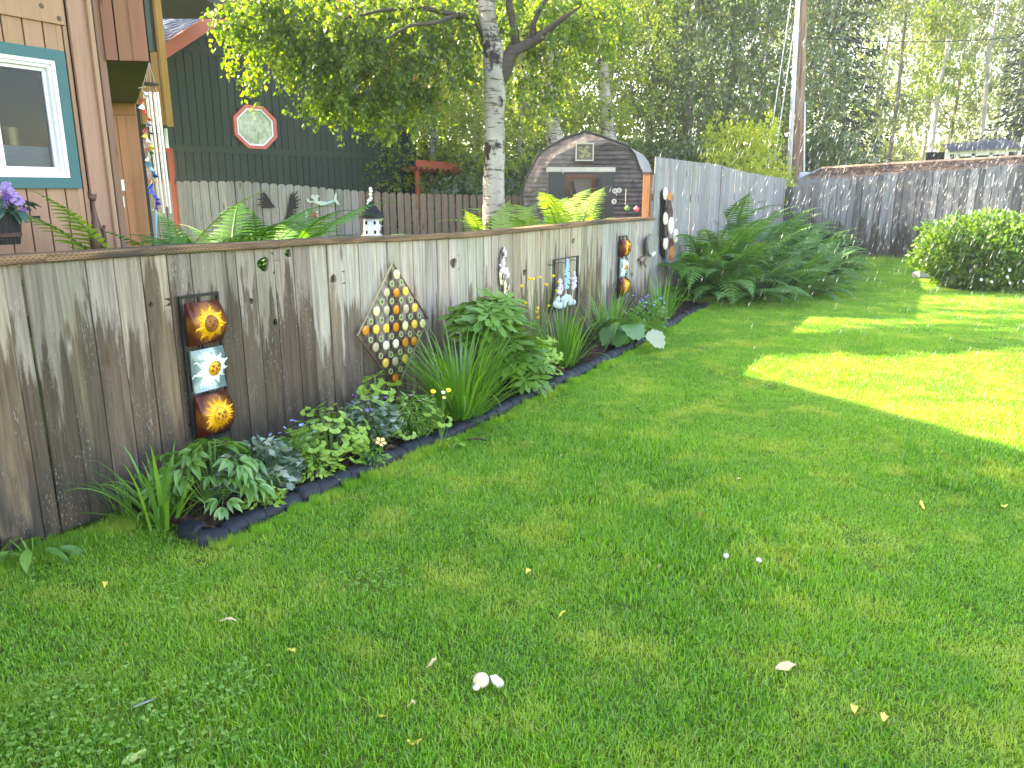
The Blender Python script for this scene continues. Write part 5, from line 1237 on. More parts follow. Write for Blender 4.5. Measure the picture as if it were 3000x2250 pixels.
def sun_panel(label, c, half, seed):
    """three stacked tiles in a black frame; c = px of TL, TR, BL, BR"""
    (s0, z1), (s1, z1b), (s0b, z0), (s1b, z0b) = [fpt(*p) for p in c]
    a, b = (s0+s0b)/2, (s1+s1b)/2; zt = (z1+z1b)/2; zb = (z0+z0b)/2; w = b-a; h = zt-zb
    o = thing('sun_wall_art', label, 'wall art', fw((a+b)/2, 0, zb), FANG, 'three-tile sun wall hangings'); t = .015
    part('frame', comb(box(-w/2, -w/2+t, -.035, -.02, 0, h), box(w/2-t, w/2, -.035, -.02, 0, h), box(-w/2+t, w/2-t, -.035, -.02, 0, t), box(-w/2+t, w/2-t, -.035, -.02, h-t, h), box(-.006, .006, -.03, -.018, t, h-t), box(-w/2, -w/2+.01, -.02, 0, .1, .11), box(w/2-.01, w/2, -.02, 0, h-.12, h-.11)), M_BLACK, o)
    th = h*.285; tw = w*.80
    for k in range(3):
        cz = h*(.185+.315*k)-.004; bl_ = (k == 1); n = 12; V = []; F = []
        if not bl_: yf = lambda z: -.05-.055*(1-(z/(th/2))**2)
        else: yf = lambda z: -.058-.01*math.sin(z*30)
        for j in range(n+1):
            z = -th/2+th*j/n
            for x in (-tw/2, 0, tw/2): V += [(x, yf(z), z)]
        F = [(3*j+i, 3*j+i+1, 3*j+i+4, 3*j+i+3) for j in range(n) for i in range(2)]
        m0 = len(V); V += [(x, -.034, z) for x in (-tw/2, tw/2) for z in (-th/2, th/2)]
        for sx, col_ in ((-1, 0), (1, 2)):
            idx_ = [3*j+col_ for j in range(n+1)]; c0, c1 = (m0, m0+1) if sx < 0 else (m0+2, m0+3)
            F.append(tuple(idx_+[c1, c0]) if sx < 0 else tuple([c0, c1]+idx_[::-1]))
        tile = part('tile', (V, F), M_GL_BL if bl_ else M_GL_OR, o, True, loc=(0, 0, cz))
        if bl_: sun_face(tile, tw*.14, 0, th*.40, yf, 22, (M_IVORY, M_GOLD), True, seed, True, M_BRONZE)
        else: sun_face(tile, 0, 0, th*.43, yf, 18 if k == 2 else 30, (M_GOLD, M_BRONZE if k == 2 else M_GOLD), k == 2, seed+k)
    return o
sun_panel('large framed stack of three sun tiles, nearest on the fence', ((523, 861), (640, 856), (546, 1299), (657, 1271)), 0, 1)
sun_panel('distant framed stack of three sun tiles beside the grey bird sculpture', ((1811, 690), (1833, 690), (1799, 873), (1823, 869)), 0, 5)

# diamond hanging with discs
dt, dl, dr, db = [fpt(*p) for p in ((1148, 766), (1034, 970), (1243, 945), (1145, 1139))]
s0 = (dl[0]+dr[0])/2; zl = (dl[1]+dr[1])/2; dia = thing('diamond_wall_art', 'diamond-shaped metal hanging set with amber and cream glass discs', 'wall art', fw(s0, 0, zl), FANG)
hw_ = (dr[0]-dl[0])/2; hz_ = (dt[1]-db[1])/2
M_COPPER = mat_plain('aged_copper', (.20, .12, .07, 1), .4, .4, 15, .3, .6); M_PALEM = mat_plain('pale_brass', (.46, .38, .28, 1), .35, .3, 15, .3, .6)
T, L_, R_, B_ = (0, -.035, hz_), (-hw_, -.035, 0), (hw_, -.035, 0), (0, -.035, -hz_)
for k, (p, q) in enumerate(((T, L_), (L_, B_), (B_, R_), (R_, T))): part('frame_rail', bar(p, q, .011), M_PALEM if k in (0, 2) else M_COPPER, dia)
ws = []
for k in range(1, 8):
    f = k/8; a = Vector(T).lerp(Vector(L_), f); b = Vector(R_).lerp(Vector(B_), f); ws.append(tube([a, b], .002, 4)); a = Vector(T).lerp(Vector(R_), f); b = Vector(L_).lerp(Vector(B_), f); ws.append(tube([a+Vector((0,.005,0)), b+Vector((0,.005,0))], .002, 4))
part('lattice', comb(*ws), M_COPPER, dia)
def mat_disc(name, c1, c2):
    t = NT(name); n1 = t.noise(t.shift(t.obj()), 60, 3); return t.done(t.pbr(t.mix(t.rng(n1, .35, .7), c1, c2), .22, t.bump(n1, .15, .003), 0, .6))
DM = {'c': mat_disc('cream_disc', lin(228, 215, 150), lin(238, 228, 175)), 'p': mat_disc('putty_disc', lin(176, 164, 130), lin(190, 178, 145)), 'o': mat_disc('amber_disc', lin(196, 116, 20), lin(226, 148, 40)), 'y': mat_disc('gold_disc', lin(236, 190, 70), lin(242, 205, 95)), 'w': mat_disc('ivory_disc', lin(228, 222, 190), lin(236, 232, 205)), 'r': mat_disc('ring_disc', lin(170, 172, 150), lin(196, 186, 130))}
big = [(571,218,'c'),(448,440,'p'),(567,437,'o'),(679,422,'y'),(325,665,'c'),(447,652,'p'),(567,645,'o'),(685,635,'p'),(791,622,'y'),(193,897,'o'),(322,883,'y'),(443,870,'y'),(565,858,'o'),(677,840,'c'),(789,822,'y'),(890,813,'c'),(317,1100,'p'),(443,1077,'w'),(563,1058,'w'),(677,1042,'o'),(784,1025,'o'),(438,1290,'y'),(555,1272,'p'),(676,1240,'y'),(559,1475,'o')]
ring = [(515,333),(629,317),(395,552),(515,545),(629,533),(740,525),(258,790),(390,772),(513,757),(629,740),(742,730),(850,717),(258,1013),(384,997),(513,968),(629,945),(736,940),(850,935),(382,1207),(505,1190),(620,1158),(737,1140),(503,1395),(620,1365)]
DISC = {k: mesh('disc', *comb(extr(ellipse(0, 0, .033, .033, 20), -.004, .004), dome(0, 0, .031, .031, .006, -.0041, 20, 3)), m, False) for k, m in DM.items() if k != 'r'}
def annulus(r0, r1, y0, y1, n=18):
    V = []; F = []
    for (r, y) in ((r0, y0), (r1, y0), (r1, y1), (r0, y1)): V += [(r*math.cos(2*PI*k/n), y, r*math.sin(2*PI*k/n)) for k in range(n)]
    for i in range(4):
        for k in range(n): F.append((i*n+k, i*n+(k+1) % n, ((i+1) % 4)*n+(k+1) % n, ((i+1) % 4)*n+k))
    return V, F
RING = mesh('ring', *annulus(.015, .023, -.004, .004), DM['r'])
MIR = mesh('mirror', *extr(ellipse(0, 0, .015, .015, 14), -.001, .003), mat_plain('green_glass', lin(104, 130, 74), .15, .3, 30, .05, .2, .7))
for (x, y, k) in big: q = fpt(1010+x/4.148, 750+y/4.148); ob('disc', DISC[k], dia, loc=(q[0]-s0, -.044, q[1]-zl))
for (x, y) in ring:
    q = fpt(1010+x/4.148, 750+y/4.148); r = ob('ring', RING, dia, loc=(q[0]-s0, -.042, q[1]-zl)); ob('mirror', MIR, r)

# orchid spray with butterflies
orc, s1, z1 = fthing('orchid_wall_art', 'metal orchid spray with two cream butterflies on the fence', 'wall art', 1465, 860)
def O(px, py, y=-.02): a, b = FL(px, py, s1, z1); return Vector((a, y, b))
part('stem', tube([O(1458, 855), O(1456, 800), O(1456, 760), O(1462, 735), O(1468, 724)], .004, 5), M_BLACK, orc)
def petals(n, r, w): return comb(*[([(math.cos(a)*0, 0, 0), (r*.55*math.cos(a)-w*math.sin(a), -.012, r*.55*math.sin(a)+w*math.cos(a)), (r*math.cos(a), -.006, r*math.sin(a)), (r*.55*math.cos(a)+w*math.sin(a), -.012, r*.55*math.sin(a)-w*math.cos(a))], [(0,1,2,3)]) for a in [2*PI*k/n+.3 for k in range(n)]])
ORCH = mesh('flower', *petals(5, .042, .014), mat_plain('blush_petal', lin(232, 215, 222), .5, .12, 30))
for (px, py) in ((1466, 733), (1470, 742), (1464, 762), (1462, 775), (1459, 784), (1463, 790), (1474, 793), (1476, 804), (1473, 812)): ob('flower', ORCH, orc, loc=O(px, py, -.03), rot=(random.uniform(-.3,.3), random.uniform(0,2), random.uniform(-.4,.4)))
WING = extr([(0,0),(.035,.015),(.06,.06),(.05,.085),(.015,.05),(.028,-.03),(.012,-.035)], -.002, .002)
M_CREAM = mat_plain('cream_wing', lin(236, 222, 190), .5, .15, 30)
for (px, py, r) in ((1463, 822, .2), (1475, 852, .55)):
    b = ob('butterfly', mesh('butterfly', *bar((0,0,-.02),(0,0,.03),.006), M_BLACK), orc, loc=O(px, py, -.035), rot=(0, r, 0))
    for sx in (-1, 1): ob('wing', mesh('wing', *xf(WING, Matrix.Scale(sx, 4, (1,0,0)) @ RZ(.35)), M_CREAM), b)
# delphinium plaque
c4 = [fpt(*p) for p in ((1608, 758), (1683, 751), (1600, 910), (1672, 897))]; sa = (c4[0][0]+c4[2][0])/2; sb_ = (c4[1][0]+c4[3][0])/2; zt = (c4[0][1]+c4[1][1])/2; zb = (c4[2][1]+c4[3][1])/2
w = sb_-sa; h = zt-zb; pl = thing('delphinium_wall_art', 'black wire frame with a tall pale blue delphinium between two lilac ones', 'wall art', fw((sa+sb_)/2, 0, zb), FANG)
fr = [tube([(x, y, 0), (x, y, h)], .007, 5) for x in (-w/2, -w/2+.035, w/2-.035, w/2) for y in (-.06,)]+[tube([(-w/2, -.06, z), (w/2, -.06, z)], .007, 5) for z in (0, .012, h)]+[tube([(-w/2, -.06, h-.05), (-w/4, -.06, h-.03), (0, -.06, h-.055), (w/4, -.06, h-.03), (w/2, -.06, h-.05)], .004, 5)]+[tube([(-w/2, -.06, z), (-w/2, 0, z)], .004, 4) for z in (.05, h-.05)]
part('frame', comb(*fr), M_BLACK, pl)
M_DBLUE = mat_plain('sky_blue_enamel', lin(150, 196, 224), .5, .1, 30); M_LILAC = mat_plain('lilac_enamel', lin(205, 196, 220), .5, .12, 30); M_PGREEN = mat_plain('pale_sage_enamel', lin(180, 192, 200), .5, .12, 30)
def spike(cx, z0, z1, r, m, seed):
    rd = random.Random(seed); L = []
    n = int((z1-z0)/.016)
    for k in range(n):
        f = k/n; rr = 1.15*r*(1-f)**.7*(.5+.5*min(1, f*6))+.008
        for j in range(4): L.append(dome(cx+rd.uniform(-1,1)*rr, z0+(z1-z0)*f+rd.uniform(-.01,.01), .021*(1-.4*f), .018*(1-.4*f), .016, -.062-rd.uniform(0,.012), 6, 2))
    return comb(*L)
part('flower_spike', spike(.01, h*.40, h*.985, .052, M_DBLUE, 1), M_DBLUE, pl); part('flower_spike', spike(-w*.26, h*.34, h*.66, .05, M_LILAC, 2), M_LILAC, pl); part('flower_spike', spike(w*.30, h*.36, h*.72, .045, M_LILAC, 3), M_LILAC, pl)
part('stem', comb(tube([(.01,-.062,.03),(.01,-.062,h*.42)],.004,5), tube([(-w*.24,-.062,.03),(-w*.26,-.062,h*.36)],.004,5), tube([(w*.28,-.062,.03),(w*.30,-.062,h*.38)],.004,5)), M_IVORY, pl)
rd = random.Random(9); part('base_leaves', comb(*[dome(rd.uniform(-.42,.42)*w, rd.uniform(.03,.13), .05, .035, .02, -.062, 8, 2) for _ in range(16)]), M_PGREEN, pl)
# grey bird sculpture
bd, s2, z2 = fthing('bird_wall_art', 'grey metal diving bird sculpture on the fence', 'wall art', 1888, 735)
M_PEWTER = mat_plain('pewter', (.30, .29, .28, 1), .4, .3, 20, .3, .4); M_TAUPE = mat_plain('taupe_metal', (.28, .23, .19, 1), .45, .3, 20, .3, .3)
def Bq(px, py): return FL(px, py, s2, z2)
part('body', comb(extr([Bq(1893, 685), Bq(1901, 700), Bq(1903, 725), Bq(1895, 748), Bq(1884, 752), Bq(1884, 715)], -.075, -.03)), M_TAUPE, bd)
part('wing', extr([Bq(1883, 690), Bq(1893, 700), Bq(1894, 735), Bq(1886, 752), Bq(1879, 735), Bq(1878, 705)], -.10, -.076), M_PEWTER, bd)
part('tail', comb(extr([Bq(1890, 745), Bq(1884, 768), Bq(1878, 783), Bq(1873, 768), Bq(1882, 748)], -.075, -.05), extr([Bq(1886, 748), Bq(1876, 752), Bq(1865, 757), Bq(1869, 766), Bq(1882, 758)], -.049, -.025)), M_TAUPE, bd)
part('head', extr([Bq(1884, 744), Bq(1895, 735), Bq(1896, 742), Bq(1886, 751)], -.12, -.1005), M_IVORY, bd)
# overlapping disc wall art on the tall fence
dsc, s3, z3 = fthing('disc_wall_art', 'column of overlapping brown, rust and cream metal discs on the tall fence', 'wall art', 1948, 760)
M_RUST = mat_plain('rust_disc', lin(186, 116, 52), .5, .25, 14); M_WINE = mat_plain('wine_disc', lin(92, 40, 40), .5, .25, 14); M_UMBER = mat_plain('umber_disc', lin(62, 46, 46), .5, .25, 14); M_CREAMD = mat_plain('cream_metal_disc', lin(216, 210, 192), .5, .2, 24)
part('back_plate', extr([FL(1935, 560, s3, z3), FL(1945, 560, s3, z3), FL(1942, 760, s3, z3), FL(1932, 740, s3, z3)], -.03, -.01), M_BLACK, dsc)
for i, (px, py, r, m) in enumerate([(1940, 567, .11, M_CREAMD), (1948, 584, .13, M_RUST), (1941, 606, .13, M_UMBER), (1953, 624, .13, M_WINE), (1935, 640, .12, M_CREAMD), (1946, 660, .15, M_CREAMD), (1956, 655, .11, M_CREAMD), (1935, 676, .13, M_UMBER), (1959, 690, .13, M_CREAMD), (1937, 711, .12, M_CREAMD), (1949, 716, .12, M_WINE), (1946, 742, .14, M_RUST)]):
    a, b = FL(px, py, s3, z3); y = -.045-.02*(i % 3)-.002*i; d = part('disc', comb(extr(ellipse(0, 0, r*.75, r*.75, 22), -.006, .006), annulus(r*.5, r*.62, -.012, -.0062, 22)), m, dsc, loc=(a, y, b))
# leaning sticks in the far corner
for (p, q, m, lab, w_) in (((2213, 640), (2234, 528), M_WHITE, 'white plastic stake leaning in the far fence corner', .035), ((2230, 632), (2249, 540), mat_plain('raw_pine', lin(214, 184, 140), .7, .12, 6), 'bare wooden stick leaning in the far fence corner', .05)):
    b = fw(S_COR-.55, -.35); Yb = b.y; o = thing('garden_stake', lab, 'stake', (at(*p, Yb).x, Yb, 0)); lo = at(*p, Yb)-o.location; hi = at(*q, Yb+.22)-o.location; lo = lo+(lo-hi)*.9; lo.z = max(lo.z, 0)
    part('shaft', bar(lo, hi, w_), m, o); part('tip', bar(hi, hi+(hi-lo).normalized()*.06, w_*.5), m, o)

# ------------------------------------------------------------------ at the brown house
# wind chimes
cp = at(437, 182, 6.30); ch = thing('wind_chimes', 'silver tube wind chimes hanging from the corner of the upper storey', 'wind chimes', cp+Vector((0, 0, 0)))
def C_(px, py, Y=6.30): return at(px, py, Y)-cp
M_ALU = mat_plain('satin_aluminium', (.50, .50, .52, 1), .3, .06, 20, .05, .6, .5); M_CORD = mat_plain('cord', (.5, .47, .4, 1), .8)
part('top_ring', mv(lathe([(.0, 0), (.058, 0), (.06, .008), (.058, .016), (0, .016)], 20), *C_(441, 250)), M_UMBER, ch)
part('cord', comb(*[tube([C_(437, 182), C_(441+dx, 249)], .0015, 3) for dx in (-14, 0, 14)]), M_CORD, ch)
for (xa, ya, xb, yb, dy) in ((430, 270, 458, 580, .02), (440, 269, 471, 624, -.03), (452, 271, 481, 606, .04), (461, 270, 492, 625, -.01)):
    a = C_(xa, ya, 6.30+dy); b = C_((xa+xb)/2-12, yb, 6.30+dy); b.x = a.x+.004; b.y = a.y; part('chime_tube', tube([a, b], .0095, 12), M_ALU, ch)
    part('cord', tube([C_(441+(xa-445)*.6, 249, 6.30+dy*.5), a], .0015, 3), M_CORD, ch)
part('striker', mv(lathe([(0, 0), (.035, 0), (.035, .01), (0, .01)], 14), *C_(448, 393)), M_UMBER, ch)
# rainbow spinner
sp0 = at(417, 258, 6.2); spn = thing('rainbow_mobile', 'rainbow spiral mobile of coloured shells beside the wind chimes', 'mobile', sp0)
part('hanger', comb(tube([(-.03,0,0),(.03,0,.01)], .003, 5), tube([(0,0,0),(0,0,-.92)], .0012, 3), tube([(0,0,0), tuple(at(436, 184, 6.42)-sp0)], .0012, 3)), M_CORD, spn)
cols = [(225,215,230),(200,90,60),(240,240,240),(205,60,40),(215,120,60),(150,150,190),(190,50,50),(215,190,70),(235,235,225),(220,190,80),(30,120,90),(225,225,210),(20,110,130),(130,200,220),(20,80,140),(215,200,150),(30,70,170),(60,90,210),(50,60,180),(80,50,160),(90,60,170)]
for k, c in enumerate(cols):
    a = k*1.3; z = -.045-k*.042; V = []; F = []
    for j in range(9):
        t_ = j/8; aa = a+t_*2.3; r = .012+.036*math.sin(PI*t_)
        V += [(math.cos(aa)*r, math.sin(aa)*r, z-t_*.03), (math.cos(aa)*r*.35, math.sin(aa)*r*.35, z-t_*.03+.028)]
    F = [(2*j, 2*j+1, 2*j+3, 2*j+2) for j in range(8)]; part('shell', (V, F), mat_plain('shell_%02d' % k, lin(*c), .3, .15, 20), spn, True)
part('tail', tube([(0,0,-.92), (-.01,0,-1.0), (-.022,0,-1.12)], [.008,.006,.004], 6), mat_plain('aqua_glass', lin(120, 185, 225), .2), spn)
# cat figure of rusty metal on the rail behind the fence
cz = at(285, 690, 5.6); cat = thing('cat_figure', 'slender rusty metal cat figure at the corner of the brown house', 'figure', (cz.x, cz.y, cz.z-.12)); M_RUSTY = mat_plain('rusty_brown', (.13, .072, .052, 1), .55, .3, 15, .3, .4)
kk = 5.6/FPX
part('body', lathe([(0,0), (.045,0), (.052,.05), (.05,.1), (.036,.17), (.02,.25), (.012,.32), (.012,.36), (.016,.375), (0,.38)], 16), M_RUSTY, cat, True)
part('head', comb(lathe([(0,.355),(.02,.362),(.028,.385),(.02,.405),(0,.41)], 14), ([( -.032,0,.425),(-.012,-.012,.39),(-.004,.012,.39),(-.03,0,.38)], [(0,1,2),(0,2,3),(0,3,1)]), ([( .034,0,.415),(.012,-.012,.39),(.006,.012,.39),(.028,0,.375)], [(0,2,1),(0,3,2),(0,1,3)])), M_RUSTY, cat, True)
part('tail', tube([(.04,0,.03),(.055,0,.10),(.05,0,.16),(.056,0,.19),(.066,0,.185)], [.016,.013,.01,.009,.007], 8), M_RUSTY, cat, True)
part('stake', tube([(0,0,0),(0,0,-(cz.z-.12))], .008, 6), M_BLACK, cat)
# flower basket hanging on the wall
bp_ = at(18, 715, 5.15); pot = thing('hanging_planter', 'dark basket of purple flowers hanging below the window', 'planter', bp_); k5 = 5.15/FPX
V = []; F = []; n = 28
prof_ = [(0, 0), (.075, 0), (.095, .10), (.105, .19), (.098, .19), (.085, .16), (0, .15)]
b = part('basket', lathe(prof_, n), mat_plain('black_wicker', (.018, .018, .02, 1), .6, .4, 30, .6), pot)
for k in range(20): a = 2*PI*k/20; part('stave', tube([(.077*math.cos(a), .077*math.sin(a), .0), (.107*math.cos(a), .107*math.sin(a), .19)], .007, 5), mat_plain('dark_stave', (.022, .02, .022, 1), .6) if k == 0 else bpy.data.materials['dark_stave'], b)
part('band', lathe([(.09, .045), (.098, .05), (.1, .07), (.094, .075)], 24), mat_plain('brown_band', (.08, .045, .035, 1), .6, .4, 40), b)
part('bracket', box(-.012, .012, .09, .40, .15, .17), M_BLACK, pot)
M_VARI = mat_leaf('variegated_leaf', [(.03, .09, .07, 1), (.06, .14, .11, 1), (.24, .34, .30, 1)], .2, .4)
VL = [flat_leaf(oval(.34), M_VARI, .35, i) for i in range(4)]; rd = random.Random(8)
for k in range(30): a = rd.uniform(0, 6.28); r = rd.uniform(.02, .13); ob('leaf', rd.choice(VL), pot, mtx=Matrix.Translation((r*math.cos(a)+.02, r*math.sin(a), .20+rd.uniform(0, .14)*(1-r*3))) @ RZ(a) @ RY(rd.uniform(-.2, .7)) @ RX(rd.uniform(-.4,.4)) @ SC(.10))
BLOB = mesh('flower', *comb(*[mv(petals(4, .011, .005), rd.uniform(-.022,.022), rd.uniform(-.022,.022), rd.uniform(-.022,.022)) for _ in range(18)]), M_PURPLE)
BLOB2 = mesh('flower', *comb(*[mv(petals(4, .011, .005), rd.uniform(-.022,.022), rd.uniform(-.022,.022), rd.uniform(-.022,.022)) for _ in range(18)]), mat_plain('lilac_petal', lin(196, 170, 226), .6, .2, 40))
for k in range(26): a = rd.uniform(0, 6.28); r = rd.uniform(.03, .18); ob('flower', rd.choice([BLOB, BLOB2]), pot, loc=(r*math.cos(a)+.02, r*math.sin(a)-.02, .22+rd.uniform(0, .2)*(1-r*2.5)), rot=(rd.uniform(0,3), rd.uniform(0,3), 0), scale=rd.uniform(.8,1.3))
# recess: slim post with two white boxes, pagoda lantern
pst = at(345, 690, 9.0); po = thing('recess_post', 'slim brown square post standing in the recess of the brown house', 'post', (pst.x, pst.y, 0)); zt_ = at(330, 500, 9.0).z
part('shaft', cbox(-.12, .03, 0, .09, 0, zt_, .005), M_SID, po, color=(*lin(158, 112, 88)[:3], 1)); part('cap', cbox(-.125, .035, -.005, .095, zt_+.001, zt_+.012, .004), M_SID, po, color=(*lin(150, 104, 82)[:3], 1))
for (py, lab) in ((545, 'upper white outlet box on the slim post in the recess'), (594, 'lower white outlet box on the slim post in the recess')):
    q = at(357, py, 8.98); o = thing('outlet_box', lab, 'outlet box', (q.x, q.y-.01, q.z-.05), 0, 'white outlet boxes')
    part('cover', cbox(-.04, .04, -.06, 0, 0, .11, .008), M_WHITE, o); part('socket', cbox(-.012, .022, -.064, -.0605, .035, .055, .003), M_BLACK, o); part('lid', box(-.042, .042, -.066, -.002, .111, .119), M_WHITE, o)
q = at(323, 497, 8.95); pag = thing('pagoda_lantern', 'small black pagoda lantern on the slim post in the recess', 'lantern', (q.x, q.y+.05, zt_+.013))
for k in range(4): part('tier', comb(mv(lathe([(.03-.004*k, 0), (.028-.004*k, .045)], 6), 0, 0, .05*k), mv(lathe([(.062-.008*k, .04), (.05-.007*k, .048), (.012, .066)], 6), 0, 0, .05*k)), M_BLACK, pag)
part('finial', lathe([(.008, .2), (.006, .25), (0, .27)], 6), M_BLACK, pag)

# ------------------------------------------------------------------ garden behind the low fence
bh = at(1091, 690, 8.6); bird = thing('birdhouse', 'white round birdhouse with a black shingled cone roof on a post', 'birdhouse', (bh.x, bh.y, .42)); zb = bh.z-.03-.42; kb = 8.6/FPX
R0 = 24*kb; H0 = 57*kb
part('post', tube([(0,0,0),(0,0,zb)], .04, 8), M_RAIL, bird)
wl0 = part('wall', mv(lathe([(0,0),(R0*1.08,0),(R0*1.08,.02),(R0,.022),(R0,H0),(0,H0)], 28), 0, 0, zb), M_WHITE, bird, True)
for (a, z) in [(a, z) for a in (-2.1, -1.05, -.2) for z in (.33, .78)]:
    x, y = R0*math.cos(a), R0*math.sin(a); part('entrance', mv(extr([(-.012,-.018),(.012,-.018),(.012,.012),(0,.022),(-.012,.012)], -.004, .003), 0, 0, 0), M_DARKV, wl0, loc=(x, y, zb+H0*z), rot=(0, 0, a+PI/2)); part('perch', tube([(0,0,0),(0,-.03,0)], .004, 5), M_WHITE, wl0, loc=(x, y, zb+H0*z-.035), rot=(0, 0, a+PI/2))
n = 7; pr_ = []
for k in range(n): f0 = k/n; f1 = (k+1)/n; pr_ += [(R0*1.45*(1-f0)**.9+.01, H0+R0*1.9*f0), (R0*1.45*(1-f1)**.9+.02, H0+R0*1.9*f1-.004)]
part('roof', mv(lathe([(R0*.9, H0-.002)]+pr_+[(0, H0+R0*1.95)], 24), 0, 0, zb), mat_plain('black_shingle', (.014, .014, .016, 1), .8, .4, 20, .5), bird)
part('finial', comb(*[mv(lathe([(0,-.018),(.016,-.01),(.02,.004),(.01,.016),(0,.02)], 8), dx, 0, zb+H0+R0*1.75+dz) for dx, dz in ((-.03, -.01), (-.012, .03), (.004, .05), (.0, .09), (.006, .125), (-.025, .02), (.002, .15))]), M_IVORY, bird, True)
# figures on the picket fence
def pthing(name, label, cat, px, py, group=None):
    s_, z_ = ppt(px, py); return thing(name, label, cat, PA+PDV*s_+Vector((0,0,z_)), PANG, group), s_, z_
def PLc(px, py, s0, z0): a, b = ppt(px, py); return (a-s0, b-z0)
def Z1(x, y): return 720+x/4.809, 540+y/4.809
mer, s4, z4 = pthing('mermaid_plaque', 'turquoise and silver swimming mermaid plaque on the picket fence', 'plaque', *Z1(1080, 240))
def mo(L): return [PLc(*Z1(x, y), s4, z4) for x, y in L]
t = NT('mermaid_glaze'); sx = t.n('SeparateXYZ', None, Vector=t.obj()).outputs['X']; f = t.rng(sx, -.12, .22); c = t.mix(f, lin(190, 200, 190), lin(140, 190, 205)); M_MER = t.done(t.pbr(c, .35, t.bump(t.noise(t.obj(), 90, 2), .5, .004), .2, .5))
def smooth_plate(pts, y0, y1, bulge=.0): return extr(pts, y0, y1)
part('body', smooth_plate(mo([(955,230),(985,215),(1030,235),(1090,240),(1150,245),(1210,225),(1250,215),(1245,245),(1190,265),(1120,290),(1060,295),(1000,275),(960,260)]), -.03, -.004), M_MER, mer)
part('head', smooth_plate(mo([(915,165),(935,142),(955,145),(968,165),(960,190),(990,150),(1015,145),(1035,170),(1010,195),(1015,220),(975,225),(945,205),(920,195)]), -.034, -.006), mat_plain('silver_glaze', lin(188, 198, 190), .4, .15, 20), mer)
part('arm', smooth_plate(mo([(845,195),(870,210),(880,190),(885,215),(900,240),(945,235),(960,250),(910,262),(870,245),(850,240),(862,225)]), -.028, -.005), bpy.data.materials['silver_glaze'], mer)
part('tail', smooth_plate(mo([(1235,220),(1250,150),(1275,110),(1282,160),(1275,200),(1300,245),(1325,295),(1280,275),(1250,240)]), -.03, -.006), bpy.data.materials['silver_glaze'], mer)
mr2, s5, z5 = pthing('mermaid_plaque', 'small red tailed figure plaque below the turquoise mermaid', 'plaque', *Z1(920, 430))
def mo2(L): return [PLc(*Z1(x, y), s5, z5) for x, y in L]
part('body', extr(mo2([(878,420),(920,415),(1005,405),(990,440),(1010,455),(950,455),(900,450),(880,440)]), -.03, -.004), mat_plain('red_glaze', lin(176, 36, 48), .4, .2, 20), mr2)
part('head', extr(mo2([(828,385),(845,362),(865,375),(868,400),(880,410),(880,445),(850,468),(825,455),(840,430),(832,410)]), -.034, -.006), M_IVORY, mr2)
part('tail', extr(mo2([(990,380),(1020,368),(1008,400),(1005,440),(1028,460),(990,448),(995,415)]), -.028, -.006), M_IVORY, mr2)
part('handle', tube([(a, -.02, b) for a, b in mo2([(895,415),(905,385),(925,378),(940,390),(935,412)])], .008, 6), bpy.data.materials['red_glaze'], mr2)
wg, s6, z6 = pthing('wing_sculpture', 'pair of black feathered metal wings on the picket fence', 'sculpture', *Z1(470, 330))
rd = random.Random(6)
def along(pts, f):
    f *= len(pts)-1; k = min(int(f), len(pts)-2); return Vector(pts[k]).lerp(Vector(pts[k+1]), f-k)
for spine, rim_, nf in (([(300,170),(350,240),(415,325)], [(240,92),(200,140),(182,235),(188,305),(250,335)], 17), ([(615,230),(580,380),(520,570)], [(645,92),(722,118),(752,205),(748,290),(718,380),(690,470),(662,540),(625,612)], 24)):
    L = []
    for k in range(nf):
        f = k/(nf-1); p = Vector(PLc(*Z1(*along(spine, f*.95)), s6, z6)); e = Vector(PLc(*Z1(*along(rim_, f)), s6, z6)); e = p+(e-p)*((.72, 1.0, .86, 1.16)[k % 4]+rd.uniform(-.05, .05)); d = (e-p).normalized(); q = Vector((-d.y, d.x))*.0115; y = -.03-.0012*(k % 6)
        L.append(extr([tuple(p-q), tuple(p+q), tuple(e-d*.03+q*.9), tuple(e), tuple(e-d*.03-q*.9)], y-.006, y))
    part('wing', comb(*L), M_BLACK, wg)
dol, s7, z7 = pthing('dolphin_silhouette', 'black metal fin silhouette left of the wings on the picket fence', 'plaque', 705, 620)
part('plate', extr([PLc(x, y, s7, z7) for x, y in ((680, 621), (700, 613), (728, 606), (729, 625), (706, 627))], -.03, -.01), M_BLACK, dol); part('stake', tube([(.02, -.005, -.02), (.02, -.005, -1.0)], .008, 6), M_BLACK, dol)

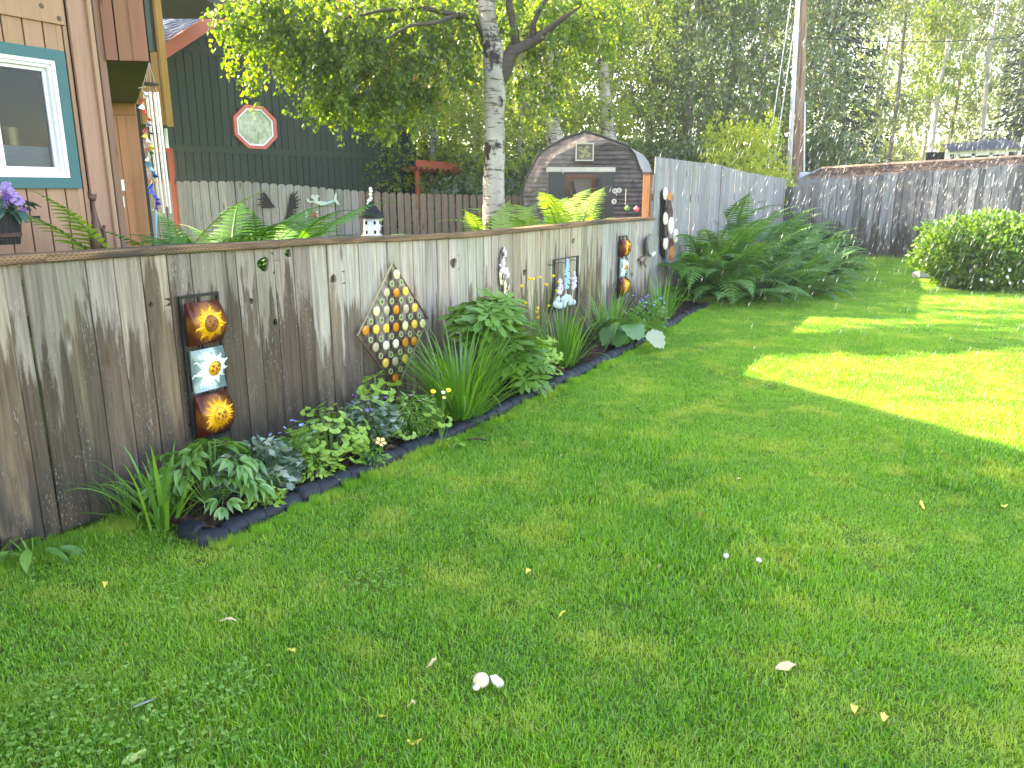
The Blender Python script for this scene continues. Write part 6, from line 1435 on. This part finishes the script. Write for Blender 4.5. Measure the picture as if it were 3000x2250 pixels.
# ------------------------------------------------------------------ greenhouse
GY = 13.6; gq = at(1713, 640, GY); gh = thing('greenhouse', 'dark corrugated plastic barn-shaped greenhouse with a fan in its gable', 'greenhouse', (gq.x, GY, 0))
def G_(px, py): q = at(px, py, GY); return q.x-gq.x, q.z
gl = [G_(1531, 700), G_(1530, 560), G_(1545, 515), G_(1570, 466), G_(1587, 444), G_(1650, 407), G_(1713, 386)]; gl[0] = (gl[0][0], 0)
gr_ = [G_(1891, 700), G_(1891, 545), G_(1882, 510), G_(1872, 490), G_(1859, 453), G_(1839, 429), G_(1798, 413), G_(1752, 397), G_(1713, 386)]; gr_[0] = (gr_[0][0], 0)
def bnd_x(tab, z): return float(np.interp(z, [b for a, b in tab], [a for a, b in tab]))
def mat_corr():
    t = NT('smoky_corrugated_plastic'); o = t.obj(); n1 = t.noise(t.map(o, (1.5, 1, 7)), 1.0, 4); n2 = t.noise(o, 9, 3)
    c = t.mix(t.rng(n1, .35, .7), (.02, .019, .02, 1), (.15, .13, .13, 1)); b = t.pbr(c, .28, None, 0, .8)
    tr = t.n('BsdfTransparent', None, Color=(.55, .52, .5, 1)); return t.done(t.n('MixShader', None, _0=t.rng(n2, .35, .65, .12, .45), _1=b, _2=tr.outputs[0]).outputs[0])
M_CORR = mat_corr()
dx0, dz1 = G_(1605, 500); dx1 = G_(1802, 500)[0]; ztop = gl[-1][1]
def corr(xa, xb, z0, z1):
    V = []; F = []; n = int((z1-z0)/.0095); m = 4
    for j in range(n+1):
        z = z0+(z1-z0)*j/n; y = .013*math.sin(z*2*PI/.076); A = xa(z); B = xb(z)
        for i in range(m+1): V.append((A+(B-A)*i/m, y, z))
    F = [(j*(m+1)+i, j*(m+1)+i+1, (j+1)*(m+1)+i+1, (j+1)*(m+1)+i) for j in range(n) for i in range(m)]; return V, F
LF = lambda z: bnd_x(gl, z); RF = lambda z: bnd_x(gr_, z)
part('front_sheet', corr(LF, lambda z: dx0, .05, dz1), M_CORR, gh, True); part('front_sheet', corr(lambda z: dx1, RF, .05, dz1), M_CORR, gh, True); part('front_sheet', corr(LF, RF, dz1, ztop-.01), M_CORR, gh, True)
outl = gl+gr_[::-1][1:]; BK = Vector((.75, 3.0, 0))
V = []; F = []
for (x, z) in outl: V += [(x, -.02, z), (x+BK.x, BK.y, z)]
F = [(2*i, 2*i+1, 2*i+3, 2*i+2) for i in range(len(outl)-1)]
t = NT('white_tarp'); n1 = t.noise(t.obj(), 4, 4); d_ = t.pbr(t.mix(n1, (.30, .31, .33, 1), (.42, .43, .45, 1)), .5, t.bump(n1, .4, .03)); tl = t.n('BsdfTranslucent', None, Color=(.7, .7, .7, 1)); M_TARP = t.done(t.n('MixShader', None, _0=.45, _1=d_, _2=tl.outputs[0]).outputs[0])
part('cover', (V, F), M_TARP, gh, True)
part('back_sheet', ([(x+BK.x, BK.y-.02, z) for x, z in outl], [tuple(range(len(outl)))]), mat_plain('dim_plastic', (.16, .16, .16, 1), .6, .2), gh)
part('rim', tube([(x, -.03, z) for x, z in outl], .022, 6), mat_plain('black_rubber', (.02, .02, .022, 1), .6), gh)
M_GREYP = mat_plain('slate_paint', (.035, .04, .045, 1), .6, .25, 8, .3)
for (a, b) in ((1605, 1648), (1774, 1801)): part('side_panel', box(G_(a, 500)[0]+.004, G_(b, 500)[0]-.004, -.03, 0, 0, dz1-.02), M_GREYP, gh)
part('lintel', box(dx0-.03, dx1+.0, -.05, -.02, dz1-.02, dz1+.055), mat_plain('pale_lintel', (.42, .41, .38, 1), .6, .25, 8), gh)
door = part('door', rim(G_(1650, 500)[0], G_(1771, 500)[0], .05, dz1-.035, .03, -.04, -.01), M_GREYP, gh)
part('pane', box(G_(1650, 500)[0]+.031, G_(1771, 500)[0]-.031, -.028, -.022, .081, dz1-.066), M_GLASS, door)
inn_ = part('inner_frame', rim(G_(1677, 500)[0], G_(1768, 500)[0], .3, G_(1700, 508)[1], .07, 1.2, 1.25), mat_plain('faded_red_wood', lin(160, 98, 84), .6, .15), gh)
part('light_panel', box(G_(1690, 500)[0], G_(1755, 500)[0], 1.26, 1.28, .3, G_(1700, 520)[1]), mat_plain('pale_board', (.62, .56, .53, 1), .6, .2, 3), gh)
part('bench', comb(box(G_(1688, 500)[0], G_(1744, 500)[0], .9, 1.1, .2, G_(1700, 572)[1]), bar((G_(1695, 570)[0], .95, G_(1700, 570)[1]), (G_(1688, 525)[0], .95, G_(1700, 530)[1]), .07)), M_GREYP, gh)
fx0, fz1 = G_(1686, 419); fx1, fz0 = G_(1738, 472); fan = part('fan', comb(rim(fx0, fx1, fz0, fz1, .02, -.07, -.02), box(fx0, fx1, .015, .02, fz0, fz1)), mat_plain('pale_fan_housing', (.42, .42, .36, 1), .5, .15, 10), gh)
fcx, fcz, frr = (fx0+fx1)/2, (fz0+fz1)/2, (fx1-fx0)*.40
part('fan_back', extr(ellipse(fcx, fcz, frr*1.05, frr*1.05, 24), .005, .014), M_DARKV, fan)
for k in range(4):
    a = k*2*PI/4+.4; part('fan_blade', xf(extr([(0,-.015),(frr*.5,-.06),(frr*.9,-.05),(frr*.95,.02),(frr*.5,.03),(0,.015)], -.012, -.008), TX(fcx, 0, fcz) @ RY(a) @ RX(.25)), mat_plain('tan_blade', (.42, .36, .16, 1), .5) if k == 0 else bpy.data.materials['tan_blade'], fan)
for k in range(17): x = fx0+.022+(fx1-fx0-.044)*k/16; part('grille_bar', box(x-.0016, x+.0016, -.064, -.056, fz0+.02, fz1-.02), bpy.data.materials['pale_fan_housing'], fan)
for (px, py) in ((1800, 559), (1813, 557), (1798, 590)):
    x, z = G_(px, py); part('hub_ring', mv(comb(annulus(.028, .042, -.05, -.044, 16), *[bar((0, -.046, 0), (.036*math.cos(a), -.046, .036*math.sin(a)), .005) for a in (0, 1.05, 2.1, 3.14, 4.2, 5.2)]), x, 0, z), M_IVORY, gh)
# plant hook and garden flowers in front of the right side
hk0 = at(1842, 640, 12.4); hk = thing('plant_hook', 'black curled metal plant hook in front of the greenhouse', 'hook', (hk0.x, hk0.y, .42))
def H_(px, py): q = at(px, py, 12.4); return (q.x-hk0.x, 0, q.z-.42)
part('pole', tube([(H_(1887, 600)[0], 0, 0), H_(1887, 560), H_(1884, 528), H_(1872, 522), H_(1858, 525), H_(1847, 535), H_(1842, 548)], .008, 6), M_BLACK, hk)
part('scroll', tube([H_(1850+9*math.cos(a)*(1-a/9)+6, 535+9*math.sin(a)*(1-a/9)) for a in np.arange(0, 7.5, .5)], .006, 5), M_BLACK, hk)
part('cord', tube([H_(1834, 552), H_(1832, 600)], .003, 4), M_CORD, hk)
for (px, py, m, lab) in ((1838, 610, M_LARK, 'green glass garden ornament hanging under the curled hook'), (1865, 612, mat_plain('pink_bloom', lin(226, 96, 120), .5), 'pink garden pinwheel bloom before the greenhouse')):
    q = at(px, py, 12.3); o = thing('garden_ornament', lab, 'ornament', (q.x, q.y, .42)); part('stem', tube([(0,0,0),(0,0,q.z-.42)], .005, 5), M_BLACK, o); part('bloom', lathe([(0,q.z-.47),(.035,q.z-.45),(.045,q.z-.42),(.02,q.z-.38),(0,q.z-.37)], 8), m, o)

# ------------------------------------------------------------------ utility pole and wires
UY = 20.2; ub = at(2331, 545, UY); up = thing('utility_pole', 'tall brown wooden utility pole with grey conduits behind the fence corner', 'pole', (ub.x, UY, 0))
def U_(px, py): return at(px, py, UY)-Vector((ub.x, UY, 0))
a = U_(2332, 560); b = U_(2356, -300); a0 = a-(b-a)*(a.z/(b.z-a.z))
def mat_pole():
    t = NT('pole_wood'); v = t.shift(t.obj()); g = t.noise(t.map(v, (24, 24, 1)), 1.0, 5, .6); n = t.noise(t.map(v, (5, 5, 1.2)), 1.0, 3)
    c = t.mix(t.rng(g, .3, .7), (.10, .055, .035, 1), (.34, .22, .15, 1)); c = t.mix(t.rng(n, .5, .7, 0, .6), c, (.32, .28, .26, 1))
    return t.done(t.pbr(c, .9, t.bump(g, .6, .006), spec=.15))
part('shaft', tube([a0.lerp(b, k/8) for k in range(9)], [.175-.006*k for k in range(9)], 18), mat_pole(), up, True)
M_COND = mat_plain('grey_conduit', (.46, .48, .52, 1), .5, .12, 4)
for (p, q, r) in (((2304, 545), (2345, -250), .055), ((2349, 535), (2352, 300), .022)):
    A = U_(*p); B = U_(*q); A = A-(B-A)*(A.z/(B.z-A.z)); part('conduit', tube([A+Vector((0,-.14,0)), B+Vector((0,-.14,0))], r, 10), M_COND, up, True)
q = U_(2333, 505); part('sheathing', tube([Vector((a0.x,0,1.4)), Vector((a0.x+.01,0,q.z))], [.2,.195], 18, False), mat_plain('white_sheet', (.62, .64, .68, 1), .5, .2, 6), up, True)
part('base_collar', box(a0.x-.27, a0.x+.36, -.25, .2, U_(2333, 548).z-.04, U_(2333, 540).z), M_COND, up)
for (p, q) in (((2262, 520), (2330, 60)), ((2240, 520), (2322, -30))):
    o = tag(part('guy_wire', tube([at(*p, UY-.6), at(*q, UY)], .012, 5), M_COND, None), 'steep pale guy wire left of the utility pole, '+('right one' if p[0] > 2250 else 'left one'), 'wire', 'guy wires of the utility pole')
def wire(name, p, q, sag, lab, r=.012):
    P = []; 
    for k in range(13): f = k/12; v = Vector(p).lerp(Vector(q), f); v.z -= sag*4*f*(1-f); P.append(v)
    tag(part(name, tube(P, r, 5), M_BLACK, None), lab, 'wire', 'overhead wires')
wire('overhead_wire', at(2352, 108, UY), at(3300, 60, 24), .3, 'dark overhead wire running right from the utility pole')
wire('overhead_wire', at(2700, -40, 20), at(3200, 110, 16), .1, 'dark overhead wire crossing the top right corner')
wire('overhead_wire', at(2350, 185, UY), at(2900, 330, 40), .2, 'thin lower overhead wire between the poles', .01)
lp = at(2553, 480, 38); lamp = thing('lamp_pole', 'thin far metal pole with a side arm before the wood', 'pole', (lp.x, 38, 0)); zz = at(2553, 210, 38).z
part('shaft', tube([(0,0,0),(0,0,zz)], [.16,.12], 10), mat_plain('dark_steel', (.05, .055, .07, 1), .5, .2), lamp); part('conduit', tube([(.17,-.1,0),(.15,-.1,zz*.62)], .06, 6), M_COND, lamp); part('arm', tube([(0,0,zz*.95),(-.5,0,zz*.965),(-.75,0,zz*.95)], .05, 6), M_COND, lamp)

# ------------------------------------------------------------------ roofs beyond the back fence
def mat_debris():
    t = NT('needle_strewn_roof'); p = t.obj(); n1 = t.noise(p, 4, 5, .7); n2 = t.noise(p, 26, 4, .7)
    c = t.mix(t.rng(n1, .4, .6), (.07, .072, .075, 1), (.20, .115, .065, 1)); c = t.mix(t.rng(n2, .5, .7), c, (.40, .29, .19, 1))
    return t.done(t.pbr(c, .9, t.bump(n2, .8, .03), spec=.1))
sq = C0+FD*.45; shed = thing('shed', 'low shed roof strewn with dead needles just behind the back fence', 'shed', (sq.x, sq.y, 0), BANG)
def sp(px, py, off=.45):
    r = ray(px, py); o = Vector((0,0,EYE))-C0; t = (off-o.dot(FD))/r.dot(FD); p = o+r*t; return p.dot(BD), p.z
e0 = sp(2338, 527); e1_ = sp(2560, 517); e2_ = sp(3000, 484); e3 = sp(3330, 462); r0 = sp(2405, 497, 1.9); r1_ = sp(2640, 482, 1.9); r2_ = sp(3000, 462, 1.9); r3 = sp(3330, 445, 1.9)
E_ = [e0, e1_, e2_, e3]; RR_ = [r0, r1_, r2_, r3]
V = [(x, 0, z) for x, z in E_]+[(x, 1.45, z) for x, z in RR_]; F = [(i, i+1, 5+i, 4+i) for i in range(3)]
part('roof', (V, F), mat_debris(), shed); M_FASC = mat_plain('grey_fascia', (.16, .18, .2, 1), .6, .2, 5)
V = []; 
for x, z in E_: V += [(x, -.03, z-.13), (x, -.03, z-.004), (x, .0, z-.13)]
F = [(3*i, 3*i+3, 3*i+4, 3*i+1) for i in range(3)]+[(3*i, 3*i+2, 3*i+5, 3*i+3) for i in range(3)]; part('fascia', (V, F), M_FASC, shed)
part('barge', bar((e0[0], -.02, e0[1]-.03), (r0[0], 1.45, r0[1]-.01), .05, .1), M_FASC, shed)
part('ridge', tube([(x, 1.45, z+.02) for x, z in RR_], .05, 6), mat_plain('ridge_tan', (.36, .24, .16, 1), .8, .3, 5), shed)
part('wall', box(e0[0]+.15, e3[0], .12, 1.4, 0, min(e0[1], e3[1])-.16), M_FASC, shed)
rs = np.random.default_rng(12); nn = 1500; V = []; Q = []
for k in range(nn):
    f = rs.uniform(0, 2.999); i = int(f); g_ = f-i; v = rs.uniform(0.15, 1)**.8; A = Vector((E_[i][0]*(1-g_)+E_[i+1][0]*g_, 0, E_[i][1]*(1-g_)+E_[i+1][1]*g_)); B = Vector((RR_[i][0]*(1-g_)+RR_[i+1][0]*g_, 1.45, RR_[i][1]*(1-g_)+RR_[i+1][1]*g_)); p = A.lerp(B, v)
    c = np.array([p.x, p.y, p.z+.012+rs.uniform(0, .02)]); a = rs.uniform(0, 6.28); d1 = np.array([math.cos(a), math.sin(a), rs.uniform(-.1,.3)])*rs.uniform(.02,.06); d2 = np.array([-math.sin(a), math.cos(a), rs.uniform(-.2,.2)])*.012; b = len(V); V += [c-d1-d2, c+d1-d2, c+d1+d2, c-d1+d2]; Q.append((b,b+1,b+2,b+3))
o = ob('roof_litter', fastmesh('roof_litter', V, Q, M_CHIP, np.repeat(rs.uniform(.5, 1, nn), 4)), shed); o['kind'] = 'stuff'
# white playhouse
PYY = 24; pq = at(2880, 560, PYY); ph = thing('playhouse', 'white timber playhouse with a dark roof beyond the back fence', 'playhouse', (pq.x, PYY, 0))
def PH(px, py): q = at(px, py, PYY); return q.x-pq.x, q.z
M_OFFW = mat_plain('cream_paint', lin(214, 216, 204), .6, .1, 5)
x0, z0 = PH(2772, 500); x1, z1 = PH(2985, 440); z0 = 0
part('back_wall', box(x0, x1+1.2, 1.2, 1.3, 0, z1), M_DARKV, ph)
for px in (2776, 2804, 2850, 2902, 2947, 2984): a = PH(px, 470)[0]; part('post', box(a-.055, a+.055, 0, .1, 0, PH(px, 444-(px-2772)*.04)[1]), M_OFFW, ph)
part('header', bar((x0-.05, .05, PH(2772, 447)[1]), (x1+.05, .05, PH(2985, 437)[1]), .12, .12), M_OFFW, ph)
part('header', bar((PH(2807, 457)[0], .05, PH(2807, 454)[1]), (PH(2945, 450)[0], .05, PH(2945, 446)[1]), .1, .1), M_OFFW, ph)
part('sill_board', box(x0, x1, .02, .08, 0, PH(2880, 487)[1]), M_OFFW, ph)
part('roof', ([(x0-.1, -.25, PH(2772, 444)[1]), (x1+.15, -.25, PH(2985, 434)[1]), (PH(3010, 402)[0], 1.2, PH(3010, 396)[1]), (PH(2822, 418)[0], 1.2, PH(2822, 416)[1]), ], [(0,1,2,3)]), mat_plain('navy_shingle', (.04, .045, .06, 1), .8, .3, 8, .5), ph)
part('gable', ([(x1+.05, .04, PH(2985, 437)[1]), (x1+1.5, .3, PH(2985, 437)[1]), (PH(3030, 398)[0], .3, PH(3030, 398)[1])], [(0,1,2)]), mat_plain('navy_wall', (.03, .035, .05, 1), .7), ph)
part('barge', bar((x1, -.05, PH(2985, 439)[1]), (PH(3012, 402)[0], .2, PH(3012, 402)[1]), .06, .1), M_OFFW, ph)

# ------------------------------------------------------------------ small things on the lawn
def lp_(px, py): p = gpt(px, py); return Vector((p.x, p.y, lawn_z(p.x, p.y)+.024))
M_FALL = [mat_plain('fallen_yellow', lin(232, 206, 96), .6, .2, 40), mat_plain('fallen_tan', lin(222, 196, 150), .7, .2, 40), mat_plain('fallen_pale_green', lin(190, 205, 120), .6, .2, 40)]
def curled(w, l, seed):
    rd = random.Random(seed); V = []; n = 6
    for j in range(n+1):
        t_ = j/n; ww = w*math.sin(PI*(.08+.88*t_)); z = .012*math.sin(t_*3+seed)
        V += [(t_*l-l/2, -ww, z+rd.uniform(.0,.010)), (t_*l-l/2, 0, z), (t_*l-l/2, ww, z+rd.uniform(.0,.012))]
    return mesh('fallen_leaf', V, [(3*j+i, 3*j+i+1, 3*j+i+4, 3*j+i+3) for j in range(n) for i in range(2)], None, True)
falls = [(668, 1836, .075, 1, 'long pale tan fallen leaf on the lawn left of centre'), (853, 1922, .05, 0, 'folded yellow fallen leaf on the near lawn'), (1120, 2110, .06, 0, 'narrow yellow fallen leaf left of the white litter, lower'), (1215, 2182, .055, 0, 'narrow yellow fallen leaf near the bottom edge centre'), (395, 2228, .085, 2, 'large pale green fallen leaf at the bottom left'), (2300, 1973, .085, 1, 'long tan fallen leaf on the right lawn'), (2497, 2098, .05, 0, 'yellow curled leaf, left one of the near pair at lower right'), (2587, 2120, .06, 0, 'bright yellow leaf, right one of the near pair at lower right'), (2700, 1492, .05, 0, 'pale yellow leaf on the right lawn below the sunlit patch'), (2940, 1490, .05, 0, 'yellow leaf near the right frame edge below the sunlit patch'), (2050, 1522, .045, 0, 'yellow leaf in the middle lawn'), (1265, 1960, .05, 1, 'tan crumpled leaf left above the white litter'), (1205, 2082, .035, 1, 'tan curled scrap left of the white litter'), (308, 1728, .055, 0, 'yellow leaf on the upper left lawn'), (370, 1902, .03, 0, 'small yellow petal on the left lawn'), (2165, 1415, .045, 1, 'pale leaf on the middle right lawn'), (2190, 1575, .035, 1, 'small tan leaf under the middle right lawn'), (1640, 1350, .04, 1, 'tan leaf on the far middle lawn'), (1870, 1200, .04, 1, 'small tan leaf on the far lawn right of the bed'), (1548, 1690, .045, 0, 'yellow scrap on the central lawn'), (1645, 1820, .04, 0, 'yellow-green scrap on the lower central lawn'), (1930, 1680, .04, 1, 'tan scrap on the lawn right of centre')]
for i, (px, py, l, m, lab) in enumerate(falls):
    l *= .8; me = curled(l*.26, l, i); me.materials.append(M_FALL[m]); o = ob('fallen_leaf', me, loc=lp_(px, py), rot=(random.uniform(-.3,.3), random.uniform(-.3,.3), random.uniform(0, 6.28) if i not in (0, 5) else .1)); tag(o, lab, 'leaf', 'fallen leaves on the lawn')
o = thing('mushroom_litter', 'broken pale mushroom caps lying on the near lawn', 'mushroom', lp_(1420, 2012)); kq = 1.0
cap_m = mat_plain('mushroom_flesh', lin(214, 190, 158), .7, .08, 30, .2); wcap = mat_plain('mushroom_white', lin(214, 206, 204), .7, .04, 30, .2)
part('cap', mv(lathe([(0,.012),(.018,.014),(.026,.006),(.028,-.002),(.02,0),(0,.002)], 14), -.012, 0, .004), cap_m, o, True, rot=(.5, .1, 0)); part('torn_cap', extr([(0,.01),(.02,.018),(.048,-.004),(.05,-.014),(.03,-.024),(.012,-.01)], -.006, .006), wcap, o, loc=(.016, .0, .006), rot=(-1.2, 0, -.15)); part('stem', tube([(-.028,-.03,.0),(-.012,-.012,.012)], [.007,.005], 8), cap_m, o); part('bulb', mv(lathe([(0,-.008),(.011,-.004),(.013,.004),(0,.01)], 10), -.026, -.034, .0), wcap, o, True)
for (px, py, lab) in ((2125, 1653, 'small white mushroom on the right lawn, left of two'), (2221, 1664, 'small white mushroom on the right lawn, right of two')):
    o = thing('mushroom', lab, 'mushroom', lp_(px, py)-Vector((0,0,.015)), 0, 'small white mushrooms'); part('cap', mv(lathe([(0,.016),(.009,.014),(.013,.005),(.012,.0),(0,.002)], 12), 0, 0, .02), wcap, o, True); part('stem', tube([(0,0,-.01),(0,0,.024)], .005, 8), cap_m, o)
p = lp_(425, 2075); tag(part('grey_twig', tube([p+Vector((-.03,-.012,0)), p+Vector((0,0,.006)), p+Vector((.03,.014,.012))], [.003,.0035,.0015], 6), mat_plain('grey_feather', (.30, .32, .30, 1), .6), None), 'pale grey twig on the near left lawn', 'twig')
p = lp_(1395, 1298); tag(part('dark_twig', tube([p+Vector((-.06,0,0)), p+Vector((.0,.01,.004)), p+Vector((.07,-.015,0))], [.005,.006,.004], 6), M_TWIG, None), 'dark twig on the lawn before the daylily clump', 'twig')
spg = leafy('columbine_sprig', 'pale yellow-green cut columbine sprig lying on the lawn by the edging', lp_(1322, 1325), COLB, 5, .05, .06, .09, seed=44)
q = gpt(2705, 815); st_ = thing('paving_stone', 'flat pale grey stone in the grass left of the round shrub', 'stone', (q.x, q.y, 0)); part('slab', comb(xf(cbox(-.17, .17, -.12, .12, 0, .12, .04), RX(-.25))), mat_plain('grey_stone', (.34, .34, .33, 1), .8, .2, 12, .5), st_)
# ------------------------------------------------------------------ falling water drops of the sprinkler over the right side
rs = np.random.default_rng(15); V = []; Q = []; nd = 4200
for k in range(nd):
    px = 3050-1150*abs(rs.normal(0, .52)); py = rs.uniform(-20, 1050)
    if px < 1750: continue
    if py > 620 and rs.random() < .55: continue
    if py < 380 and rs.random() < .6: continue
    Y = rs.uniform(7.0, 13.0); c = np.array(at(px, py, Y))
    if c[2] < .06: continue
    if (Vector(c)-C0).dot(FD) > -.05 or (Vector(c)-F0).dot(FN) > -.1: continue
    L = rs.uniform(.06, .13); r = rs.uniform(.0008, .0018); d = np.array([.26, -.1, 1.0])+rs.normal(0, .05, 3); d = d/np.linalg.norm(d)
    b = len(V); x = np.array([1, 0, 0])*r; y = np.array([0, 1, 0])*r
    V += [c-d*L/2, c-d*L*.15+x, c-d*L*.15+y, c-d*L*.15-x, c-d*L*.15-y, c+d*L/2]
    Q += [(b, b+1, b+2), (b, b+2, b+3), (b, b+3, b+4), (b, b+4, b+1), (b+5, b+2, b+1), (b+5, b+3, b+2), (b+5, b+4, b+3), (b+5, b+1, b+4)]
t = NT('water_drop'); g = t.n('BsdfGlossy', None, Color=(1,1,1,1), Roughness=.25); d_ = t.n('BsdfDiffuse', None, Color=(.8,.85,.9,1)); tl = t.n('BsdfTranslucent', None, Color=(.9,.93,.95,1)); tr = t.n('BsdfTransparent')
m1 = t.n('MixShader', None, _0=.5, _1=d_.outputs[0], _2=tl.outputs[0]); m2 = t.n('MixShader', None, _0=.3, _1=m1.outputs[0], _2=g.outputs[0]); m3 = t.n('MixShader', None, _0=.5, _1=m2.outputs[0], _2=tr.outputs[0]); M_DROP = t.done(m3.outputs[0])
o = ob('water_drops', fastmesh('water_drops', V, Q, M_DROP)); tag(o, 'falling sprinkler drops over the right side of the lawn', 'water', kind='stuff')
# ------------------------------------------------------------------ damp summer air
t = NT('damp_air'); pv = t.n('VolumePrincipled'); pv.inputs['Color'].default_value = (.93, .97, 1, 1); pv.inputs['Density'].default_value = .0015; pv.inputs['Anisotropy'].default_value = .35
t.put(t.out.inputs['Volume'], pv.outputs[0])
hz = ob('haze', mesh('haze', *box(-45, 60, -8, 75, -1.2, 24), t.m)); tag(hz, 'thin bright damp air over the whole garden', 'haze', kind='stuff')
